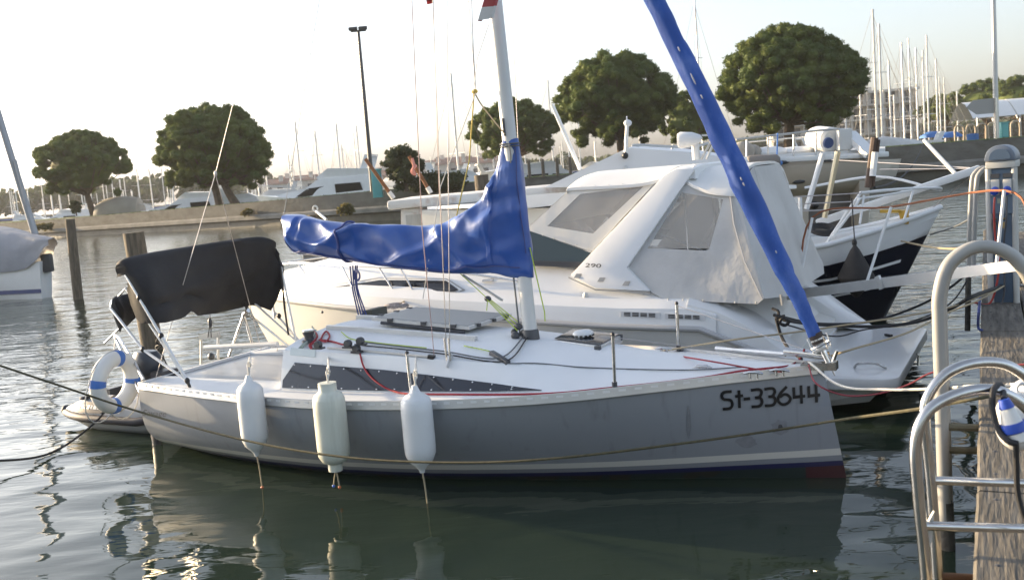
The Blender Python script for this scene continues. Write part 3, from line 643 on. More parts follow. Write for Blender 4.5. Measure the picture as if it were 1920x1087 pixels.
# rolled jib on its furler
ja = Ly(1531, 632, 0); jd = (Ly(1228, 0, 0) - ja).normalized(); jl = (7.1 - ja.z) / jd.z
jm = M("blue_sacrificial_cloth", (0.012, 0.075, 0.35), 0.6, var=.18, vs=5, bump=.004, bs=16, dirt=(.16, .24, .5), ds=5, da=.4, stretch=(1, 1, .5))
secs = []; na = jd.orthogonal().normalized(); nb = jd.cross(na)
for i in range(120):
    s_ = i / 119; l = .02 + s_ * (jl - .5); r = interp([0, .03, .09, .2, .4, .6, 1], [.045, .05, .066, .080, .066, .056, .03], s_)
    ring = []
    for k in range(18):
        a = 2 * pi * k / 18; spiral = a + l * 3.0; rr = r * (1 + .13 * ((spiral / (2 * pi)) % 1)) + .012 * noise.noise(V((cos(a) * 1.2, sin(a) * 1.2, l * 4.5))) + (.012 * noise.noise(V((cos(a), sin(a), l * 14))) if l < .6 else 0)
        ring.append(ja + jd * l + (na * cos(a) + nb * sin(a)) * rr)
    secs.append(ring)
jib = part("furled_jib", B().loft(secs), jm, boat, ang=70)
patch = M("worn_seam", (.35, .37, .42), .8)
mb = B()
for py_, ln in ((95, .07), (150, .16), (183, .06), (335, .05), (345, .05), (470, .04)):
    s_ = ja + jd * ((ja - Ly(interp([0, 632], [1228, 1531], py_), py_, 0)).length); od = (nb * .2 - EY * 0).normalized()
    c_ = s_ + V((.028, -.088, 0)); mb.ell(c_, (.003, .006, ln * .3), 8, 6, jd.to_track_quat('Z', 'Y').to_matrix())
part("seam_wear", mb, patch, jib)
part("forestay", B().tube([ja - jd * .30, ja + jd * (jl + .2)], .006, 6), wire, boat)
mb = B().tube([ja - jd * .22, ja - jd * .03], .022, 10); part("turnbuckle", mb, steel, boat)
dr = part("furling_drum", B().lathe(ja - jd * .10, jd, [(0, .0), (0, .07), (.012, .072), (.015, .03), (.075, .03), (.078, .05), (.09, .05), (.09, 0)], 20), alu, boat)
part("drum_guard", B().torus(ja - jd * .06, jd, .078, .006, 20, 6).tube([ja - jd * .1 + na * .075, ja - jd * .0 + na * .085], .005, 5).tube([ja - jd * .1 - na * .075, ja + jd * .02 - na * .075], .005, 5).tube([ja - jd * .1 + nb * .075, ja - jd * .0 + nb * .085], .005, 5).tube([ja - jd * .1 - nb * .075, ja - jd * .0 - nb * .085], .005, 5), steel, dr)
part("tack_tape", B().loft([[ja + jd * t + (na * cos(k * pi / 6) + nb * sin(k * pi / 6)) * .050 for k in range(12)] for t in (-.045, .03)]), M("dark_tape", (.05, .035, .03), .7), dr)
part("stem_fitting", B().prism([V((-.035, -.035, .79)), V((-.27, -.09, .80)), V((-.27, -.09, .842)), V((-.035, -.035, .85))], (0, .10, 0)).tube([V((-.07, 0, .83)), V((-.03, 0, .93))], .014, 8), steel, boat)
part("bow_roller", B().tube([V((-.42, .10, .90)), V((-.10, .04, .885))], .032, 10).tube([V((-1.0, .30, .875)), V((-.42, .12, .875))], .02, 8), steel, boat)
# pulpit-less stanchions and lifelines
st = []
for y, top in ((-1, 1.18), (1, 1.18)):
    x = -1.45; b = bs_(x) - .035; s_ = part("stanchion", B().tube([V((x, y * b, .74)), V((x + (.02 if y < 0 else 0), y * (b + .02), 1.16))], .0125, 10), steel, boat)
    part("socket", B().tube([V((x, y * b, .74)), V((x, y * b, .82))], .02, 10).box(V((x, y * b, .755)), (.07, .05, .02)), dkg, s_); part("cap", B().ell(V((x + (.02 if y < 0 else 0), y * (b + .02), 1.17)), (.016, .016, .016), 8, 6), blk, s_)
    part("lifeline", B().tube([V((x, y * (b + .02), 1.15)), V((-.12, y * .10, .86))], .003, 5), wire, boat)
q1 = Lz(771, 737, .72); q2 = Lx(763, 661, q1.x); s_ = part("stanchion", B().tube([q1, q2], .0125, 8), steel, boat); part("cap", B().ell(q2, (.016, .016, .016), 8, 6), blk, s_)
# hatch with solar vent
hp = [V((-2.30, .03, 0)), V((-2.33, .50, 0)), V((-1.84, .46, 0)), V((-1.82, -.05, 0))]
hz = .935
def hq(s): 
    c = sum(hp, V()) / 4; return [V((lerp(c.x, p.x, s), lerp(c.y, p.y, s), hz + .03 - (p.x + 2.0) * .07)) for p in hp]
hat = part("deck_hatch", B().prism([p - V((0, 0, .07)) for p in hq(.98)], (0, 0, .065)), alu, boat, bevel=.008); part("lens", B().prism(hq(.9), (0, 0, .006)), smoke_s, hat, bevel=.003)
hc = sum(hp, V()) / 4; prof = [(0, .085), (.018, .09), (.032, .085), (.05, .06), (.056, .0)]
vn = part("solar_vent", B().lathe(V((hc.x - .02, hc.y - .02, hz + .045)), (-.06, 0, 1), prof, 24), gel, hat)
part("vent_slots", B().add(*(lambda m: (m.v, m.q))((lambda m: [m.box(V((hc.x - .02 + .0865 * cos(k * pi / 7), hc.y - .02 + .0865 * sin(k * pi / 7), hz + .055)), (.02, .02, .012), Matrix.Rotation(k * pi / 7, 3, 'Z')) for k in range(14)] and m)(MB()))), blk, hat, smooth=False) if False else None
mb = B()
for k in range(14): mb.box(V((hc.x - .02 + .086 * cos(k * pi / 7), hc.y - .02 + .086 * sin(k * pi / 7), hz + .056)), (.014, .022, .012), Matrix.Rotation(k * pi / 7, 3, 'Z'))
part("vent_slots", mb, blk, hat, smooth=False)
mb = B()
for p in (hq(1.0)[3], hq(1.0)[2]): mb.box(p + V((-.02, .03 if p is hq(1.0)[3] else -.03, -.02)), (.05, .035, .05))
part("hinge", mb, dkg, hat, bevel=.005)
# rails, solar panel, winches and lines on the coachroof
for y, x0, x1 in ((-.24, -4.38, -2.85), (.36, -4.5, -3.3)):
    part("hatch_rail", B().loft([[V((x, y + dy, roofz(max(x, -4.43), y) + dz)) for dy, dz in ((-.022, -.005), (-.022, .035), (.022, .035), (.022, -.005))] for x in [x0 + (x1 - x0) * i / 10 for i in range(11)]]), alu, boat, smooth=False)
pc = [V((-4.02, -.06, 1.155)), V((-3.97, .58, 1.155)), V((-2.98, .64, 1.075)), V((-3.02, -.06, 1.075))]
pan = part("solar_panel", B().prism(pc, (0, 0, .028)), alu, boat, smooth=False)
cc = sum(pc, V()) / 4
part("cells", B().prism([cc.lerp(p, .955) + V((0, 0, .0285)) for p in pc], (0, 0, .002)), M("solar_cells", (.03, .036, .043), .3, var=.1, vs=2, stretch=(1, 14, 1)), pan, smooth=False)
part("panel_frame", B().tube([pc[0] - V((-.1, 0, .02)), pc[3] - V((.05, 0, .02))], .016, 6).tube([pc[1] - V((-.1, .05, .02)), pc[2] - V((.05, 0, .02))], .016, 6), dkg, pan)
for a, b in ((pc[0], pc[3]), (pc[0], pc[1]), (pc[3], pc[2])):
    for t in (.2, .55, .85): part("panel_clamp", B().box(a.lerp(b, t) + V((0, 0, .02)), (.05, .03, .03)), dkg, pan, smooth=False)
part("sprayhood_stub", B().prism([Ly(668, 607, .55), Ly(682, 582, .55), Ly(697, 581, .55), Ly(700, 606, .55)], (0, .25, 0)), M("olive_canvas", (.07, .075, .065), .85), boat)
def winch(x, y, s=1.0, nm="winch"):
    z = roofz(max(x, -4.43), y); w = part(nm, B().lathe(V((x, y, z)), (0, 0, 1), [(0, .055 * s), (.012, .055 * s), (.02, .038 * s), (.05, .034 * s), (.075, .045 * s), (.085, .045 * s), (.09, .03 * s), (.1, .028 * s), (.1, 0)], 18), dkg, boat)
    part("winch_top", B().lathe(V((x, y, z + .09)), (0, 0, 1), [(0, .043 * s), (.012, .043 * s), (.016, .02 * s), (.016, 0)], 18), steel, w)
winch(-4.30, -.60, 1.15)
for i, (px, py) in enumerate(((653, 644), (676, 639), (669, 653), (597, 646))):
    q = Lz(px, py, 1.03); q = Lz(px, py, roofz(max(q.x, -4.43), q.y) + .02); f = part("rope_clutch", B().lathe(q - V((0, .03, .0)), (0, 1, 0), [(0, .0), (0, .028), (.01, .034), (.04, .034), (.05, .028), (.05, 0)], 14), dkg, boat); part("base", B().box(q - V((0, 0, .028)), (.09, .06, .015)), dkg, f)
def onroof(px, py, lift=.012):
    for i in range(140):                                # march down the ray to the roof
        z = 1.30 - i * .005; q = Lz(px, py, z)
        if z <= roofz(max(min(q.x, -.02), -4.43), q.y) + lift: return q
    return q
part("line_organiser", B().bar(onroof(921, 661, .02), onroof(953, 681, .02), .045, .04), dkg, boat, bevel=.006)
part("track", B().bar(onroof(615, 651, .008), onroof(808, 668, .008), .03, .014), alu, boat)
part("track_stop", B().bar(onroof(803, 668, .02), onroof(815, 670, .02), .04, .03), blk, boat)
for nm, pts, m_, r_ in (("halyard_line", ((682, 641), (740, 648), (830, 658), (935, 671), (985, 628)), greyr, .006), ("halyard_line", ((676, 647), (740, 653), (830, 663), (945, 677), (990, 632)), blkr, .006),
                        ("control_line", ((640, 622), (652, 632), (668, 637), (730, 645), (800, 652)), limer, .0045), ("furling_line", ((952, 681), (1010, 681), (1090, 688), (1200, 692), (1300, 693), (1390, 688)), greyr, .005),
                        ("control_line", ((870, 648), (905, 655), (930, 661)), limer, .0045)):
    part(nm, B().tube([onroof(p.x, p.y, .012 + r_) for p in cr([V((*p, 0)) for p in pts], 8)], r_, 5), m_, boat)
cp = part("chainplate", B().bar(sidept(-2.83, 1.12, .012), sidept(-2.84, .72, .012), .05, .01, (1, 0, 0)), alu, boat)
# shrouds, backstay and running rigging
cpt = sidept(-2.83, 1.12, .02) if False else V((-2.83, -.70, .965))
sh = V((mx(4.5) - .12, -.62, 4.62))
for a, b, r_ in ((cpt, V((mx(7.1), -.05, 7.1)), .0035), (cpt + V((-.03, 0, 0)), sh, .0035), (sh, V((mx(8.3), -.05, 8.3)), .0035)):
    part("shroud", B().tube([a, b], r_, 5), wire, boat)
for a, b in ((V((-2.83, .70, .965)), V((mx(7.1), .05, 7.1))), (V((-2.86, .70, .965)), V((mx(4.5) - .12, .62, 4.62)))): part("shroud", B().tube([a, b], .0035, 5), wire, boat)
for k in (0, -.03): part("rigging_screw", B().tube([cpt + V((k, 0, -.02)), cpt + V((k * 1.3, .002, .16))], .008, 6), steel, boat)
bk = Ly(404, 326, 0); part("backstay", B().tube([V((mx(8.4) - .08, 0, 8.42)), bk], .004, 5), wire, boat)
part("backstay_bridle", B().tube([bk, V((-6.08, -.72, .72))], .004, 5).tube([bk, V((-6.08, .72, .72))], .004, 5).ell(bk, (.02, .012, .03), 8, 6), wire, boat)
part("topping_lift", B().tube([Ly(531, 408, 0), V((mx(8.3) - .06, 0, 8.3))], .003, 5), whr, boat)
part("halyard_line", B().tube([V((mx(1.3) - .07, -.03, 1.02)), V((mx(2.6) - .07, -.04, 2.4))], .006, 5).tube([V((mx(1.3) - .085, -.01, 1.02)), V((mx(2.6) - .085, -.02, 2.4))], .006, 5), greyr, boat)
part("halyard_line", B().tube([V((-3.0, -.66, .98)), V((-3.02, -.64, 2.0)), V((mx(6) - .3, -.45, 6.0))], .0035, 5), pinkw, boat)
part("lazy_jack", B().tube([Ly(793, 560, -.1), Ly(826, 350, -.1), Ly(892, 175, -.1)], .004, 5), whr, boat); part("lazy_jack", B().tube([Ly(892, 175, -.05), Ly(878, 0, -.05), Ly(850, -400, -.02)], .004, 5).tube([Ly(892, 175, -.05), Ly(886, 60, -.05), Ly(872, -400, -.02)], .004, 5), wire, boat)
part("lazy_jack", B().tube(cr([Ly(889, 172, -.05), Ly(905, 200, -.05), Ly(947, 252, -.06)], 4), .006, 5), tanr, boat)
part("mast_line", B().tube([Ly(856, 405, -.1), Ly(880, 300, -.1), Ly(889, 172, -.05)], .006, 5).ell(Ly(890, 172, -.05), (.03, .02, .02), 8, 6), goldr, boat)
# kicking tackle
ka = Ly(863, 513, -.02); kb = V((mx(1.08) - .09, -.03, 1.10)); km = ka.lerp(kb, .48)
part("kicker", B().tube([ka, km], .004, 5).tube([km, kb], .0045, 5).tube([km + V((0, .02, 0)), kb + V((0, .02, .03))], .0045, 5).tube([km + V((0, -.02, 0)), kb + V((0, -.02, -.03))], .0045, 5).tube([km, km + V((-.02, 0, -.1))], .004, 5), limer, boat)
for q, s_ in ((km, 1), (kb, 1.2)): part("block", B().ell(q, (.035 * s_, .018, .025 * s_), 10, 6).ell(q + V((.0, -.018, 0)), (.016, .006, .016), 8, 5), dkg, boat)
part("kicker_strut", B().tube([Ly(868, 516, .05), Ly(942, 563, .05)], .012, 6), galv, boat)
part("halyard_line", B().tube([V((mx(1.7) + .09, -.02, 1.75)), Ly(1021, 585, 0), Ly(1022, 602, 0)], .005, 5), limer, boat)
part("mast_blocks", B().ell(V((-2.58, -.06, 1.03)), (.04, .03, .035), 10, 6).ell(V((-2.56, .05, 1.03)), (.04, .03, .035), 10, 6).ell(V((-2.62, .0, 1.05)), (.03, .03, .03), 10, 6), dkg, boat)
# cleats, deck gear at the bow
def cleat(px, py, z=.80):
    q = Lz(px, py, z); c = part("cleat", B().tube([q + V((-.07, 0, .025)), q + V((-.03, 0, .035)), q + V((.03, 0, .035)), q + V((.07, 0, .025))], [.006, .011, .011, .006], 8).tube([q + V((-.025, 0, -.01)), q + V((-.025, 0, .03))], .009, 6).tube([q + V((.025, 0, -.01)), q + V((.025, 0, .03))], .009, 6), steel, boat)
for p in ((1362, 682), (1318, 695), (1413, 707), (1462, 702), (1245, 660)): cleat(*p, .80 if p[0] > 1300 else .80)
# stern rails, tiller, traveller frame
def zdk(x): return zd_(x)
ap = Ly(457, 590, .55); part("stern_rail", B().tube([ap, Ly(429, 668, .55)], .013, 8).tube([ap, Ly(474, 648, .62)], .013, 8).tube(cr([ap, Ly(480, 600, .7), Ly(540, 648, .86)], 4), .013, 8).tube([ap, Ly(466, 582, .5)], .022, 8), steel, boat)
ar = V((-6.2, -.72, 1.06)); part("stern_rail", B().tube(cr([Ly(215, 628, -.45), Ly(228, 640, -.6), V((-6.08, -.86, .74))], 4), .013, 8).tube([Ly(196, 643, -.3), Ly(228, 612, -.3)], .012, 8).tube([Ly(215, 630, -.45), Ly(262, 735, -.82)], .012, 8), steel, boat)
part("tiller", B().tube([V((-6.2, .05, .86)), V((-5.2, .0, .92))], [.026, .024], 10), gel, boat)
part("traveller", B().tube([Ly(377, 690, .35), Ly(377, 628, .35)], .013, 6).tube([Ly(409, 686, .35), Ly(409, 622, .35)], .013, 6).bar(Ly(375, 632, .35), Ly(411, 626, .35), .03, .05).bar(Ly(377, 682, .35), Ly(411, 676, .35), .02, .03), galv, boat)
part("mainsheet", B().tube([Ly(390, 632, .3), Ly(394, 606, .2)], .006, 5).tube([Ly(396, 632, .3), Ly(395, 606, .2)], .006, 5).tube([Ly(393, 570, .2), Ly(394, 600, .2)], .005, 5).ell(Ly(394, 605, .2), (.025, .02, .05), 10, 6).ell(Ly(396, 668, .3), (.045, .03, .04), 10, 6), dkg, boat)
part("cockpit_ring", B().lathe(Ly(496, 687, .56), (-.1, -1, .15), [(0, 0), (0, .065), (.012, .065), (.016, .045), (.016, 0)], 8), dkg, boat)
part("locker_seam", B().bar(Ly(520, 652, .60), Ly(518, 705, .56), .006, .004), dkg, boat)
# swept name on the quarter and the registration
def onhull(px, py, off=.004):
    b = -.8
    for _ in range(25): q = Ly(px, py, b); b = -(hull_bx(max(q.x, -6.12), min(q.z, .8)) + off)
    return Ly(px, py, b)
reg = M("registration_paint", (.012, .012, .014), .4)
def stroke(mb, pts, w):                                 # a painted stroke laid on the hull
    pts = [V((p[0], p[1])) for p in pts]; secs = []
    for i, p in enumerate(pts):
        t = (pts[min(i + 1, len(pts) - 1)] - pts[max(i - 1, 0)]).normalized(); n = V((-t.y, t.x))
        if 0 < i < len(pts) - 1:
            t1 = (p - pts[i - 1]).normalized(); n1 = V((-t1.y, t1.x)); k = 1 / max(n.dot(n1), .5)
        else: k = 1
        a = p + n * w * .5 * k; b_ = p - n * w * .5 * k
        secs.append([onhull(a.x, a.y, .0), onhull(a.x, a.y, .010), onhull(b_.x, b_.y, .010), onhull(b_.x, b_.y, .0)])
    mb.loft(secs)
def glyph(mb, ch, x, y, w, h, lw):                      # x,y = top left in the photo, following the letter slope
    sl = -.105
    def q(u, v): return (x + u * w + v * h * .04, y + v * h + u * w * sl)
    def sm(p): return [(r.x, r.y) for r in cr([V((*a, 0)) for a in p], 5)]
    if ch == 'S': stroke(mb, sm([q(1, .0), q(.25, .0), q(.0, .2), q(.2, .42), q(.85, .52), q(1, .8), q(.75, 1), q(.05, 1)]), lw)
    elif ch == 't': stroke(mb, [q(.5, -.05), q(.5, 1.02)], lw); stroke(mb, [q(0, .3), q(1, .3)], lw)
    elif ch == '-': stroke(mb, [q(0, .5), q(1, .5)], lw)
    elif ch == '3': stroke(mb, sm([q(.0, .0), q(.75, .0), q(.98, .2), q(.75, .47), q(.35, .48)]), lw); stroke(mb, sm([q(.35, .48), q(.8, .5), q(1, .75), q(.75, 1), q(.0, 1)]), lw)
    elif ch == '6': stroke(mb, sm([q(.75, -.04), q(.2, .35), q(.0, .7), q(.2, .95), q(.5, 1.02), q(.85, .92), q(1, .7), q(.8, .48), q(.5, .42), q(.15, .55)]), lw)
    elif ch == '4': stroke(mb, [q(.1, .02), q(.1, .62), q(1.05, .62)], lw); stroke(mb, [q(.72, -.05), q(.72, 1.05)], lw)
mb = B(); X = [(1353, 19), (1378, 15), (1394, 12), (1408, 20), (1433, 20), (1458, 23), (1486, 22), (1514, 22)]
for ch, (x, w) in zip("St-33644", X): glyph(mb, ch, x, 735.5 - (x - 1353) * .078, w, 31, 5.4)
part("registration", mb, reg, hull, smooth=False)
vs, fs = text_polys("Savage", .25)
mx_ = max(v.x for v in vs); mb = B(); mb.add([onhull(266 + v.x / mx_ * 46, 779 - v.y * 17 + v.x / mx_ * 2, .003) for v in vs], fs)
part("boat_name", mb, M("faded_name", (.13, .13, .128), .5), hull, smooth=False)
part("hull_fitting", B().lathe(onhull(1462, 800, -.002), (0, -1, 0), [(0, 0), (0, .022), (.008, .02), (.008, 0)], 12), dkg, hull)
scuf = M("scuffed_paint", (.23, .24, .26), .5, var=.12, vs=20)
def blob(px, py, rx, ry, n=18, j=.25):
    random.seed(int(px)); return [onhull(px + cos(2 * pi * k / n) * rx * (1 + random.uniform(-j, j)), py + sin(2 * pi * k / n) * ry * (1 + random.uniform(-j, j)), .0022) for k in range(n)]
for px, py, rx, ry in ((1462, 801, 16, 14), (1400, 828, 19, 11), (1291, 790, 4, 28)): p_ = blob(px, py, rx, ry, j=.2); part("scuff_mark", B().add(p_, [tuple(range(len(p_)))]), scuf, hull, smooth=False)
part("label_plate", B().prism([sidept(-4.36, 1.02, .006), sidept(-4.1, 1.0, .006), sidept(-4.1, .82, .006), sidept(-4.36, .84, .006)], (0, -.003, .002)), M("pale_label", (.55, .62, .64), .5), boat, smooth=False)
# --- black canopy folded over its hoops
A0 = Ly(236, 515, -.95); A1 = Ly(246, 487, -.88); A2 = Ly(512, 452, .84); A3 = Ly(526, 492, .92)
bim = part("canopy_cover", B(), blackc, boat) if False else None
hoop = cr([A0, A1, Ly(370, 464, 0.0), Ly(470, 449, .6), A2, A3], 8)
lowP = [(236, 600), (250, 607), (290, 604), (320, 592), (333, 588), (343, 590), (400, 582), (450, 574), (480, 577), (500, 583), (516, 545)]
n_ = len(hoop); secs = []
for i, p in enumerate(hoop):
    u = i / (n_ - 1); px = lerp(233, 526, u); ly = interp([233, 250, 290, 318, 333, 338, 345, 400, 450, 480, 500, 520, 527], [545, 607, 605, 597, 578, 592, 592, 583, 572, 577, 583, 545, 505], px)
    q = Ly(lerp(px, px - 0, 1), ly, p.y * .97) + V((.16 * sin(pi * u) + .02, 0, 0)); col_ = []
    for k in range(15):
        v = k / 14; r_ = p.lerp(q, v); bulge = .10 * sin(pi * v * .9) * sin(pi * min(max(u, .02), .98)) ** .5
        f_ = .05 * noise.noise(V((u * 7 + v * 3, v * 2.2, 3))) + .03 * noise.noise(V((u * 20 + v * 4, v * 4, 9))) + (-.045 * max(0, 1 - abs(v - .66 - .05 * sin(u * 5)) / .05) - .03 * max(0, 1 - abs(v - .13) / .04) if .03 < u < .97 else 0)
        col_.append(r_ + V((bulge + f_, 0, 0)))
    back = [c_ - V((.006, 0, .0)) for c_ in col_[::-1]]
    top_ = [p + V((-.10, 0, .012)), p + V((-.05, 0, .02))]
    secs.append([p + V((-.12, 0, -.02))] + top_ + col_ + back)
cnp = part("canopy", B().loft(secs), blackc, boat, ang=70)
# second bow of cloth aft and the frame
C0_ = Ly(208, 575, -.80); C1 = Ly(214, 560, -.74); mb = B()
secs = []
for i in range(14):
    t = i / 13; a = cr([C0_, C1, Ly(240, 553, -.45), V((-6.35, .55, 1.56)), V((-6.3, .74, 1.35))], 4); p = a[min(int(t * (len(a) - 1)), len(a) - 1)]
    secs.append([p + V((0, 0, .015)), p + V((.05, 0, .01)), p + V((.10 + .02 * sin(i * 2), 0, -.11)), p + V((.09 + .03 * sin(i * 1.3), 0, -.24 + .05 * sin(i))), p + V((.075 + .03 * sin(i * 1.3), 0, -.24 + .05 * sin(i))), p + V((.02, 0, -.1))])
part("rear_valance", mb.loft(secs), blackc, cnp, ang=70)
pv = V((-5.45, -.93, .76)); pvp = V((-5.75, .9, .78)); fr = MB(FR)
fr.tube([pv, A0], .0135, 8); frame = part("canopy_frame", fr.tube([pv, Ly(236, 540, -.9), C0_ + V((.12, 0, .1))], .012, 8).tube([pv, Ly(268, 655, -.93), Ly(208, 578, -.8)], .0125, 8).tube([pvp, Ly(527, 500, .9)], .0135, 8).tube([Ly(515, 597, .9), Ly(506, 522, .9)], .012, 8).tube([Ly(562, 640, .92), Ly(503, 572, .92)], .0125, 8).tube(cr([C0_, C1, Ly(240, 553, -.45), V((-6.35, .55, 1.56)), V((-6.3, .74, 1.35)), pvp], 4), .012, 8), M("bright_tube", (.70, .70, .70), .3, .5), boat)
mb = B()
for q in (pv, pv.lerp(A0, .42), Ly(268, 655, -.93), pv.lerp(A0, .78), Ly(526, 496, .9), Ly(523, 592, .9)): mb.ell(q, (.026, .022, .03), 8, 6)
part("frame_joint", mb.tube([pv, pv + V((.03, 0, -.08))], .014, 6).ell(pv + V((.04, 0, -.09)), (.03, .02, .018), 8, 6), blk, frame)
part("canopy_strap", B().bar(Ly(526, 500, .88), Ly(534, 580, .86), .03, .005, (1, 0, 0)).bar(Ly(534, 580, .86), Ly(541, 628, .86), .025, .005, (1, 0, 0)), blackc, frame)
part("rail_lashing", B().tube(cr([Ly(298, 628, -.1), Ly(293, 642, -.12), Ly(303, 648, -.1), Ly(296, 655, -.12), Ly(305, 668, -.1), Ly(322, 705, -.1)], 5), .008, 5).tube(cr([Ly(300, 632, -.1), Ly(306, 642, -.12), Ly(292, 650, -.1), Ly(300, 660, -.12)], 5), .008, 5), blkr, frame)
# outboard motor on the transom
om = part("outboard_motor", B().loft([[V((-6.42 + a * cos(t * pi / 8) * 1.25, -.5 + a * sin(t * pi / 8) * .8, z)) for t in range(16)] for z, a in ((.70, .09), (.74, .13), (.82, .145), (.88, .135), (.93, .10), (.94, .04))]), M("motor_cowl", (.045, .055, .075), .3), boat)
part("motor_leg", B().loft([[V((-6.42 + a * cos(t * pi / 6) * 1.3, -.5 + a * sin(t * pi / 6) * .6, z)) for t in range(12)] for z, a in ((.75, .09), (.55, .07), (.2, .05), (-.2, .045))]).bar(V((-6.3, -.5, .68)), V((-6.1, -.5, .66)), .2, .1), blk, om)
part("motor_bracket", B().box(V((-6.2, -.5, .6)), (.14, .22, .3)), dkg, om)
part("rudder", B().prism([V((-6.16, .35, .62)), V((-6.36, .35, .62)), V((-6.42, .35, -.3)), V((-6.2, .35, -.3))], (0, .035, 0)), dkg, boat)
# the burgee flag halyard and red-white-red courtesy flag
fm = bpy.data.materials.new("red_white_flag"); fm.use_nodes = True; t_ = fm.node_tree; g_ = t_.nodes.new("ShaderNodeTexCoord"); s_ = t_.nodes.new("ShaderNodeSeparateXYZ"); t_.links.new(g_.outputs["Object"], s_.inputs[0])
w_ = t_.nodes.new("ShaderNodeMath"); w_.operation = 'COMPARE'; zf = Ly(908, 26, -.4) - Ly(921, -30, -.4); w_.inputs[1].default_value = zf.z; w_.inputs[2].default_value = .045; t_.links.new(s_.outputs["Z"], w_.inputs[0])
x_ = t_.nodes.new("ShaderNodeMix"); x_.data_type = 'RGBA'; x_.inputs["A"].default_value = (.5, .10, .10, 1); x_.inputs["B"].default_value = (.75, .74, .72, 1); t_.links.new(w_.outputs[0], x_.inputs["Factor"]); t_.links.new(x_.outputs["Result"], t_.nodes["Principled BSDF"].inputs["Base Color"]); t_.nodes["Principled BSDF"].inputs["Roughness"].default_value = .8
def flagmesh(c, n=10):
    secs = []
    for i in range(n):
        t = i / (n - 1); o = .03 * sin(t * 7); secs.append([c[0].lerp(c[1], t) + V((o, o, 0)), c[3].lerp(c[2], t) + V((o, o * .7, 0)), c[3].lerp(c[2], t) + V((o + .003, o * .7, 0)), c[0].lerp(c[1], t) + V((o + .003, o, 0))])
    return MB(FR).loft(secs)
flg = thing("courtesy_flag", "red and white flag flying from a thin line beside the white mast", "flag", G(Ly(921, -30, -.4)))
part("cloth", flagmesh([Ly(940, -50, -.4), Ly(924, -34, -.4), Ly(897, 41, -.4), Ly(921, 33, -.4)]), fm, flg)
part("line", B().tube([Ly(921, 33, -.4), Ly(895, 110, -.4), Ly(888, 172, -.1)], .003, 5), wire, flg)
flg = thing("pennant", "red pennant tip hanging at the shrouds above the blue cover", "flag", G(Ly(806, -20, -.6)))
part("cloth", flagmesh([Ly(790, -40, -.6), Ly(818, -44, -.6), Ly(812, -2, -.6), Ly(801, 9, -.6)]), M("red_cloth", (.45, .06, .05), .8), flg); part("line", B().tube([Ly(812, -2, -.6), Ly(823, 350, -.66), Ly(832, 500, -.68)], .003, 5), pinkw, flg)
# ---------------------------------------------------------------- red line on deck and gear lying on the boat
def near_rail(px, py): 
    z = .74
    for _ in range(8): q = Lz(px, py, z); z = max(roofz(max(min(q.x, -.02), -4.43), q.y), zd_(q.x)) + .012
    return q
solo("coiled_rope", B().tube(cr([onroof(*p, .02) for p in ((589, 620), (595, 630), (588, 640), (580, 648), (590, 660), (583, 646), (600, 637), (605, 628), (612, 621), (618, 630), (611, 640), (601, 637), (622, 640), (640, 645), (660, 650), (672, 657))], 5), .0085, 6), redr, "red rope coiled beside the winch on the white cabin roof", "rope")
def win_surf(px, py):
    x = Ly(px, py, -.8).x; q = P(px, py, sidept(x, .3, .022), V((0, -.9, .3))); return q
solo("red_line", B().tube(cr([onroof(674, 658, .02), win_surf(681, 685), win_surf(694, 705), win_surf(715, 722), win_surf(738, 733)] + [near_rail(*p) for p in ((768, 738), (850, 739), (960, 739), (1050, 736), (1130, 728), (1230, 718), (1320, 707), (1390, 695), (1440, 690), (1480, 685), (1500, 672))] + [Ly(1508, 655, 0)], 5), .0075, 6), redr, "long red line running from the cabin roof along the deck edge to the furler", "rope")
solo("red_line", B().tube(cr([near_rail(*p) for p in ((1140, 648), (1210, 657), (1290, 670), (1350, 680), (1420, 692), (1470, 697))], 5), .0065, 6), redr, "red line lying along the far edge of the white foredeck past the hatch", "rope")
solo("coiled_rope", B().tube(cr([onroof(*p, .018) for p in ((585, 612), (590, 622), (580, 635), (565, 648), (557, 658), (570, 645), (588, 630), (592, 618), (583, 634), (568, 650), (562, 662))], 5), .007, 6), M("pale_green_rope", (.32, .38, .33), .8), "pale green rope wound round the cabin-top winch", "rope")
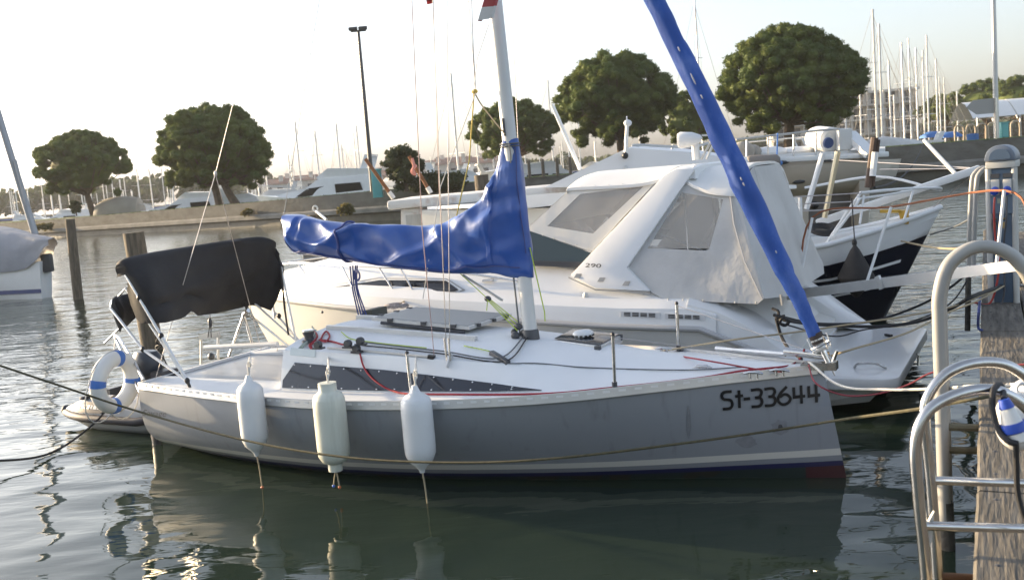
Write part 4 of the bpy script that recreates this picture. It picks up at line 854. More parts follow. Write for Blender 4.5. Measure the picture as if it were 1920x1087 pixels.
# ---------------------------------------------------------------- fenders
fw = M("white_fender", (.70, .72, .73), .42, var=.03, vs=3, dirt=(.42, .42, .36), ds=6, da=.25); fo = M("yellowed_fender", (.60, .62, .54), .5, var=.06, vs=4, dirt=(.34, .34, .27), ds=4, da=.5, stretch=(3, 3, .35))
def fender(px, ptop, pbot, rad, label, mat, prof, tail, knob, eye):
    b = -(bs_(Ly(px, 780, -1.3).x) + rad + .02); top = Ly(px, ptop, b); bot = Ly(px, pbot, b); L_ = top.z - bot.z; o = V((top.x, b, top.z))
    rt = thing("fender", label, "fender", G(o - V((0, 0, L_))), "white fenders hung along the grey hull")
    part("body", B().lathe(o, (0, 0, -1), [(t * L_, r * rad) for t, r in prof], 28), mat, rt, ang=50)
    hx = o.x; ry = -(bs_(hx) - .03)
    yt_ = onroof(px + 3, eye, .012); rp = Ly(px + 1, ptop - 14, ry - .03); part("rope", B().tube(cr([o + V((0, 0, -.02)), o + V((.004, .02, .06)), rp, yt_], 4), .0075, 6).tube(cr([o + V((.012, 0, -.01)), o + V((-.012, .02, .08)), rp + V((.015, 0, 0)), yt_ + V((0, 0, .012))], 4), .0065, 6).torus(o + V((.0, .03, .085)), (.4, 1, .2), .018, .007, 12, 5), whr, rt)
    e = o - V((0, 0, L_)); tl = part("tail", B().tube(cr([e + V((0, 0, .02)), e + V((.012, 0, -tail * .4)), e + V((.02, 0, -tail))], 5), .006, 6), tanr, rt)
    part("stopper", B().ell(e + V((.02, 0, -tail)), (.013, .013, .013), 10, 8), knob, tl)
    return rt, o, e
org = M("orange_knob", (.65, .18, .07), .4); blu = M("blue_knob", (.06, .16, .55), .4)
pr1 = [(0, .16), (.03, .22), (.08, .35), (.13, .8), (.18, .97), (.3, 1), (.7, 1), (.78, .97), (.86, .78), (.93, .35), (.97, .2), (1, .16)]
pr2 = [(0, .56), (.085, .56), (.10, .62), (.13, .86), (.19, .99), (.3, 1.0), (.72, 1.0), (.82, .96), (.89, .75), (.915, .46), (1, .43)]
fender(465, 703, 853, .108, "white fender at the stern quarter with a small blue patch at its lower tip", fw, pr1, .26, org, 672)
_, o2, e2 = fender(613, 717, 880, .124, "yellowed square-necked fender with two short tails under the cabin window", fo, pr2, .13, org, 672)
fender(777, 722, 884, .116, "white fender with a small red mark hung nearest the shroud", fw, pr1, .25, org, 672)
f2 = [o for o in COL.objects if o.name.startswith("fender")][1]
tl = part("tail", B().tube(cr([e2, e2 + V((-.02, 0, -.06)), e2 + V((-.035, 0, -.12))], 4), .006, 6), tanr, f2); part("stopper", B().ell(e2 + V((-.035, 0, -.125)), (.013, .013, .013), 10, 8), blu, tl)
# ---------------------------------------------------------------- lifebuoy
lc = Lx(216, 716, -6.36); ax = (FR.to_3x3() @ V((-1, -.12, .12))).normalized()
rt = thing("lifebuoy", "white ring lifebuoy with four blue bands hanging at the stern rail", "lifebuoy", G(lc) - V((0, 0, .3)))
part("ring", MB().torus(G(lc), ax, .222, .073, 48, 16), vinylw, rt)
aa = V((0, 0, 1)).cross(ax).normalized(); bb = ax.cross(aa); bandm = M("blue_band", (.06, .18, .55), .5)
for k in range(4):
    th = radians(98 + 90 * k)
    part("band", MB().loft([[G(lc) + (aa * cos(th + d) + bb * sin(th + d)) * (.222 + .0755 * cos(2 * pi * j / 16)) + ax * .0755 * sin(2 * pi * j / 16) for j in range(16)] for d in (-.13, -.06, 0, .06, .13)]), bandm, rt)
pts = []
for k in range(4):
    for j in range(8):
        t = j / 8; th = radians(98 + 90 * (k + t)); rr = .302 + (.10 if k in (1, 2) else .015) * sin(pi * t); pts.append(G(lc) + (aa * cos(th) + bb * sin(th)) * rr - V((0, 0, .03 * sin(pi * t))) + ax * .02)
part("grab_line", MB().tube(pts + [pts[0]], .006, 5), whr, rt)
part("lanyard", MB().tube([G(lc) + bb * .29, G(Ly(216, 632, -.45))], .006, 5), whr, rt)
# ---------------------------------------------------------------- inflatable dinghy behind the stern
dg0 = W(112, 806, 0); dg1 = W(300, 822, 0); dd = (dg1 - dg0).normalized(); dn = V((-dd.y, dd.x, 0)); tz = .17
dgm = M("grey_hypalon", (.31, .32, .33), .5, var=.04, vs=3, dirt=(.4, .4, .36), ds=3, da=.2); dbk = M("dark_rubber", (.03, .03, .04), .6)
rt = thing("inflatable_dinghy", "light grey inflatable dinghy with dark rubbing strake behind the stern", "dinghy", dg0)
def dp(x, y, z): return dg0 + dd * x + dn * y + V((0, 0, z))
rad = .19
for y in (.2, 1.0):
    part("tube", MB().tube([dp(-.12, y - .0, tz), dp(-.05, y, tz), dp(.1, y, tz), dp(.32, y, tz), dp(.5, y, tz), dp(1.2, y, tz), dp(1.4, lerp(y, .6, .12), tz + .03), dp(1.62, lerp(y, .6, .5), tz + .08), dp(1.72, lerp(y, .6, .95), tz + .1)], [.035, .05, .11, .17, rad, rad, rad, rad, rad * .9], 20), dgm, rt, ang=60)
    s_ = -1 if y < .6 else 1
    part("strake", MB().tube([dp(-.13, y, tz - .02), dp(-.05, y + s_ * .04, tz - .02), dp(.12, y + s_ * .115, tz - .02), dp(.32, y + s_ * .168, tz - .02), dp(.5, y + s_ * .186, tz - .02), dp(1.2, y + s_ * .186, tz - .02), dp(1.4, lerp(y, .6, .12) + s_ * .186, tz + .01)], [.045, .046, .046, .046, .046, .046, .046], 10), dbk, rt)
part("tube_end", MB().ell(dp(-.12, .2, tz), (.055, .055, .055), 10, 8), dbk, rt)
part("transom_board", MB().box(dp(.38, .62, .2), (.05, .5, .36), Matrix(((dd.x, dn.x, 0), (dd.y, dn.y, 0), (0, 0, 1)))), dkg, rt)
part("seat", MB().bar(dp(.95, .25, .34), dp(.95, .95, .34), .22, .025), dkg, rt)
part("floor", MB().prism([dp(.38, .3, .06), dp(1.45, .35, .06), dp(1.45, .85, .06), dp(.38, .95, .06)], (0, 0, .02)), dkg, rt)
for x in (.42, .8):
    h = part("handle", MB().tube(cr([dp(x - .1, .14, tz + rad * .93), dp(x - .03, .12, tz + rad * 1.08), dp(x + .03, .12, tz + rad * 1.08), dp(x + .1, .14, tz + rad * .93)], 4), .014, 6), dbk, rt); part("patch", MB().ell(dp(x - .1, .12, tz + rad * .9), (.06, .05, .02), 10, 6).ell(dp(x + .1, .12, tz + rad * .9), (.04, .04, .02), 10, 6), dbk, h)
def tubept(x, a, o=.004):
    o += .009
    x -= .24; r_ = interp([.1, .32, .5], [.11, .17, .19], x) + .002; return dp(x, .2 - (r_ + o) * cos(a), tz + (r_ + o) * sin(a))
def badge(x0, x1, a0, a1, o, tip=.05): 
    am = (a0 + a1) / 2; return [tubept(x0 + tip, a0, o), tubept(x1 - tip, a0, o), tubept(x1, am, o), tubept(x1 - tip, a1, o), tubept(x0 + tip, a1, o), tubept(x0, am, o)]
def ribbon(lst, o): 
    return MB().add(lst, [tuple(range(len(lst)))])
lg = part("logo", MB().loft([[tubept(x, a, .004) for a in ((.22, .42, .62, .82) if .46 < x < .94 else (.42, .5, .54, .62))] for x in (.40, .48, .58, .68, .78, .92, 1.0)], False, False), dbk, rt)
wl = M("pale_mark", (.6, .61, .6), .5)
mb = MB(); vs, fs = text_polys("RIB", 0)
for i, (x, w) in enumerate(((.54, .035), (.595, .05), (.655, .03), (.70, .045), (.76, .03), (.805, .05), (.865, .03))):
    mb.loft([[tubept(xx, a, .007) for a in (.42, .52, .62)] for xx in (x, x + w)], False, False)
mb.loft([[tubept(.47 + .028 * cos(t * pi / 5), .52 + .14 * sin(t * pi / 5), .007), tubept(.47 + .02 * cos(t * pi / 5), .52 + .10 * sin(t * pi / 5), .007)] for t in range(11)], False, False)
part("logo_mark", mb, wl, lg)
mb = MB()
for k in range(3): mb.loft([[tubept(x + k * .06, a, .005), tubept(x + .03 + k * .06, a, .005)] for x, a in ((1.06, .3), (1.10, .5), (1.06, .7))], False, False)
part("chevrons", mb, wl, rt)
p = W(262, 826, .06); rt = thing("floating_bracket", "small dark outboard skeg and propeller half out of the water at the stern", "outboard part", p) if False else None
# ================================================================ the white motor cruiser alongside (same frame; its middle lies at y = 2.95)
YM = 2.95
cru = thing("motor_cruiser", "white motor cruiser with canvas cockpit enclosure moored behind the grey sailing boat", "motor cruiser", frame=FR)
KX = [-8.35, -8.1, -7.5, -6.7, -5.8, -4.8, -3.6, -2.4, -1.5, -1.0, -.75]
KB = [.03, .28, .68, 1.05, 1.30, 1.42, 1.47, 1.48, 1.47, 1.45, 1.43]
KZ = [1.02, 1.05, 1.08, 1.07, 1.03, .98, .91, .845, .82, .62, .52]     # rubbing strake height
KW = [.0, .03, .25, .62, .95, 1.15, 1.25, 1.28, 1.28, 1.26, 1.25]
def ksm(T, x): return sum(interp(KX, T, x + d) for d in (-.15, 0, .15)) / 3 if -8.1 < x < -1.7 else interp(KX, T, x)
def ksec(x):
    b = ksm(KB, x); z = ksm(KZ, x); w = ksm(KW, x); o = []
    for zz, f in ((z, 1), (z * .7, .8), (z * .4, .45), (.12, .08), (0, 0)): o.append(V((x + (.55 * (1 - zz / 1.0) if x < -8 else .25 * (1 - zz) if x < -7 else 0), YM - lerp(w, b, f), zz)))
    o.append(V((x + (.6 if x < -8 else 0), YM - w * .55, -.25)))
    return o + [V((p.x, 2 * YM - p.y, p.z)) for p in o[::-1]]
kx = [-8.35, -8.22, -8.1, -7.8, -7.5, -7.1, -6.7, -6.2, -5.8, -5.3, -4.8, -4.2, -3.6, -3.0, -2.4, -1.9, -1.5, -1.25, -1.0, -.75]
part("hull", B().loft([ksec(x) for x in kx]), gel2, cru, ang=50)
rb = []
for sgn in (-1, 1):
    part("rubbing_strake", B().tube([V((x, YM + sgn * (ksm(KB, x) + .012), ksm(KZ, x))) for x in kx], .028, 8), M("strake_vinyl", (.42, .42, .42), .5) if sgn < 0 else MATS["strake_vinyl"], cru)
part("waterline_stripe", B().loft([[V((x, YM - ksm(KW, x) - (ksm(KB, x) - ksm(KW, x)) * f - .004, z)) for z, f in ((.0, 0), (.09, .06))] for x in kx[2:]], False, False), dkg, cru)
# superstructure: sections of the deck moulding
SX = [-8.3, -8.0, -7.4, -6.6, -5.6, -4.6, -3.6, -3.0, -2.3, -1.6, -1.35]
SA = [.03, .25, .62, .98, 1.20, 1.32, 1.36, 1.37, 1.38, 1.38, 1.36]        # outer deck step half breadth
SZ = [1.10, 1.16, 1.20, 1.22, 1.20, 1.17, 1.13, 1.10, 1.07, 1.06, 1.0]   # side deck height
SI = [.01, .10, .38, .72, .95, 1.08, 1.14, 1.16, 1.20, 1.22, 1.22]
SC = [1.12, 1.20, 1.30, 1.40, 1.46, 1.46, 1.44, 1.40, 1.28, 1.16, 1.05]   # cabin shoulder height
ST = [1.12, 1.22, 1.36, 1.50, 1.58, 1.58, 1.54, 1.46, 1.30, 1.17, 1.06]   # crown
def ssec(x):
    b = ksm(KB, x); z = ksm(KZ, x); a = interp(SX, SA, x); az = interp(SX, SZ, x); i_ = interp(SX, SI, x); c = interp(SX, SC, x); t = interp(SX, ST, x)
    o = [(b, z - .02), (b - .005, z + .05), (lerp(a, b, .75), lerp(z, az, .75)), (a, az), (lerp(a, i_, .25), az + .03), (i_ * 1.03, lerp(az, c, .65)), (i_ * .96, c), (i_ * .75, lerp(c, t, .55)), (i_ * .4, lerp(c, t, .9)), (0, t)]
    o = [V((x, YM - y, zz)) for y, zz in o]
    return o + [V((x, 2 * YM - p.y, p.z)) for p in o[-2::-1]]
sx = [-8.3, -8.1, -7.8, -7.4, -7.0, -6.6, -6.1, -5.6, -5.1, -4.6, -4.1, -3.6, -3.3, -3.0, -2.65, -2.3, -1.95, -1.6, -1.45, -1.35]
part("deck_moulding", B().loft([ssec(x) for x in sx], False, False), gel, cru, ang=35)
# moulded stern wings sloping down to the platform
for sgn in (-1, 1):
    def w_(x, y, z): return V((x, YM + sgn * y, z))
    part("stern_wing", B().loft([[w_(x, bo, zb), w_(x, bo, zb + .03), w_(x, bo - .03, zt - .05), w_(x, bo - .10, zt), w_(x, bi + .06, zt - .01), w_(x, bi, zt - .06), w_(x, bi, zb)] for x, bo, bi, zb, zt in
        ((-1.62, 1.46, 1.0, .78, 1.09), (-1.35, 1.455, .92, .70, 1.02), (-1.1, 1.45, .92, .60, .90), (-.9, 1.44, .94, .50, .76), (-.7, 1.43, .98, .42, .60), (-.52, 1.41, 1.1, .36, .46), (-.42, 1.38, 1.2, .34, .39))]), gel, cru, ang=45)
part("transom", B().prism([V((-1.36, YM - 1.0, 1.0)), V((-1.36, YM + 1.0, 1.0)), V((-.80, YM + 1.0, .36)), V((-.80, YM - 1.0, .36))], (.06, 0, .03)), gel, cru)
def rr(c, hx, hy, r, n=5):
    o = []
    for cx, cy, a0 in ((hx - r, hy - r, 0), (-hx + r, hy - r, 90), (-hx + r, -hy + r, 180), (hx - r, -hy + r, 270)):
        for k in range(n + 1): a = radians(a0 + 90 * k / n); o.append(V((c[0] + cx + r * cos(a), c[1] + cy + r * sin(a), c[2])))
    return o
pl = part("swim_platform", B().prism(rr((-.42, YM, .25), .58, 1.30, .14), (0, 0, .11)), gel, cru, bevel=.02)
part("platform_underside", B().prism([V((-.9, YM - 1.22, .235)), V((.0, YM - 1.22, .235)), V((-.1, YM - 1.15, .12)), V((-.9, YM - 1.15, .0))], (0, 2.3, 0)), gel2, pl)
part("grab_rail", B().tube(cr([Lz(1602, 688, .365), Lz(1610, 682, .41), Lz(1640, 681, .42), Lz(1662, 690, .365)], 5), .011, 8), steel, pl)
part("platform_cleat", B().bar(Lz(1660, 627, .375), Lz(1672, 629, .375), .03, .02), blk, pl)
part("swim_ladder", B().tube([Lz(1700, 640, .3), Lz(1722, 650, .3)], .012, 6).tube([Lz(1700, 655, .3), Lz(1722, 664, .3)], .012, 6).tube([Lz(1722, 650, .3), Lz(1722, 685, .12)], .012, 6), steel, pl)
# cabin side window, bow rail
kp, kn = (0, YM - 1.14, 1.3), (0, -1, .22)
def K(px, py, off=0.0): return P(px, py, (0, YM - 1.16 - off, 1.25), (0, -1, .28))
def side_off(lst, px_off): return [K(*p, px_off) for p in lst]
wo = [(605, 537), (710, 521), (838, 522), (872, 543), (858, 550), (620, 546)]; wi = [(622, 539), (712, 525), (836, 526), (860, 543), (852, 546), (625, 543)]
def ksurf(px, py, off=.01):                             # on the deck moulding's near side
    b = 1.2
    for _ in range(14):
        q = Ly(px, py, YM - b); x = min(max(q.x, -8.3), -1.35); i_ = interp(SX, SI, x); az = interp(SX, SZ, x) + .03; c = interp(SX, SC, x); a = interp(SX, SA, x)
        f = (q.z - az) / (c - az); pb = lerp(lerp(a, i_, .25), i_ * .96, min(max(f, 0), 1.3)); b = pb + off
    return Ly(px, py, YM - b)
cw = part("window_frame", B().prism([ksurf(*p, .004) for p in wo], (0, -.012, .003)), M("grey_window_frame", (.30, .30, .29), .4), cru, smooth=False)
part("window_rim", B().prism([ksurf(*p, .018) for p in [(612, 538), (711, 522.5), (837, 523.5), (867, 543), (856, 548.5), (622, 545)]], (0, -.006, .001)), gel, cw, smooth=False)
part("glass", B().prism([ksurf(*p, .028) for p in wi], (0, -.006, .001)), smoked, cw, smooth=False)
rl = []
def rz(px, py, y): return Ly(px, py, y)
rail = [Ly(970, 527, YM - 1.3), Ly(870, 512, YM - 1.3), Ly(760, 503, YM - 1.28), Ly(640, 497, YM - 1.05), Ly(560, 493, YM - .55), Ly(520, 495, YM - .05)]
rmir = [V((p.x, 2 * YM - p.y, p.z)) for p in rail[::-1]]
rail_p = part("bow_rail", B().tube(cr(rail + rmir[1:], 5), .0125, 8), steel, cru)
for a, b_ in (((559, 494), (600, 556)), ((710, 501), (748, 560)), ((752, 504), (775, 546)), ((640, 497), (668, 553))):
    q = Ly(*a, YM - interp([520, 560, 640, 760, 970], [.05, .55, 1.05, 1.28, 1.3], a[0])); f = ksurf(*b_, .0); part("rail_post", B().tube([q, f], .011, 6), steel, rail_p); part("rail_post", B().tube([V((q.x, 2 * YM - q.y, q.z)), V((f.x, 2 * YM - f.y, f.z))], .011, 6), steel, rail_p)
# windscreen, arch and canvas. Near side points on a plane that leans inboard
def T(px, py, off=0.0): return P(px, py, (0, YM - 1.30 - off, 1.15), (0, -1, .33))
def mir(p): return V((p.x, 2 * YM - p.y, p.z))
def quad_strip(near, thick=.012):                       # solid sheet between near points and their mirror images
    mb = B(); secs = []
    for p in near:
        m_ = mir(p); row = []
        for k in range(9): t = k / 8; row.append(p.lerp(m_, t) + V((0, 0, .0)))
        secs.append(row)
    top = secs; bot = [[q - V((0, 0, thick)) for q in r] for r in secs]
    for i in range(len(secs) - 1):
        mb.loft([[secs[i][k], secs[i + 1][k], bot[i + 1][k], bot[i][k]] for k in range(9)])
    return mb
win_b = M("green_tinted_glass", (.03, .048, .048), .05, coat=.3)
part("windscreen_frame", B().bar(T(985, 493), T(1090, 497), .05, .02, (0, 1, 0)).bar(T(985, 490, .01), T(1092, 493, .01), .02, .015, (0, 1, 0)), dkg, cru)
wsN = [T(985, 489), T(985, 430), T(1098, 468), T(1111, 470), T(1092, 492)]
part("windscreen", B().prism(wsN, (0, .012, .004)), win_b, cru, smooth=False); part("windscreen", B().prism([mir(p) for p in wsN], (0, -.012, .004)), win_b, cru, smooth=False)
fwd_lo, fwd_hi = T(955, 445), T(985, 378)
part("windscreen_front", B().prism([T(960, 490), T(985, 430), mir(T(985, 430)), mir(T(960, 490))], (.012, 0, 0)), win_b, cru, smooth=False)
clearv = M("clear_vinyl", (.66, .62, .56), .10, alpha=.34, var=.1, vs=3, bump=.004, bs=5); greyv = M("grey_enclosure_canvas", (.50, .495, .48), .6, var=.07, vs=2.5, bump=.03, bs=2.6, dirt=(.36, .35, .33), ds=2, da=.3)
def panel(name, near, mat, parent, th=.01, both=True, ang=20):
    o = part(name, B().prism(near, (0, th, 0)), mat, parent, smooth=False)
    if both: part(name, B().prism([mir(p) for p in near], (0, -th, 0)), mat, parent, smooth=False)
    return o
def frame_panel(name, outer, inner, mat, parent, th=.01, both=True):   # sheet with an opening
    n = len(outer); o = None
    for s_ in ((lambda p: p), mir) if both else ((lambda p: p),):
        d = V((0, th if s_ is not mir else -th, 0)); O = [s_(p) for p in outer]; I = [s_(p) for p in inner]; vs = O + I + [p + d for p in O] + [p + d for p in I]; fs = []
        for i in range(n):
            j = (i + 1) % n; fs += [(i, j, n + j, n + i), (2 * n + i, 3 * n + i, 3 * n + j, 2 * n + j), (i, 2 * n + i, 2 * n + j, j), (n + i, n + j, 3 * n + j, 3 * n + i)]
        q = part(name, B().add(vs, fs), mat, parent, smooth=False); o = o or q
    return o
# forward canvas: side panel with clear window, front panel, roof
fo_ = [T(985, 430), T(1072, 352), T(1232, 338), T(1108, 474)]; fi_ = [T(1026, 424), T(1088, 364), T(1206, 350), T(1112, 438)]
enc = frame_panel("side_canvas", fo_, fi_, M("cream_canvas", (.66, .63, .57), .6, var=.05, vs=3, bump=.008, bs=4), cru)
panel("clear_window", [p + V((0, .003, 0)) for p in fi_], clearv, enc, .004)
part("front_canvas", B().prism([T(985, 430), T(1072, 352), mir(T(1072, 352)), mir(T(985, 430))], (.012, 0, 0)), MATS["cream_canvas"], enc, smooth=False)
def crown_to(pts, z, ramp=3): return [max(.01, z - p.z) * min(1, (i + .3) / ramp) for i, p in enumerate(pts)]
def roof_strip(pts, crown, thick=.03):
    secs = []
    for p, c in zip(pts, crown):
        m_ = mir(p); up = [p.lerp(m_, k / 10) + V((0, 0, c * (1 - (2 * k / 10 - 1) ** 4))) for k in range(11)]
        secs.append(up + [q - V((0, 0, thick)) for q in up[::-1]])
    return B().loft(secs)
frp = cr([T(1062, 358, .02), T(1068, 352, .025), T(1130, 349, .03), T(1200, 344, .03), T(1246, 334, .02)], 4); part("front_roof", roof_strip(frp, crown_to(frp, 2.31, 5)), vinylw, cru, ang=60)
mb = B()
for k in range(6): mb.ell(T(1090 + k * 26, 350 - k * 1.6, .012), (.008, .006, .008), 6, 4)
for k in range(5): mb.ell(T(1018 + k * 21, 441 + k * 6, .008), (.008, .006, .008), 6, 4)
part("snap", mb, galv, enc)
# radar arch: near leg, far leg, top
aN = [T(1068, 517, .06), T(1245, 328, .06), T(1268, 316, .06), T(1304, 316, .06), T(1175, 503, .06), T(1219, 547, .06), T(1116, 541, .06)]
arch = part("radar_arch", B().prism(aN, (0, .16, .02)), gel, cru, bevel=.02); part("radar_arch", B().prism([mir(p) for p in aN], (0, -.16, .02)), gel, cru, bevel=.02)
t0, t1 = T(1250, 326, .04), T(1303, 316, .04)
part("arch_top", roof_strip([t0, t0.lerp(t1, .1) + V((0, 0, .01)), t0.lerp(t1, .9) + V((0, 0, .01)), t1], [.05, .055, .04, .03], .10), gel, arch, ang=50)
vs, fs = text_polys("290", .12); xm = max(v.x for v in vs)
def onarch(px, py, o=.064): return T(px, py, o)
part("model_number", B().add([onarch(1096 + v.x / xm * 31, 500.5 - v.y * 10.5 + v.x / xm * 1.5) for v in vs], fs), reg, arch, smooth=False)
mb = B()
for px, py in ((1083, 517), (1127, 524), (1174, 531)): mb.prism([onarch(px - 7, py + 4, .062), onarch(px - 2, py - 4, .062), onarch(px + 8, py - 4, .062), onarch(px + 4, py + 4, .062)], (0, -.006, 0))
part("arch_vent", mb, M("grille_grey", (.33, .33, .32), .5), arch, smooth=False)
part("foot_seam", B().bar(T(1116, 543, .05), T(1219, 549, .05), .012, .008, (0, 1, 0)).bar(T(1066, 520, .05), T(1116, 543, .05), .012, .008, (0, 1, 0)), MATS["grille_grey"], arch)
# aft enclosure
so_ = [T(1178, 502, .02), T(1276, 345, .02), T(1372, 362, .02), T(1392, 400, .02), T(1432, 560, .03), T(1420, 570, .03), T(1247, 562, .03), T(1222, 548, .03)]
si_ = [T(1214, 466, .02), T(1278, 361, .02), T(1356, 374, .02), T(1350, 396, .02), T(1330, 466, .02), T(1322, 470, .02), T(1240, 466, .02), T(1225, 466, .02)]
encl = frame_panel("aft_side_canvas", so_, si_, greyv, cru)
panel("clear_window", [si_[0], si_[1], si_[2], si_[4]], clearv, encl, .004)
def crease(a, b_, w=.012): return B().tube([a, b_], w, 5)
mb = B().tube([T(1369, 366, .035), T(1376, 420, .035), T(1396, 490, .04), T(1430, 562, .04)], .008, 5)
part("zip", mb, MATS["strake_vinyl"], encl)
aft = [T(1372, 362, .02), T(1432, 560, .03)]
back_t, back_b = T(1372, 362, .02), T(1432, 560, .03)
bt2 = V((back_t.x + .55, back_t.y + .25, back_t.z + .06)); bb2 = V((back_b.x + .52, back_b.y + .2, back_b.z - .02))
part("aft_canvas", B().prism([back_t, V((back_t.x + .08, back_t.y + .5, 2.24)), V((back_b.x + .10, back_b.y + .5, back_b.z - .05)), back_b], (.01, .004, 0)).prism([V((back_t.x + .08, back_t.y + .5, 2.24)), V((back_t.x + .08, 2 * YM - back_t.y - .5, 2.24)), V((back_b.x + .10, 2 * YM - back_b.y - .5, back_b.z - .05)), V((back_b.x + .10, back_b.y + .5, back_b.z - .05))], (.012, 0, 0)).prism([mir(p) for p in (back_t, V((back_t.x + .08, back_t.y + .5, 2.24)), V((back_b.x + .10, back_b.y + .5, back_b.z - .05)), back_b)], (.01, -.004, 0)), greyv, encl, smooth=False)
arp = cr([T(1286, 338, .03), T(1300, 347, .05), T(1330, 358, .06), T(1368, 362, .06), T(1384, 362, .03)], 4); part("aft_roof", roof_strip(arp, crown_to(arp, 2.28, 1), .03), vinylw, cru, ang=60)
q = V((back_t.x + .08, YM, back_t.z + .05)); pw = [V((q.x + .014, YM + y, z)) for y, z in ((-.5, q.z - .15), (.5, q.z - .15), (.55, q.z - .75), (-.55, q.z - .75))]
part("aft_window", B().prism([p + V(((q.z - p.z) * .08 + .02, 0, 0)) for p in pw], (.006, 0, 0)), clearv, encl, smooth=False)
mb = B()
for px, py in ((1253, 561), (1281, 562), (1319, 563), (1379, 567), (1418, 567)): mb.ell(T(px, py, .04), (.01, .008, .01), 6, 4)
part("snap", mb, galv, encl)
part("canopy_pole", B().tube([T(1283, 362, -.15), T(1291, 470, -.15)], .013, 6).tube([T(1240, 440, -.2), T(1340, 480, -.3)], .013, 6).tube([V((-1.9, YM + .8, 1.1)), V((-2.0, YM + .9, 2.1))], .05, 8), steel, encl)
# searchlight / antenna dome on the arch
hp_ = V(((t0.x + t1.x) / 2, YM + .1, t1.z + .10))
hp_ = Ly(1307, 330, YM - .2); hp_ = V((hp_.x, hp_.y, t1.z + .08))
rd = part("antenna_mast", B().tube([hp_, V((hp_.x, hp_.y, hp_.z + .18))], .04, 10), gel, arch)
part("radome", B().lathe(V((hp_.x - .02, hp_.y - .08, hp_.z + .21)), (.95, .2, .02), [(-.13, .0), (-.13, .07), (-.10, .085), (.02, .07), (.10, .035), (.12, 0)], 16), gel, rd)
part("antenna_strut", B().tube([V((hp_.x + .05, hp_.y, hp_.z)), V((hp_.x + .2, hp_.y, hp_.z + .22))], .014, 6).tube([V((hp_.x + .14, hp_.y - .1, hp_.z)), V((hp_.x + .24, hp_.y, hp_.z + .24))], .014, 6).tube([V((hp_.x + .26, hp_.y, hp_.z)), V((hp_.x + .26, hp_.y, hp_.z + .25))], .014, 6).bar(V((hp_.x + .08, hp_.y, hp_.z + .24)), V((hp_.x + .28, hp_.y, hp_.z + .23)), .06, .02), galv, rd)
# vents, fill, fittings on the near side
def Kb(px, py, off=.0):                                  # near hull top side between strake and side deck
    b = 1.45
    for _ in range(12):
        q = Ly(px, py, YM - b); x = min(max(q.x, -8.2), -1.36); f = min(max((q.z - ksm(KZ, x)) / max(interp(SX, SZ, x) - ksm(KZ, x), .02), 0), .75); b = lerp(ksm(KB, x) - .003, lerp(interp(SX, SA, x), ksm(KB, x), .75), f / .75) + off
    return Ly(px, py, YM - b)
for x0, x1, y0 in ((1164, 1238, 584), (1247, 1323, 588)):
    v_ = part("engine_vent", B().prism([Kb(x0, y0 - 1, .002), Kb(x1, y0 + 2, .002), Kb(x1, y0 + 13, .002), Kb(x0, y0 + 9, .002)], (0, -.008, 0)), M("vent_white", (.6, .6, .6), .4) if x0 < 1200 else MATS["vent_white"], cru, smooth=False)
    mb = B()
    for k in range(4):
        for r in range(3):
            xx = x0 + 6 + k * 15.5; yy = y0 + 1.2 + r * 2.6 + k * .6; mb.prism([Kb(xx, yy, .012), Kb(xx + 12, yy + .5, .012), Kb(xx + 12, yy + 2.1, .012), Kb(xx, yy + 1.6, .012)], (0, -.003, 0))
    part("slots", mb, blk, v_, smooth=False)
part("fuel_cap", B().ell(ksurf(1098, 556, .012), (.03, .012, .045), 12, 8), galv, cru)
mb = B()
for px, py in ((1121, 614), (1233, 617), (604, 585)): mb.ell(Ly(px, py, YM - 1.465), (.02, .012, .016), 8, 6)
part("skin_fitting", mb, dkg, cru)
part("hull_cleat", B().tube([ksurf(905, 527, .03), ksurf(925, 525, .03)], .012, 6), steel, cru)
part("hull_emblem", B().prism([ksurf(903, 524, .006), ksurf(916, 527, .006), ksurf(926, 521, .006), ksurf(914, 523, .006)], (0, -.004, 0)), MATS["grille_grey"], cru, smooth=False)
part("deck_rope", B().tube(cr([ksurf(763, 558, .02), ksurf(775, 552, .03), ksurf(782, 556, .03), ksurf(768, 560, .03), Ly(750, 570, 1.45)], 4), .012, 6), tanr, cru)
part("stern_grab", B().tube([Ly(1464, 552, YM - 1.40), Ly(1467, 572, YM - 1.40)], .014, 6), MATS["grille_grey"], cru)
solo("black_rope_hank", B().tube(cr([Ly(1448, 578, 1.42), Ly(1460, 585, 1.4), Ly(1455, 600, 1.42), Ly(1470, 592, 1.4), Ly(1462, 604, 1.4), Ly(1472, 610, 1.42), Ly(1478, 600, 1.4), Ly(1450, 590, 1.4)], 5), .014, 6), blkr, "hank of black rope hitched on the cruiser's white stern", "rope")
# grey bundle of rope on the near foredeck side of the cruiser behind the solar panel
rt = thing("rope_bundle", "greyish bundle of mooring rope on the deck behind the solar panel", "rope", G(Ly(745, 580, 1.42))); random.seed(5); pts = []
for k in range(60): a = k * .9; pts.append(G(Ly(743, 580, 1.4)) + V((cos(a) * .10 * (1 + .3 * sin(k * 1.7)), sin(a) * .08, .02 + .035 * abs(sin(k * 2.3)))))
part("coil", MB().tube(cr(pts, 3), .01, 5), M("speckled_rope", (.30, .28, .28), .85, var=.5, vs=60), rt)
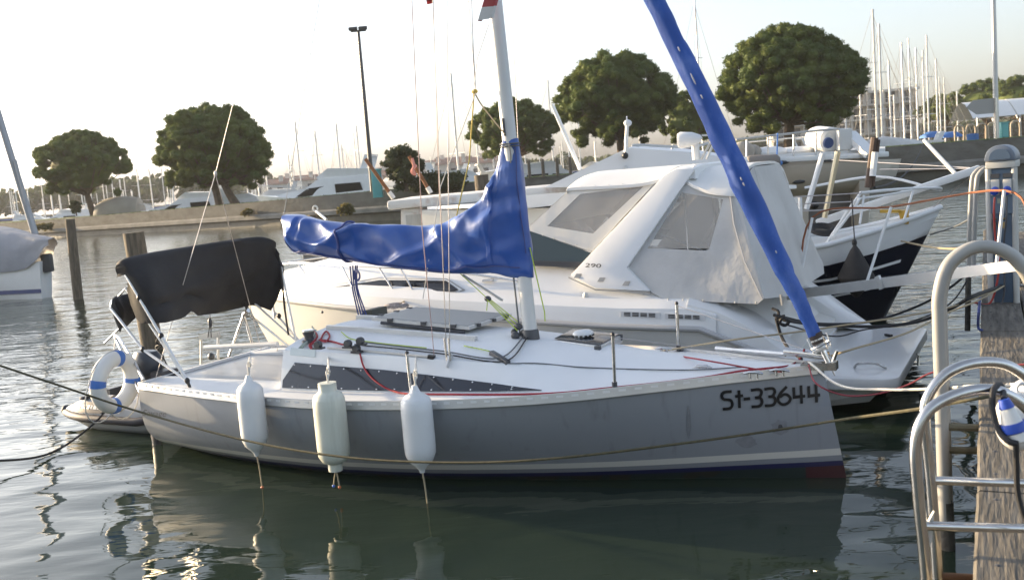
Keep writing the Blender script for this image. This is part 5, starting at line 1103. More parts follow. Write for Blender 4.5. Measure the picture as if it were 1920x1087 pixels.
# ================================================================ old white cabin boat behind
def cabin(a, b_, y): return D(a, b_, y)
Yc = 16.0
oc = D(725, 440, Yc); oc = V((oc.x, Yc, 0)); rt = thing("old_cabin_boat", "old white cabin boat with rust streaks and curtained windows behind the blue sail cover", "boat", oc)
ux = V((1, -.06, 0)).normalized(); uy = V((.06, 1, 0)).normalized(); L0 = D(728, 388, Yc); zr = L0.z - .06
rusty = M("rusty_white_paint", (.66, .65, .62), .5, var=.06, vs=2, dirt=(.30, .14, .06), ds=3.5, da=.75, bump=.002, bs=20)
def op(x, y, z): return V((L0.x, Yc, 0)) + ux * x + uy * y + V((0, 0, z))
part("hull", MB().loft([[op(x, y, z) for y, z in ((1.1 - b_, 1.0), (1.1 - b_ * .8, -.2), (1.1 + b_ * .8, -.2), (1.1 + b_, 1.0))] for x, b_ in ((-1.3, .2), (-.6, .8), (.4, 1.3), (3.8, 1.4), (5.4, 1.25))]), rusty, rt)
part("deck", MB().loft([[op(x, 1.1 - b_, 1.0), op(x, 1.1 - b_, 1.06), op(x, 1.1 + b_, 1.06), op(x, 1.1 + b_, 1.0)] for x, b_ in ((-1.35, .22), (-.6, .84), (.4, 1.34), (3.8, 1.44), (5.4, 1.3))]), rusty, rt)
part("cabin_wall", MB().prism([op(.12, .0, 1.06), op(4.2, .0, 1.06), op(4.2, .0, zr), op(.2, .0, zr)], (0, .05, 0)).prism([op(.12, .0, 1.06), op(.2, .0, zr), op(.2, 2.2, zr), op(.12, 2.2, 1.06)], (.05, 0, 0)).prism([op(4.2, .0, 1.06), op(4.2, .0, zr), op(4.2, 2.2, zr), op(4.2, 2.2, 1.06)], (.05, 0, 0)), rusty, rt, smooth=False)
rf = part("roof", MB().prism([op(-.0, -.12, zr + .01), op(4.5, -.12, zr + .06), op(4.5, 2.3, zr + .06), op(-.0, 2.3, zr + .01)], (0, 0, .15)), rusty, rt, bevel=.05)
curt = M("curtain", (.42, .42, .40), .85, var=.15, vs=2, stretch=(18, 1, 1))
for x0, x1 in ((.22, .72), (.82, 1.7), (1.8, 2.7), (2.8, 3.9)):
    f = part("window", MB().prism([op(x0, -.03, zr - .42), op(x1, -.03, zr - .42), op(x1, -.03, zr - .06), op(x0, -.03, zr - .06)], (0, .03, 0)), rusty, rt, smooth=False)
    part("pane", MB().prism([op(x0 + .05, -.036, zr - .38), op(x1 - .05, -.036, zr - .38), op(x1 - .05, -.036, zr - .09), op(x0 + .05, -.036, zr - .09)], (0, .004, 0)), curt, f, smooth=False)
rust = M("rusty_pole", (.20, .09, .04), .85, var=.3, vs=8)
for a, b_, lab in (((738, 372), (685, 298), 0), ((808, 362), (767, 293), 1)):
    p = part("roof_pole", MB().tube([D(*a, Yc + .5), D(*b_, Yc + .5)], .03, 8), rust, rt); part("pole_socket", MB().tube([D(*a, Yc + .5), D(lerp(a[0], b_[0], .16), lerp(a[1], b_[1], .16), Yc + .5)], .04, 8), rusty, p)
    if lab: part("rag", MB().tube(cr([D(773, 297, Yc + .45), D(776, 312, Yc + .43), D(772, 322, Yc + .44), D(778, 327, Yc + .45), D(774, 318, Yc + .4), D(780, 310, Yc + .45)], 4), .025, 6), M("faded_red_rag", (.5, .22, .18), .9), p)
# ================================================================ big white yacht behind the canvas boat
Yy = 14.6
yb = D(1050, 345, Yy); rt = thing("flybridge_yacht", "large white yacht with a sloping windscreen cover and top rail behind the canvas enclosure", "yacht", V((yb.x, Yy, 0)))
cov_w = M("white_windscreen_cover", (.72, .73, .74), .5, var=.03, vs=2)
def yp(px, py, dy=0): return D(px, py, Yy + dy)
part("windscreen_cover", MB().loft([[yp(1020, 352), yp(1178, 277), yp(1290, 285), yp(1400, 300), yp(1420, 345)], [yp(1050, 345, 2.2), yp(1195, 272, 2.2), yp(1300, 280, 2.2), yp(1400, 296, 2.2), yp(1420, 340, 2.2)]]), cov_w, rt, smooth=False)
hl = D(980, 362, Yy); 
part("hull", MB().loft([[V((x, Yy - .1 + o, zt)), V((x + .1, Yy + .1 + o, -.3)), V((x + .1, Yy + 2.6 - o, -.3)), V((x, Yy + 2.8 - o, zt))] for x, zt, o in ((hl.x - 1.6, 1.9, 1.2), (hl.x - .6, 1.86, .5), (hl.x + .8, 1.80, 0), (hl.x + 4.0, 1.7, 0))]), gel2, rt)
part("side_coaming", MB().prism([yp(975, 368, -.08), yp(1420, 330, -.08), yp(1420, 345, -.08), yp(975, 392, -.08)], (0, .1, 0)), gel, rt)
part("foredeck", MB().prism([V((hl.x - 1.5, Yy + 1.2, 1.9)), V((hl.x - .5, Yy, 1.9)), V((hl.x + 4, Yy, 1.82)), V((hl.x + 4, Yy + 2.7, 1.82)), V((hl.x - .5, Yy + 2.5, 1.9))], (0, 0, .05)), gel, rt)
part("top_rail", MB().tube(cr([yp(1184, 274, 1), yp(1200, 272, 1), yp(1290, 276, 1), yp(1330, 268, 1)], 5), .02, 6).tube([yp(1200, 272, 1), yp(1180, 284, 1)], .018, 6).tube([yp(1262, 272, 1), yp(1258, 290, 1)], .018, 6), galv, rt)
an = part("antenna_post", MB().tube([yp(1173, 292, -.05), yp(1176, 235, -.05)], .025, 8), gel, rt); part("antenna_head", MB().ell(yp(1177, 231, -.05), (.06, .05, .05), 10, 8).tube([yp(1176, 235, -.05), yp(1175, 218, -.05)], .01, 5), gel, an); part("antenna_clamp", MB().ell(yp(1172, 292, -.06), (.05, .05, .05), 8, 6), blk, an)
part("deck_fitting", MB().ell(yp(1174, 318, -.05), (.04, .03, .06), 8, 6), galv, rt)
part("outrigger_pole", MB().tube([yp(1088, 318, .5), yp(1035, 196, .5)], .03, 8), gel, rt)
# ================================================================ steel-railed catamaran behind the blue hull
Yk = 19.5
def kp_(px, py, dy=0): return D(px, py, Yk + dy)
kb = kp_(1510, 420); rt = thing("beige_catamaran", "beige catamaran with deck rails and round raft canister behind the dark blue boat", "catamaran", V((kb.x, Yk, 0)))
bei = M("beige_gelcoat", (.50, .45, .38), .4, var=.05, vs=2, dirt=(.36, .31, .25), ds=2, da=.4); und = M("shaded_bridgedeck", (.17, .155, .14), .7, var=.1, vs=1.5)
def prof_k(px): 
    return [kp_(px, lerp(306, 290, (px - 1385) / 255)), kp_(px, lerp(318, 302, (px - 1385) / 255), -.12), kp_(px, lerp(345, 338, (px - 1385) / 255), -.05), kp_(px, lerp(372, 358, (px - 1385) / 255), .35), kp_(px, lerp(382, 366, (px - 1385) / 255), 1.1)]
part("bow_flare", MB().loft([prof_k(px) for px in (1330, 1385, 1430, 1480, 1540, 1590, 1622)] , False, False), bei, rt, ang=50)
part("deck", MB().prism([kp_(1330, 306), kp_(1660, 287), kp_(1660, 282, 4), kp_(1330, 300, 4)], (0, 0, .09)), gel, rt)
part("deck_edge", MB().bar(kp_(1330, 307, -.14), kp_(1665, 289, -.14), .12, .1), gel, rt, bevel=.02)
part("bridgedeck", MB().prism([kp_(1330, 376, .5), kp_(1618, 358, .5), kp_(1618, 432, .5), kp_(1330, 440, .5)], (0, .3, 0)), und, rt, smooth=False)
part("panel", MB().prism([kp_(1490, 364, .42), kp_(1516, 362, .42), kp_(1516, 440, .42), kp_(1490, 440, .42)], (0, .08, 0)), bei, rt, smooth=False)
part("side_hull", MB().prism([kp_(1612, 306, -.1), kp_(1632, 306, -.1), kp_(1628, 432, .1), kp_(1610, 432, .1)], (0, 3, 0)).prism([kp_(1622, 300, .2), kp_(1690, 298, 1.5), kp_(1680, 330, 1.5), kp_(1625, 345, .2)], (0, 1.2, 0)), bei, rt)
rl = part("deck_rail", MB().tube(cr([kp_(1380, 262), kp_(1470, 252), kp_(1560, 243), kp_(1590, 248), kp_(1592, 285)], 4), .022, 6).tube([kp_(1385, 268, 1), kp_(1560, 252, 1)], .016, 6), galv, rt)
for px in (1400, 1440, 1488, 1530): part("rail_post", MB().tube([kp_(px, lerp(262, 246, (px - 1380) / 180)), kp_(px, lerp(302, 292, (px - 1380) / 180))], .018, 6), galv, rl)
part("raft_canister", MB().lathe(kp_(1553, 262, .3), (.25, -1, -.12), [(-.5, 0), (-.5, .22), (-.35, .25), (.1, .25), (.16, .2), (.2, .0)], 20), gel2, rt)
part("canister_cap", MB().lathe(kp_(1552, 268, -.02), (.25, -1, -.12), [(0, .0), (0, .11), (.05, .10), (.05, 0)], 16), M("navy_cap", (.03, .06, .16), .5), rt)
part("raft_cover", MB().box(kp_(1578, 262, .2), (.28, .5, .42)), canvg, rt, bevel=.05)
part("deck_sack", MB().ell(kp_(1393, 284, .3), (.24, .2, .2), 14, 10).ell(kp_(1410, 286, .5), (.2, .2, .16), 12, 8), M("grey_sack", (.33, .31, .27), .9, var=.15), rt)
part("deck_dinghy", MB().ell(kp_(1490, 284, .8), (.5, .3, .1), 14, 8).ell(kp_(1440, 286, .6), (.4, .25, .12), 14, 8), gel, rt)
part("boarding_plank", MB().bar(kp_(1592, 250, .2), kp_(1635, 292, -.3), .3, .10), gel, rt)
for px, py in ((1465, 304, ), (1498, 340)): part("deck_hatch", MB().ell(kp_(px, py + (0), -.16 if py < 320 else -.02), (.17, .05, .05), 12, 8), dkg, rt)
part("vent_slot", MB().bar(kp_(1545, 300, -.15), kp_(1566, 299, -.15), .02, .08).bar(kp_(1442, 305, -.18), kp_(1464, 304, -.18), .02, .09), dkg, rt)
part("blue_line", MB().tube(cr([kp_(1458, 250, -.05), kp_(1457, 300, -.2), kp_(1460, 308, -.2)], 4), .015, 5).ell(kp_(1460, 306, -.22), (.08, .05, .06), 8, 6), M("bright_blue_rope", (.10, .25, .6), .7), rt)
part("fender_ball", MB().ell(kp_(1526, 385, -.6), (.10, .10, .08), 12, 8), blk, rt)
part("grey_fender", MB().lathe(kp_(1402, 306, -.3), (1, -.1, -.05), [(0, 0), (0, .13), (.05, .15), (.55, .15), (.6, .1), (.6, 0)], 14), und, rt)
# ================================================================ the dark blue boat with a bowsprit
Yb = 13.3
bowT = D(1765, 389, Yb - .25); wlB = W(1660, 595, 0)
BXv = V((.93, -.36, 0)).normalized(); BYv = V((.36, .93, 0)).normalized()
BF = Matrix(((BXv.x, BYv.x, 0, wlB.x), (BXv.y, BYv.y, 0, wlB.y), (0, 0, 1, 0), (0, 0, 0, 1))); BFI = BF.inverted()
blu_b = thing("bowsprit_boat", "dark blue traditional boat with white bulwark and long bowsprit nosing up to the dock", "boat", frame=BF)
def BB(): return MB(BF)
def Bp(px, py, b):                                      # pixel on a plane y=b of that boat
    o = BFI @ C0; d = BFI.to_3x3() @ ray(px, py); return o + d * ((b - o.y) / d.y)
navy = M("navy_hull_paint", (.007, .009, .018), .25, coat=.2, var=.1); 
tip = Bp(1765, 389, 0)
def bsec(x, zt, bt, zb=0.0, lo=-.2):
    o = [V((x, -bt, zt)), V((x - (.04 if bt < .1 else 0), -bt * .93, lerp(zb, zt, .55))), V((x - (.2 if bt < .1 else 0), -bt * .7, zb)), V((x - .2, -bt * .35, lo))]
    return o + [V((p.x, -p.y, p.z)) for p in o[::-1]]
stn = [(tip.x, tip.z, .02), (tip.x - .3, tip.z - .10, .26), (tip.x - .8, tip.z - .23, .62), (tip.x - 1.4, tip.z - .35, .95), (tip.x - 2.2, tip.z - .43, 1.2), (tip.x - 3.5, tip.z - .48, 1.4), (tip.x - 5.5, tip.z - .48, 1.4)]
def rake(x, z, i): return x - max(0, (tip.z - z)) * (tip.x - 0.0) / tip.z * max(0, 1 - i * .33)
def bl(i, f):                                           # i-th station, f = 1 at the cap rail and 0 at the water
    x, zt, b = stn[i]; z = zt * f; bb = b * lerp(.62, 1.0, max(f, 0) ** .7) if f > 0 else b * .5
    return rake(x, z, i), bb, z
def bls(i, fs): 
    o = []
    for f in fs:
        x, b, z = bl(i, f); o.append(V((x, -b, z)))
    return o + [V((p.x, -p.y, p.z)) for p in o[::-1]]
part("hull", BB().loft([bls(i, (.76, .6, .45, .3, .15, 0, -.15)) for i in range(len(stn))]), navy, blu_b, ang=50)
part("bulwark", BB().loft([bls(i, (1.0, .92, .84, .762)) for i in range(len(stn))], True), gel, blu_b, ang=50)
part("cap_rail", BB().tube([V((bl(i, 1)[0], -bl(i, 1)[1] - .01, bl(i, 1)[2] + .01)) for i in range(len(stn))], .035, 8).tube([V((bl(i, 1)[0], bl(i, 1)[1] + .01, bl(i, 1)[2] + .01)) for i in range(len(stn))], .035, 8), gel, blu_b)
for f0, f1 in ((.57, .60), (.36, .385)): part("stripe", BB().loft([[V((bl(i, f)[0], -bl(i, f)[1] - .008, bl(i, f)[2])) for f in (f0, f1)] for i in range(1, len(stn))], False, False), gel, blu_b)
part("foredeck", BB().loft([[V((x, -b * .93, z - .06)), V((x, b * .93, z - .06))] for x, b, z in [bl(i, .97) for i in range(len(stn))]], False, False), deckw, blu_b)
bs0 = Bp(1595, 428, -.02); bs1 = Bp(1838, 316, 0)
sp = part("bowsprit", BB().bar(V((tip.x - 1.6, 0, tip.z - .12)), bs1, .16, .10), gel, blu_b, bevel=.02)
pul = part("pulpit", BB().tube(cr([Bp(1540, 470, -.75), Bp(1608, 370, -.6), Bp(1622, 361, -.55), Bp(1700, 354, -.3), Bp(1757, 352, -.08), Bp(1752, 354, .1), V((tip.x - .8, .55, tip.z + .45)), V((tip.x - 1.8, .85, tip.z + .35))], 5), .019, 8).tube(cr([Bp(1607, 373, -.62), Bp(1660, 366, -.45), Bp(1710, 357, -.28)], 4), .016, 8).tube([Bp(1695, 412, -.4), Bp(1712, 358, -.28)], .016, 8).tube([Bp(1612, 420, -.7), Bp(1620, 366, -.58)], .016, 8).tube(cr([Bp(1560, 445, -.8), Bp(1598, 395, -.7), Bp(1612, 372, -.62)], 4), .018, 8), gel, blu_b)
for pts in (((1440, 372), (1615, 362)), ((1440, 398), (1600, 392)), ((1440, 385), (1600, 378))): part("guard_wire", BB().tube([Bp(*pts[0], -1.0), Bp(*pts[1], -.65)], .008, 5), wire, blu_b)
for a, b_ in (((1502, 440), (1500, 370)),): part("stanchion", BB().tube([Bp(*a, -.9), Bp(*b_, -.9)], .026, 8), gel, blu_b)
for a, b_ in (((1512, 392), (1543, 288)), ((1546, 408), (1571, 284))): part("sheer_leg", BB().tube([Bp(*a, -.2), Bp(*b_, -.2)], .038, 8), M("varnished_tube", (.60, .52, .36), .3, .6) if a[0] > 1540 else gel, blu_b)
wood = M("dark_varnished_timber", (.075, .045, .03), .6, var=.3, vs=6); 
part("sampson_post", BB().tube([Bp(1628, 352, .1), Bp(1640, 258, .1)], .05, 8).tube([Bp(1637, 350, .1), Bp(1648, 262, .1)], .02, 8), wood, blu_b)
part("post_sail", BB().tube([Bp(1636, 330, .06), Bp(1641, 285, .06)], .045, 8), gel, blu_b)
yel = M("yellow_tank", (.55, .33, .05), .5); part("yellow_chock", BB().prism([Bp(1684, 396, -.35), Bp(1704, 394, -.35), Bp(1704, 420, -.35), Bp(1690, 420, -.35)], (0, .2, 0)).bar(Bp(1650, 396, -.3), Bp(1690, 396, -.3), .1, .04), yel, blu_b)
part("hatch_box", BB().prism([Bp(1600, 432, -.4), Bp(1668, 422, -.4), Bp(1668, 434, -.4), Bp(1590, 446, -.4)], (0, .5, 0)), gel, blu_b, bevel=.02)
part("bobstay", BB().tube([bs1, Bp(1700, 430, 0)], .008, 5), wire, blu_b)
part("rope_hank", BB().torus(Bp(1542, 432, -.5), (.2, -.3, 1), .14, .03, 24, 8).torus(Bp(1540, 428, -.5), (.1, -.3, 1), .15, .025, 24, 8), blkr, blu_b)
dc = Bp(1604, 470, -.98); rt = thing("day_shape_cone", "black motoring cone hanging on a line in front of the navy hull", "signal cone", BF @ dc)
cpt_ = BF @ Bp(1604, 492, -1.02)
part("cone", MB().lathe(cpt_ + V((0, 0, .24)), (0, 0, -1), [(0, .005), (.08, .06), (.42, .23), (.43, .23), (.5, .18), (.68, .04), (.7, 0)], 20), M("black_mesh_fabric", (.030, .028, .028), .85, var=.2, vs=8), rt)
part("line", MB().tube([cpt_ + V((0, 0, .24)), BF @ Bp(1597, 372, -.7)], .008, 5), blkr, rt); part("knot", MB().ell(BF @ Bp(1602, 455, -1.0), (.035, .035, .05), 8, 6), blkr, rt)
# leaning strut and black line seen above the bowsprit
solo("mooring_line", MB().tube(sag(BF @ bs1, D(1735, 265, 30), .25), .02, 5), blkr, "black line sagging from the sea wall to the bowsprit tip", "rope")
solo("mooring_line", MB().tube(sag(BF @ Bp(1640, 352, .1), D(1733, 265, 30), .3), .018, 5), blkr, "black line sagging from the dark timber post towards the wall", "rope")
part("strut", BB().tube([BFI @ D(1733, 264, 16), Bp(1792, 327, .02)], .03, 8), galv, blu_b)
part("forestay_wire", BB().tube([bs1, BFI @ D(1560, 300, 17)], .008, 5).tube([bs1, BFI @ D(1650, 318, 15)], .008, 5), wire, blu_b)
# ================================================================ dock on the right, gangplank, hoops, pedestal
ZD = .75
d0 = V((1.60, 3.48, 0)); d1 = V((6.35, 13.3, 0)); dv = (d1 - d0).normalized(); dnn = V((dv.y, -dv.x, 0))
def dk(s, t, z=0.0): return V((d0.x, d0.y, 0)) + dv * s + dnn * t + V((0, 0, ZD + z))
R_d = Matrix(((dnn.x, dv.x, 0), (dnn.y, dv.y, 0), (0, 0, 1)))
plank = M("weathered_plank", (.125, .113, .094), .88, var=.45, vs=5, bump=.014, bs=9, stretch=(6, .55, 3), dirt=(.05, .042, .03), ds=3.5, da=.9); dark_w = M("wet_pile", (.06, .055, .045), .8, var=.4, vs=8, bump=.03, bs=14)
dock = thing("timber_dock", "weathered timber dock of long bolted planks carrying the pedestal and bollards", "dock", frame=Matrix.Translation(dk(0, 0, -ZD)) @ R_d.to_4x4())
random.seed(9)
for row, (t0, t1) in enumerate(((0, .34), (.352, .80), (.812, 1.26), (1.272, 1.8))):
    s = -3.0 - row * .6
    while s < 13.5:
        L_ = 2.05 + random.uniform(-.15, .2)
        bx = MB(); 
        n_ = 10; secs = []
        for k in range(n_ + 1):
            q = s + .008 + (L_ - .016) * k / n_; j = random.uniform(-.004, .004) if row == 0 else 0
            secs.append([dk(q, t0 + j, -.10), dk(q, t0 + j, -.012), dk(q, t0 + .012 + j, random.uniform(-.002, .002)), dk(q, t1 - .01, random.uniform(-.002, .002)), dk(q, t1, -.012), dk(q, t1, -.10)])
        o = part("plank", MB().loft(secs), plank, dock, ang=30); s += L_
part("beam", MB().bar(dk(-3, .22, -.2), dk(14, .22, -.2), .22, .2).bar(dk(-3, 1.5, -.2), dk(14, 1.5, -.2), .22, .2), dark_w, dock)
for k in range(5): p = dk(-.5 + 3.4 * k, .4, 0); part("pile", MB().tube([V((p.x, p.y, -.6)), V((p.x, p.y, ZD - .3))], .13, 12), dark_w, dock)
mb = MB()
for k in range(40):
    s = -2.5 + k * .38; mb.ell(dk(s, .08, .001), (.012, .012, .004), 6, 4).ell(dk(s, .27, .001), (.012, .012, .004), 6, 4)
part("bolt_head", mb, dkg, dock)
# service pedestal
pb = W(1884, 512, ZD); pb = D(1884, 500, 9.6); pb = V((pb.x, pb.y, ZD))
ped = thing("service_pedestal", "blue-grey dock power pedestal with domed top and two blue sockets", "power pedestal", pb)
pz = D(1872, 272, 9.6).z; wv = .112
pblue = M("pedestal_blue", (.095, .14, .20), .45, var=.05, vs=3); pwhite = M("pedestal_ivory", (.55, .54, .50), .5); pdome = M("pedestal_dome", (.16, .19, .24), .4)
ang = atan2(pb.x, pb.y) * -1 + .0; Rp = Matrix.Rotation(ang + radians(-8), 3, 'Z')
def pq(x, y, z): return pb + Rp @ V((x, y, z))
h = pz - ZD
part("body", MB().prism([pq(-wv + .012, -.10, 0), pq(wv - .012, -.10, 0), pq(wv - .012, .12, 0), pq(-wv + .012, .12, 0)], (0, 0, h - .22)), pblue, ped, bevel=.012)
part("corner_column", MB().tube([pq(-wv, -.10, 0), pq(-wv, -.10, h - .22)], .028, 10).tube([pq(wv, -.10, 0), pq(wv, -.10, h - .22)], .028, 10).tube([pq(-wv, .12, 0), pq(-wv, .12, h - .22)], .028, 10), pwhite, ped)
part("collar", MB().prism([pq(-wv - .02, -.14, h - .22), pq(wv + .02, -.14, h - .22), pq(wv + .02, .15, h - .22), pq(-wv - .02, .15, h - .22)], (0, 0, .07)), pwhite, ped, bevel=.015)
dm = []
for k in range(13):
    a = pi * k / 12; dm.append((-cos(a) * (wv + .025), .15 * sin(a) ** .8))
part("dome", MB().prism([pq(x, -.16, h - .15 + z) for x, z in dm], tuple(Rp @ V((0, .33, 0)))), pdome, ped, bevel=.015)
part("dome_lens", MB().prism([pq(x * .68, -.172, h - .135 + z * .66) for x, z in dm], tuple(Rp @ V((0, .02, 0)))), pblue, ped)
pn = part("socket_panel", MB().box(pq(0, -.112, h - .47), (.20, .02, .36), Rp), M("panel_grey_blue", (.13, .18, .24), .5), ped)
for x in (-.05, .055):
    s_ = part("socket", MB().box(pq(x, -.13, h - .40), (.075, .03, .15), Rp), pwhite, ped, bevel=.006)
    part("plug", MB().lathe(pq(x, -.14, h - .425), tuple(Rp @ V((0, -1, -.25))), [(0, .0), (0, .036), (.05, .036), (.055, .028), (.055, 0)], 18).lathe(pq(x, -.19, h - .437), tuple(Rp @ V((0, -1, -.25))), [(0, 0), (0, .014), (.012, .012), (.012, 0)], 12), M("socket_blue", (.02, .07, .42), .4) if x < 0 else MATS["socket_blue"], s_)
    part("breaker", MB().box(pq(x, -.128, h - .29), (.075, .02, .04), Rp), dkg, s_)
part("notice", MB().box(pq(0, -.124, h - .53), (.07, .006, .045), Rp), M("pale_notice", (.35, .38, .30), .6), ped)
for x in (-.06, .02): part("tap", MB().tube([pq(x, -.11, h - .74), pq(x, -.15, h - .74), pq(x, -.155, h - .79)], .012, 8).ell(pq(x, -.13, h - .70), (.02, .02, .012), 8, 6), M("brass_tap", (.28, .2, .09), .4, .8) if x < 0 else MATS["brass_tap"], ped)
solo("power_cable", MB().tube(cr([pq(-.05, -.17, h - .49), pq(-.055, -.2, h - .62), pq(-.05, -.18, h - .9), pq(-.02, -.2, h - 1.15), pq(-.1, -.2, .02), pq(-.25, -.25, .02)], 6), .010, 6), M("red_cable", (.42, .05, .04), .5), "red power cable hanging from the pedestal's socket", "cable")
solo("power_cable", MB().tube(cr([pq(.055, -.17, h - .49), pq(.05, -.2, h - .7), pq(.02, -.18, h - .95), pq(.0, -.2, .02), pq(-.2, -.35, .02)], 6), .009, 6), dkg, "dark power cable hanging from the pedestal's other socket", "cable")
# tubes and hoops
def hoop(name, label, cat, runs, r, mat, extra=None, group=None):
    rt = thing(name, label, cat, V((runs[0][0].x, runs[0][0].y, max(0, runs[0][0].z))), group)
    for pts in runs: part("rail", MB().tube(cr(pts, 7), r, 12), mat, rt)
    return rt
brst = M("weathered_stainless", (.56, .55, .53), .20, 1.0, var=.1, vs=10, rvar=.1, dirt=(.36, .24, .12), ds=7, da=.3)
Ya = 3.45
def A_(px, py, y=Ya): return D(px, py, y)
rt = hoop("boarding_ladder", "stainless boarding hoop with lower cross bar nearest the camera", "ladder", [[A_(1746, 1330), A_(1737, 1087), A_(1722, 930), A_(1717, 830), A_(1737, 775), A_(1780, 745), A_(1840, 730), A_(1895, 742), A_(1945, 790), A_(1970, 870), A_(1985, 960, Ya)]], .021, brst)
part("rung", MB().tube([A_(1732, 985), A_(1990, 992)], .017, 10), brst, rt)
part("weld_plate", MB().prism([A_(1737, 985, Ya + .01), A_(1752, 958, Ya + .01), A_(1748, 1010, Ya + .01), A_(1737, 1050, Ya + .01)], (0, .012, 0)), galv, rt)
Yb2 = 3.75
rt = hoop("boarding_ladder", "stainless boarding hoop with upper cross bar, behind the closest hoop", "ladder", [[A_(1768, 1330, Yb2), A_(1758, 1087, Yb2), A_(1745, 900, Yb2), A_(1734, 790, Yb2), A_(1742, 740, Yb2), A_(1780, 697, Yb2), A_(1840, 679, Yb2), A_(1900, 690, Yb2), A_(1955, 745, Yb2), A_(1975, 850, Yb2)]], .021, brst)
part("rung", MB().tube([A_(1746, 900, Yb2), A_(1990, 908, Yb2)], .017, 10), brst, rt)
part("rung", MB().tube([A_(1758, 1080, Yb2), A_(1990, 1092, Yb2)], .017, 10), M("rusty_rung", (.12, .06, .03), .8, var=.3), rt)
Yg = 5.55
g2 = M("ivory_painted_steel", (.36, .355, .335), .42, var=.07, vs=5, dirt=(.3, .26, .2), ds=5, da=.3)
def twin(y, o): return [D(x + o, py, y) for x, py in ((1772, 980), (1768, 850), (1764, 720), (1760, 600), (1761, 548), (1776, 500), (1806, 472), (1840, 462), (1880, 470), (1915, 500), (1950, 570), (1975, 690))]
rt = hoop("dock_ladder", "big pale twin-tube ladder hoop standing in the water beside the dock", "ladder", [twin(Yg, 0), twin(Yg + .12, 4)], .036, g2)
wet = part("wet_stringer", MB().tube([D(1774, 940, Yg), D(1777, 1010, Yg), D(1782, 1120, Yg)], .040, 12), dark_w, rt)
for py in (800, 843): part("rung", MB().tube([D(1772, py, Yg), D(1850, py + 2, Yg + .02)], .022, 8), M("mossy_rung", (.16, .14, .09), .8, var=.3, vs=12) if py == 800 else MATS["mossy_rung"], rt)
Yh = 10.2
def sm(o, y): return [D(x + o, py, y) for x, py in ((1816, 520), (1818, 430), (1822, 345), (1828, 325), (1843, 315), (1862, 318), (1872, 340), (1875, 420))]
hoop("dock_ladder", "small pale ladder hoop just in front of the bowsprit tip", "ladder", [sm(0, Yh), sm(9, Yh - .1)], .024, g2)
part("dark_stringer", MB().tube([D(1814, 620, Yh), D(1816, 500, Yh)], .03, 8), dark_w, [o for o in COL.objects if o.name.startswith("dock_ladder")][-1])
# bollards
def bollard(px, py, label, z=0.0):
    p = W(px, py, ZD); rt = thing("bollard", label, "bollard", p)
    part("post", MB().lathe(p, (0, 0, 1), [(0, .06), (.01, .06), (.02, .042), (.12, .042), (.13, .05), (.15, .05), (.17, .035), (.18, 0)], 20), steel, rt); part("base", MB().lathe(p, (0, 0, 1), [(0, .09), (.012, .09), (.012, 0)], 16), dkg, rt)
    return p
b1 = bollard(1906, 536, "stainless bollard with several lines round it beside the twin-tube hoop"); b2 = bollard(1893, 458 + 12, "stainless bollard at the foot of the blue-grey pedestal")
b3 = W(1918, 742, ZD)
kn = thing("rope_knot", "knotted white mooring rope bunched on the dock by the cable plug", "rope", b3); random.seed(2)
mbk = MB(); pts = [b3 + V((random.gauss(0, .03), random.gauss(0, .04), abs(random.gauss(.04, .03)))) for _ in range(22)]
part("coil", mbk.tube(cr(pts, 5), .011, 6), whr, kn)
mbk = MB(); pts = [b1 + V((cos(k * 1.1) * .065, sin(k * 1.1) * .065, .03 + .006 * k)) for k in range(14)]
solo("bollard_turns", mbk.tube(cr(pts, 4), .012, 6), tanr, "tan rope turns wrapped round the stainless bollard", "rope")
# cable plug, buoy and cable
pc_ = A_(1893, 800, 3.35); pd = (A_(1908, 828, 3.33) - A_(1884, 760, 3.35)).normalized(); p0 = A_(1882, 748, 3.36)
rt = thing("cable_plug", "blue and white shore power connector hanging from a black cable over the hoop", "connector", A_(1908, 828, 3.33))
Lp = (A_(1908, 828, 3.33) - p0).length
part("sleeve", MB().lathe(p0, pd, [(0, 0), (0, .018), (.02 * 1, .024), (Lp * .2, .026), (Lp * .22, .022), (Lp * .22, 0)], 18), MATS["socket_blue"], rt)
part("housing", MB().lathe(p0 + pd * Lp * .2, pd, [(0, .022), (.01, .026), (Lp * .32, .034), (Lp * .36, .036), (Lp * .36, 0)], 20), gel2, rt)
part("ring", MB().lathe(p0 + pd * Lp * .55, pd, [(0, .0), (0, .040), (.012, .043), (Lp * .2, .044), (Lp * .23, .040), (Lp * .23, 0)], 20), MATS["socket_blue"], rt)
part("cap", MB().lathe(p0 + pd * Lp * .78, pd, [(0, .036), (.01, .038), (Lp * .2, .040), (Lp * .24, .034), (Lp * .24, 0)], 20), gel2, rt)
part("cable", MB().tube(cr([A_(1908, 832, 3.3), A_(1890, 826, 3.31), A_(1872, 805, 3.35), A_(1861, 765, 3.38), A_(1862, 735, 3.40), A_(1870, 722, 3.45), A_(1878, 724, 3.5), A_(1882, 740, 3.40), p0], 7), .011, 8).tube(cr([A_(1905, 832, 3.3), A_(1906, 870, 3.33), A_(1908, 920, 3.35), A_(1918, 960, 3.35), A_(1935, 1000, 3.35)], 7), .010, 8), blkr, rt)
bp = A_(1893, 790, 3.85); rt = thing("white_buoy", "white plastic buoy hanging behind the blue and white connector", "buoy", bp - V((0, 0, .15)))
part("body", MB().ell(bp + V((.03, 0, 0)), (.085, .085, .12), 20, 14).ell(bp + V((.12, .05, .06)), (.10, .09, .10), 20, 14), gel, rt); part("eye", MB().torus(bp + V((.05, 0, .13)), (0, 1, 0), .02, .008, 12, 6), gel, rt)
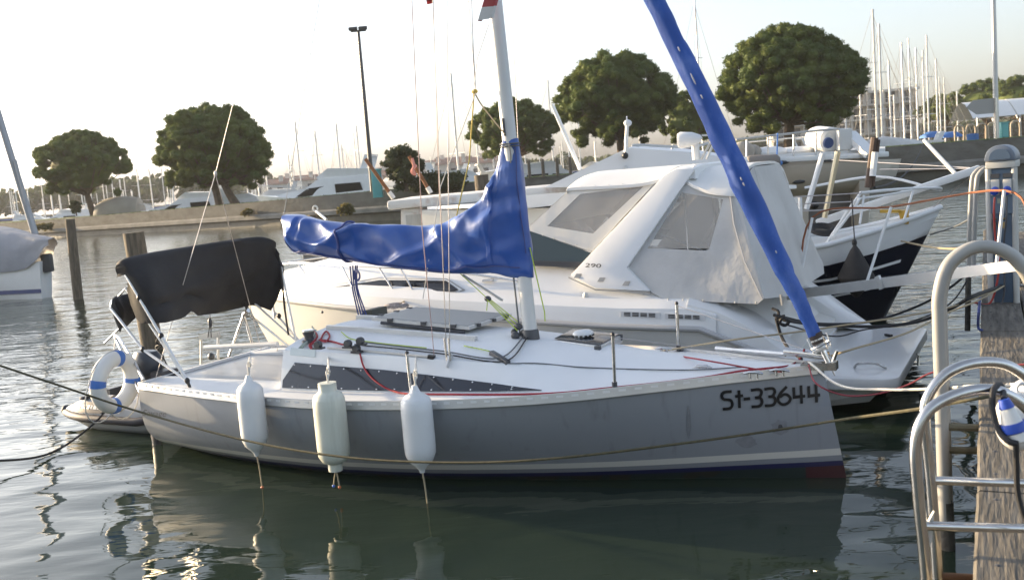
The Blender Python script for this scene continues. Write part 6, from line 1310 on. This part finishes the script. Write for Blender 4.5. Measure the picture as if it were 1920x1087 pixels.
# gangplank
ga = V(D(1497, 547, 10.2)); gb = D(1935, 488, 7.9)
rt = thing("gangplank", "narrow white folding gangplank reaching from the cruiser's stern to the dock", "gangplank", ga)
gd = (gb - ga).normalized(); gs = gd.cross(V((0, 0, 1))).normalized()
part("deck_plate", MB().bar(ga, gb, .30, .05), gel, rt, bevel=.008)
part("side_channel", MB().bar(ga + gs * .16 - V((0, 0, .02)), gb + gs * .16 - V((0, 0, .02)), .02, .09).bar(ga - gs * .16 - V((0, 0, .02)), gb - gs * .16 - V((0, 0, .02)), .02, .09), alu, rt)
L_ = (gb - ga).length; mb = MB()
for k in range(24): mb.box(ga + gd * (L_ * (k + .5) / 24) + gs * .06 + V((0, 0, .027)), (.012, .11, .004), Matrix(((gd.x, gs.x, 0), (gd.y, gs.y, 0), (0, 0, 1))))
part("tread_slots", mb, dkg, rt, smooth=False)
part("hinge", MB().bar(ga.lerp(gb, .46) + gs * .18 + V((0, 0, .05)), ga.lerp(gb, .48) + gs * .18 - V((0, 0, .07)), .03, .05), galv, rt)
for t, top in ((.055, (1523, 408)), (.40, (1671, 388)), (.92, (1883, 357))):
    q = ga.lerp(gb, t) + gs * .15; part("handrail_post", MB().tube([q, D(*top, q.y)], .014, 8), gel, rt)
hr = [D(1523, 408, ga.lerp(gb, .055).y), D(1671, 388, ga.lerp(gb, .40).y), D(1883, 357, ga.lerp(gb, .92).y)]
part("handrail_rope", MB().tube(cr([D(1497, 560, ga.y), hr[0], hr[1], hr[2], D(1935, 420, 7.7)], 6), .010, 6), M("orange_rope", (.30, .11, .05), .8), rt)
# ================================================================ mooring lines
def L3(p): return G(p)
bowc = L3(V((-.22, -.06, .86)))
def lin(label, pts, r, m_): return rope("mooring_line", cr(pts, 10), r, m_, label)
lin("long brown-green mooring line sagging across the front of the grey hull", [D(-60, 665, 7.7), D(110, 722, 7.9), G(Ly(250, 768, -1.45)), G(Ly(450, 823, -1.62)), G(Ly(650, 857, -1.72)), G(Ly(860, 867, -1.75)), G(Ly(1050, 858, -1.68)), G(Ly(1300, 828, -1.35)), G(Ly(1480, 802, -.75)), D(1600, 783, 6.0), D(1730, 765, 5.2), D(1860, 742, 4.9), b3 + V((0, 0, .03))], .0095, M("weedy_rope", (.075, .068, .038), .9, var=.3, vs=30))
lin("white mooring line from the grey bow straight to the dock", [bowc, D(1575, 722, 6.55), D(1660, 730, 6.2), D(1760, 728, 5.8), D(1850, 722, 5.3), b3 + V((0, 0, .05))], .009, whr)
lin("slack red line sagging from the grey bow to the dock behind the hoops", [bowc + V((0, 0, -.02)), D(1530, 718, 6.6), D(1580, 740, 6.5), D(1640, 739, 6.4), D(1700, 722, 6.3), D(1752, 697, 6.2), D(1840, 688, 6.0), D(1935, 682, 5.8)], .006, M("faded_red_rope", (.2, .03, .045), .8))
lin("brown line stretched from the cruiser's foredeck past the blue jib to the bollard", [G(Ly(1240, 658, .75)), D(1380, 636, 7.6), D(1480, 624, 7.8), D(1600, 607, 7.9), D(1700, 592, 8.1), D(1800, 570, 8.4), b1 + V((0, 0, .06))], .008, tanr)
lin("thin tan line from the grey bow up to the stainless bollard", [G(V((-.1, .15, .86))), D(1600, 654, 7.0), D(1700, 624, 7.4), D(1780, 585, 7.8), D(1840, 560, 8.1), b1 + V((0, 0, .08))], .008, tanr)
lin("thick black mooring line drooping from the cruiser's stern to the bollard", [G(Ly(1470, 600, 1.5)), D(1530, 608, 9.2), D(1640, 612, 9.0), D(1720, 603, 8.8), D(1780, 580, 8.6), D(1830, 553, 8.4), b1 + V((0, 0, .05))], .016, blkr)
lin("black line from the cruiser's stern crossing the platform to the far dock edge", [G(Ly(1452, 590, 1.45)), D(1530, 606, 9.4), D(1630, 603, 9.3), D(1720, 574, 9.2), D(1780, 540, 9.1), D(1822, 505, 9.0)], .012, blkr)
lin("thin dark line looping low over the swim platform towards the gangplank", [G(Ly(1465, 606, 1.5)), D(1560, 630, 8.6), D(1620, 618, 8.8), D(1700, 605, 9.0), D(1780, 570, 9.0), D(1826, 505, 9.1)], .007, blkr)
lin("short black line hanging down the cruiser's white transom", [G(Ly(1456, 600, 1.4)), G(Ly(1465, 630, 1.42)), G(Ly(1480, 655, 1.3)), G(Ly(1503, 673, 1.1))], .014, blkr)
lin("grey line from the navy bow to the small ladder hoop", [BF @ Bp(1690, 452, -.55), D(1750, 464, 12), D(1800, 466, 11), D(1818, 455, 10.2)], .012, tanr)
lin("dark line from the navy stem to the dock beside the pedestal", [BF @ Bp(1745, 440, -.1), D(1790, 425, 12), D(1816, 412, 10.4)], .010, greyr)
lin("black line curving from the dinghy out of view over the open water", [dg0 + dd * .9 - V((0, 0, 0)) + V((0, 0, .36)), D(180, 790, 10.0), D(120, 836, 9.6), D(60, 858, 9.2), D(-60, 866, 8.8)], .011, blkr)
lin("thin blue-black hose end hanging off the dock edge", [W(1838, 555, ZD), D(1836, 575, 8.2), D(1834, 612, 8.2), D(1842, 620, 8.2)], .012, bluer)
# ================================================================ timber piles
def pile(a, b_, r, label, cap=True):
    a = V(a); rt = solo("timber_pile", MB().tube([a, a.lerp(V(b_), .5), V(b_)], [r * 1.03, r, r * .97], 14), piling, label, "pile", "timber mooring piles"); return rt
p = W(146, 560, 0); pile(V((p.x, p.y, -.8)) + (p - D(140, 480, p.y)) * .2, D(131, 411, p.y), .125, "slim timber mooring pile beside the covered boat")
p = W(290, 655, 0); pile(V((p.x, p.y, -.8)), D(250, 436, p.y), .165, "thick timber mooring pile rising behind the black canopy")
p = W(906, 415, 0); y_ = 26; pile(V((D(912, 420, y_).x, y_, -.5)), D(902, 328, y_), .19, "leaning timber pile behind the old cabin boat's roof")
y_ = 22; pile(V((D(600, 450, y_).x, y_, -.5)), D(590, 402, y_), .16, "short timber pile with a pale ring just past the sail cover's end")
solo("pile_ring", MB().torus(D(591, 391, 21.9), (0.3, 1, 0), .055, .02, 16, 8).tube([D(593, 396, 21.9), D(612, 412, 21.5)], .03, 8), gel2, "pale ring bracket on the short timber pile", "ring bracket")
y_ = 17.5; solo("mooring_fender_box", MB().box(D(590, 482, y_), (.36, .3, .5)), M("grey_block", (.2, .19, .18), .8), "dark grey block floating behind the sail cover beside a wooden board", "float", bevel=.04)
# ================================================================ covered boat on the left
pL = W(82, 560, 0); ax_ = (V((-.95, .31, 0))).normalized(); ay_ = V((.31, .95, 0)).normalized()
rt = thing("covered_boat", "white boat under a grey tarpaulin with its mast tilted, at the open water's edge", "sailing boat", pL)
def lp(x, y, z): return pL + ax_ * x + ay_ * y + V((0, 0, z))
def lh(x, f): 
    zt = 1.02 + .02 * x * .2; b_ = interp([0, 1, 2, 3, 6], [.22, .6, .95, 1.15, 1.2], x)
    o = [(b_, zt), (b_ * .98, .6), (b_ * .92, .1), (b_ * .6, -.3)]
    return [lp(x + (1 - z) * .12 * (1 if x < .2 else 0), b_ - y, z) for y, z in o] + [lp(x + (1 - z) * .12 * (1 if x < .2 else 0), b_ + y, z) for y, z in o[::-1]]
part("hull", MB().loft([lh(x, 0) for x in (-.02, .5, 1, 2, 3, 4.5, 6)]), gel, rt, ang=50)
part("boot_stripe", MB().loft([[lp(x, interp([0, 1, 2, 3, 6], [.22, .6, .95, 1.15, 1.2], x) * .045 - .012, z) for z in (.16, .27)] for x in (.05, .5, 1, 2, 3, 4.5, 6)], False, False), M("navy_stripe", (.03, .05, .16), .4), rt)
tarp = M("grey_tarpaulin", (.27, .28, .31), .7, var=.08, vs=2, bump=.03, bs=2.2); secs = []
for i, x in enumerate([-.45, -.3, .0, .4, .8, 1.3, 1.8, 2.4, 3, 4, 5, 6]):
    zt = interp([-.45, 0, 1, 2, 3, 6], [1.62, 1.68, 1.80, 1.95, 2.05, 2.3], x); b_ = interp([-.45, 0, 1, 2, 3, 6], [.16, .28, .66, 1.0, 1.2, 1.25], x); zl = interp([-.45, -.2, .1, .5, 1, 6], [1.45, 1.35, .95, .85, .80, .85], x); row = []
    for k in range(17):
        t = k / 16; a = pi * t; yy = -cos(a) * b_; ss = sin(a); z = lerp(zl, zt, min(1, ss * 1.15) ** .8); w = .06 * noise.noise(V((x * 1.3, t * 6, 2))) + .03 * noise.noise(V((x * 4, t * 14, 7))); row.append(lp(x, b_ - .06 + yy - w, z + w * .6))
    secs.append(row + [q - V((0, 0, .02)) for q in row[::-1]])
part("tarpaulin", MB().loft(secs), tarp, rt, ang=70)
part("tilted_mast", MB().tube([D(66, 440, pL.y + 1), D(0, 226, pL.y + 1), D(-60, 30, pL.y + 1)], .10, 10).tube([D(28, 300, pL.y + .9), D(50, 385, pL.y + .9)], .05, 8), M("grey_spar", (.34, .35, .37), .45, .3), rt)
part("dark_gear", MB().box(lp(-.05, .25, .95), (.25, .25, .5)), dkg, rt, bevel=.05)
# ================================================================ boats and masts in the marina behind the wall
random.seed(77)
def yacht_proto():                                       # sailing yacht: x forward, mast 1 m scaled later
    rt = thing("moored_yacht", "x", "sailing yacht")
    xs = [(-4.6, .9, 1.0), (-3, 1.4, .98), (-.5, 1.6, .98), (2, 1.25, 1.06), (3.8, .55, 1.18), (4.7, .04, 1.28)]
    part("hull", MB().loft([[V((x, -b_, z)), V((x - .1, -b_ * .8, .1)), V((x - .1, b_ * .8, .1)), V((x, b_, z))] for x, b_, z in xs]), gel, rt)
    part("cabin", MB().loft([[V((x, -b_, .98)), V((x, -b_ * .8, z)), V((x, b_ * .8, z)), V((x, b_, .98))] for x, b_, z in ((-2.2, 1.0, 1.55), (.5, .95, 1.55), (2.2, .5, 1.2))]), gel, rt)
    part("window", MB().prism([V((-1.8, -1.0, 1.2)), V((.8, -.93, 1.2)), V((.4, -.9, 1.4)), V((-1.8, -.92, 1.4))], (0, 1.9, 0)), smoked, rt, smooth=False)
    m_ = part("mast", MB().tube([V((.6, 0, 1.3)), V((.55, 0, 13.0))], .085, 8), mastm, rt)
    part("spreaders", MB().tube([V((.58, -1.0, 5.4)), V((.58, 1.0, 5.4))], .03, 5), mastm, m_); part("spreaders", MB().tube([V((.58, -.8, 9)), V((.58, .8, 9))], .03, 5), mastm, m_)
    part("rigging", MB().tube([V((4.6, 0, 1.3)), V((.55, 0, 12.6))], .016, 4).tube([V((-4.5, 0, 1.1)), V((.55, 0, 13))], .012, 4).tube([V((.4, -1.45, 1)), V((.58, -1.0, 5.4)), V((.56, -.1, 12))], .010, 4).tube([V((.4, 1.45, 1)), V((.58, 1.0, 5.4)), V((.56, .1, 12))], .010, 4), M("dull_rigging", (.2, .19, .17), .7), m_)
    part("boom", MB().tube([V((.5, 0, 2.1)), V((-3.6, 0, 2.2))], [.2, .12], 8), M("boom_cover", (.05, .09, .25), .8), rt)
    return rt
def cruiser_proto():
    rt = thing("moored_motorboat", "x", "motor yacht")
    xs = [(-5, 1.6, 1.3), (-2, 1.8, 1.35), (1, 1.7, 1.5), (3.4, 1.0, 1.75), (4.8, .45, 1.9), (5.4, .05, 1.95)]
    part("hull", MB().loft([[V((x, -b_, z)), V((x - .35, -b_ * .75, .1)), V((x - .35, b_ * .75, .1)), V((x, b_, z))] for x, b_, z in xs]), gel, rt)
    part("cabin", MB().loft([[V((x, -b_, z0)), V((x, -b_ * .86, z)), V((x, b_ * .86, z)), V((x, b_, z0))] for x, b_, z0, z in ((-3.6, 1.5, 1.3, 2.7), (.3, 1.45, 1.4, 2.7), (1.3, 1.35, 1.45, 2.2), (3.6, .75, 1.7, 1.9))]), gel, rt)
    part("side_window", MB().prism([V((-2.9, -1.49, 1.75)), V((-.9, -1.49, 1.75)), V((-.9, -1.40, 2.3)), V((-2.7, -1.40, 2.3))], (0, 2.9, 0)), smoked, rt, smooth=False)
    part("side_window", MB().prism([V((-.6, -1.48, 1.7)), V((2.0, -1.24, 1.7)), V((1.1, -1.3, 2.15)), V((-.5, -1.40, 2.25))], (0, 2.7, 0)), smoked, rt, smooth=False)
    part("flybridge", MB().loft([[V((x, -b_, 2.7)), V((x, -b_ * 1.05, z)), V((x, b_ * 1.05, z)), V((x, b_, 2.7))] for x, b_, z in ((-3.4, 1.2, 3.1), (-.4, 1.15, 3.3), (.6, .8, 2.8))]), gel, rt)
    part("radar_arch", MB().bar(V((-2.9, -1.1, 3.0)), V((-3.3, -1.0, 3.9)), .4, .1, (0, 1, 0)).bar(V((-2.9, 1.1, 3.0)), V((-3.3, 1.0, 3.9)), .4, .1, (0, 1, 0)).bar(V((-3.3, -1.05, 3.9)), V((-3.3, 1.05, 3.9)), .4, .12), gel, rt)
    part("bow_rail", MB().tube(cr([V((1, -1.55, 2.1)), V((3.4, -.95, 2.4)), V((5.2, 0, 2.6)), V((3.4, .95, 2.4)), V((1, 1.55, 2.1))], 3), .025, 5), galv, rt)
    return rt
YP = yacht_proto(); CP = cruiser_proto(); used = [False, False]
def place(proto, x, y, rot, sc, zs=1.0, label="", group=None, lean=0.0, z=-.1):
    m = Matrix.Translation((x, y, z)) @ Matrix.Rotation(radians(lean), 4, 'Y') @ Matrix.Rotation(radians(rot), 4, 'Z') @ Matrix.Diagonal((sc, sc, sc * zs, 1))
    k = 0 if proto is YP else 1
    if not used[k]:
        used[k] = True; proto.matrix_world = m; ROOTM[proto.name] = m; proto["label"] = label
        if group: proto["group"] = group
        return proto
    return dup(proto, m, label, group)
def mast_at(px, top, y, label, group, rot=None, lean=0.0):   # yacht whose mast head reaches pixel height 'top'
    t = D(px, top, y); sc = random.uniform(.85, 1.05); zs = (t.z + .1) / (13.0 * sc)
    r = random.uniform(-180, 180) if rot is None else rot; a = radians(r)
    o = place(YP, t.x - .55 * sc * cos(a), y - .55 * sc * sin(a), r, sc, zs, label, group, lean); return o
gR = "yacht masts clustered in front of the apartment block"
for px, top, y, ln, lab in ((1636, 18, 74, 0, "yacht with the tallest mast, just right of the roundest pine"), (1648, 45, 72, 0, "yacht with the second tallest mast close to the tallest one"), (1666, 113, 78, 0, "yacht with a sunlit mast topped by a dark knob"), (1690, 80, 84, 0, "yacht with a thick bare mast crossing the block's right end"), (1703, 72, 90, 0, "yacht whose mast stands just beyond the block's right corner"),
                            (1717, 90, 96, 0, "yacht with a thin mast right after the block"), (1730, 95, 92, 0, "yacht with a mast of middle height among the crowded rigging"), (1737, 66, 88, 0, "yacht with the tall leaning mast before the dark far pines"), (1755, 110, 104, 0, "yacht with a mid-height mast in front of the far pines"), (1761, 145, 118, 0, "yacht with a short mast in front of the far pines"), (1770, 146, 112, 0, "yacht with a short sunlit mast beside the blue boat covers"), (1794, 172, 126, 0, "yacht with a small wooden-coloured mast near the pointed board"),
                            (1612, 168, 92, 0, "yacht with a stout mast in front of the apartment block's left part"), (1584, 190, 84, 0, "yacht with a low gold-lit mast right of the roundest pine's trunk"), (1676, 178, 100, 0, "yacht with a short mast before the block's middle windows")):
    mast_at(px, top, y, lab, gR, lean=ln)
gL = "yacht masts beyond the wall around the floodlight"
for px, top, y, lab in ((553, 228, 95, "yacht with the tall thin mast between the two-trunk pine and the floodlight"), (590, 245, 120, "yacht with a faint mast left of the floodlight, in front of the white houses"), (630, 232, 115, "yacht with a faint tall mast close left of the floodlight"), (640, 272, 140, "yacht with a short faint mast beside the covered white yacht"), (662, 250, 125, "yacht with a faint mast touching the floodlight's ladder"), (668, 236, 130, "yacht with a slanting faint mast left of the floodlight"), (540, 290, 130, "yacht with a low mast next to the two-trunk pine's low branch"),
                        (845, 138, 80, "yacht with the tall grey mast between the shrouds"), (893, 255, 105, "yacht with a yellowish short mast left of the small pine"), (924, 285, 120, "yacht with a low mast under the small pine"), (1027, 150, 110, "yacht with a thin mast rising between the small pine and its neighbour"), (1076, 130, 120, "yacht with a faint mast behind the sunlit pine's edge"), (1065, 260, 100, "yacht with a low mast beneath the sunlit pine"), (1302, 0, 95, "yacht with a very tall thin mast right of the furled jib's middle"), (1115, 265, 105, "yacht with a low bare mast seen through the sunlit pine's trunk space"), (1198, 240, 100, "yacht with a low mast right of the sunlit pine's trunk")):
    mast_at(px, top, y, lab, gL)
gF = "small yachts packed along the far left pontoons"
for k in range(46):
    px = random.uniform(-10, 330) if k < 36 else random.uniform(440, 560)
    y = random.uniform(125, 215); top = lerp(395, 352, px / 400) - random.uniform(10, 62) * (1 if k < 36 else .6)
    mast_at(px, top, y, "small distant white yacht with bare mast among the far left pontoon masts", gF)
for k in range(26):
    px = random.uniform(445, 1060); y = random.uniform(130, 220); mast_at(px, lerp(360, 318, (px - 440) / 620) - random.uniform(15, 75), y, "small far-off yacht with a faint bare mast in front of the houses across the harbour", "far-off yachts in front of the houses")
gC = "white motor yachts moored behind the sea wall"
def cr_at(px, y, rot, sc, lab, zs=1.0): p = D(px, 330, y); return place(CP, p.x, y, rot, sc, zs, lab, gC)
cr_at(615, 76, 172, 1.06, "large white motor yacht with covered flybridge left of the floodlight", 1.13)
cr_at(880, 76, 10, .95, "white motor yacht with dark side windows right of the thin grey mast"); cr_at(815, 80, 165, .9, "white motor yacht behind the low shrub and the shrouds"); cr_at(945, 90, 30, .9, "white motor yacht just left of the white mast, under the small pine")
cr_at(345, 92, 175, .95, "white motorboat under the two-trunk pine's left branches"); cr_at(470, 88, 10, .8, "white motorboat right of the two-trunk pine"); cr_at(1035, 82, 20, 1.0, "white motor yacht under the sunlit pine, left part"); cr_at(1105, 86, 160, .9, "white motor yacht beside the sunlit pine's trunk"); cr_at(270, 100, 20, .75, "small white motorboat right of the grey covered hull")
cr_at(500, 92, 178, .85, "white motor yacht bow next to the large covered yacht"); cr_at(740, 84, 150, 1.0, "white motor yacht half hidden behind the evergreen bush"); cr_at(60, 120, 15, .7, "small dark-topped motorboat near the slim pile's top"); cr_at(110, 112, 170, .75, "small white motorboat left of the airy pine's trunk"); cr_at(1700, 80, 165, .8, "low white boat under the crowded masts"); cr_at(1560, 84, 12, .9, "white motor yacht behind the deck rail and canister"); cr_at(1420, 84, 170, .9, "white motor yacht left of the roundest pine's trunk")
# boat under a beige tarpaulin beside the first pine
p = D(212, 390, 91); p = V((p.x, 92.5, 0.2)); rt = thing("tarpaulin_boat", "boat wholly wrapped in a beige tarpaulin beside the airy pine", "covered boat", p); secs = []
for x, h_, b_ in ((-2.25, 1.2, .8), (-2.0, 1.75, 1.2), (-1.2, 2.2, 1.5), (0, 2.35, 1.5), (1.2, 2.3, 1.4), (1.9, 2.1, 1.2), (2.15, 1.6, .8)):
    secs.append([p + V((x, -b_ * cos(pi * k / 10), .6 + (h_ - .0) * sin(pi * k / 10) ** .6 + .05 * noise.noise(V((x, k, 0))))) for k in range(11)])
part("tarpaulin", MB().loft(secs), M("beige_tarpaulin", (.36, .32, .26), .8, var=.1, vs=1, bump=.03, bs=2), rt); part("hull", MB().prism([p + V((-2.3, -1.1, -.2)), p + V((2.3, -1.0, -.2)), p + V((2.3, 1.0, -.2)), p + V((-2.3, 1.1, -.2))], (0, 0, .9)), gel2, rt)
# grey covered hull at the foot of the tall masts, and blue covers
p = D(1690, 285, 66); p = V((p.x, 69, 1.0)); rt = thing("tarpaulin_boat", "long boat under a pale grey tarpaulin at the foot of the tallest masts", "covered boat", p); secs = []
for x, h_, b_ in ((-3.6, .7, .5), (-2.4, 1.3, 1.2), (0, 1.75, 1.5), (2.2, 1.35, 1.3), (3.8, .8, .5)): secs.append([p + V((x, -b_ * cos(pi * k / 8), .2 + h_ * sin(pi * k / 8) ** .7)) for k in range(9)])
part("tarpaulin", MB().loft(secs), canvg, rt); part("hull", MB().prism([p + V((-3.2, -.9, -1)), p + V((3.2, -.9, -1)), p + V((3.2, .9, -1)), p + V((-3.2, .9, -1))], (0, 0, 1.25)), gel2, rt)
bt_ = M("blue_tarpaulin", (.05, .16, .42), .7)
for px, y, w, lab in ((1748, 84, 1.6, "blue boat cover under the crowded masts"), (1782, 88, 1.8, "bright blue boat cover next to the blue drum"), ):
    p = D(px, 258, y); solo("boat_cover", MB().loft([[p + V((x, -.8 * cos(pi * k / 6), .5 * sin(pi * k / 6) * s_)) for k in range(7)] for x, s_ in ((-w / 2, .5), (-w / 4, 1), (w / 4, 1), (w / 2, .4))]), bt_, lab, "boat cover", at=p)
p = D(1824, 264, 63); rt = thing("blue_drum", "blue plastic drum standing on the quay grass", "drum", p - V((0, 0, .4))); part("body", MB().lathe(p - V((0, 0, .45)), (0, 0, 1), [(0, 0), (0, .33), (.05, .36), (.3, .35), (.32, .37), (.6, .35), (.85, .36), (.88, .3), (.88, 0)], 18), bt_, rt); part("lid", MB().lathe(p + V((0, 0, .43)), (0, 0, 1), [(0, .2), (.03, .2), (.03, 0)], 14), dkg, rt)
# posts along the quay edge near the sunlit pine
for i, (px, y) in enumerate(((991, 63), (1017, 63), (1044, 63), (1068, 63))):
    q = gz(px, y, 2.1); solo("quay_post", MB().tube([q - V((0, 0, .1)), q + V((0, 0, 1.0))], .1, 8).ell(q + V((0, 0, 1.0)), (.1, .1, .06), 8, 6), piling, "stubby timber post in the row on the quay under the sunlit pine", "post", "timber posts on the quay")
# ================================================================ evening haze over the harbour
hz_ = bpy.data.materials.new("evening_haze"); hz_.use_nodes = True; t = hz_.node_tree; t.nodes.remove(t.nodes["Principled BSDF"])
pv_ = t.nodes.new("ShaderNodeVolumePrincipled"); pv_.inputs["Color"].default_value = (.93, .95, .98, 1); pv_.inputs["Density"].default_value = 0.00028; pv_.inputs["Anisotropy"].default_value = 0.2
t.links.new(pv_.outputs[0], t.nodes["Material Output"].inputs["Volume"])
solo("haze", MB().box((0, 240, 19), (900, 560, 42)), hz_, kind="stuff", at=(0, 240, 0), smooth=False)
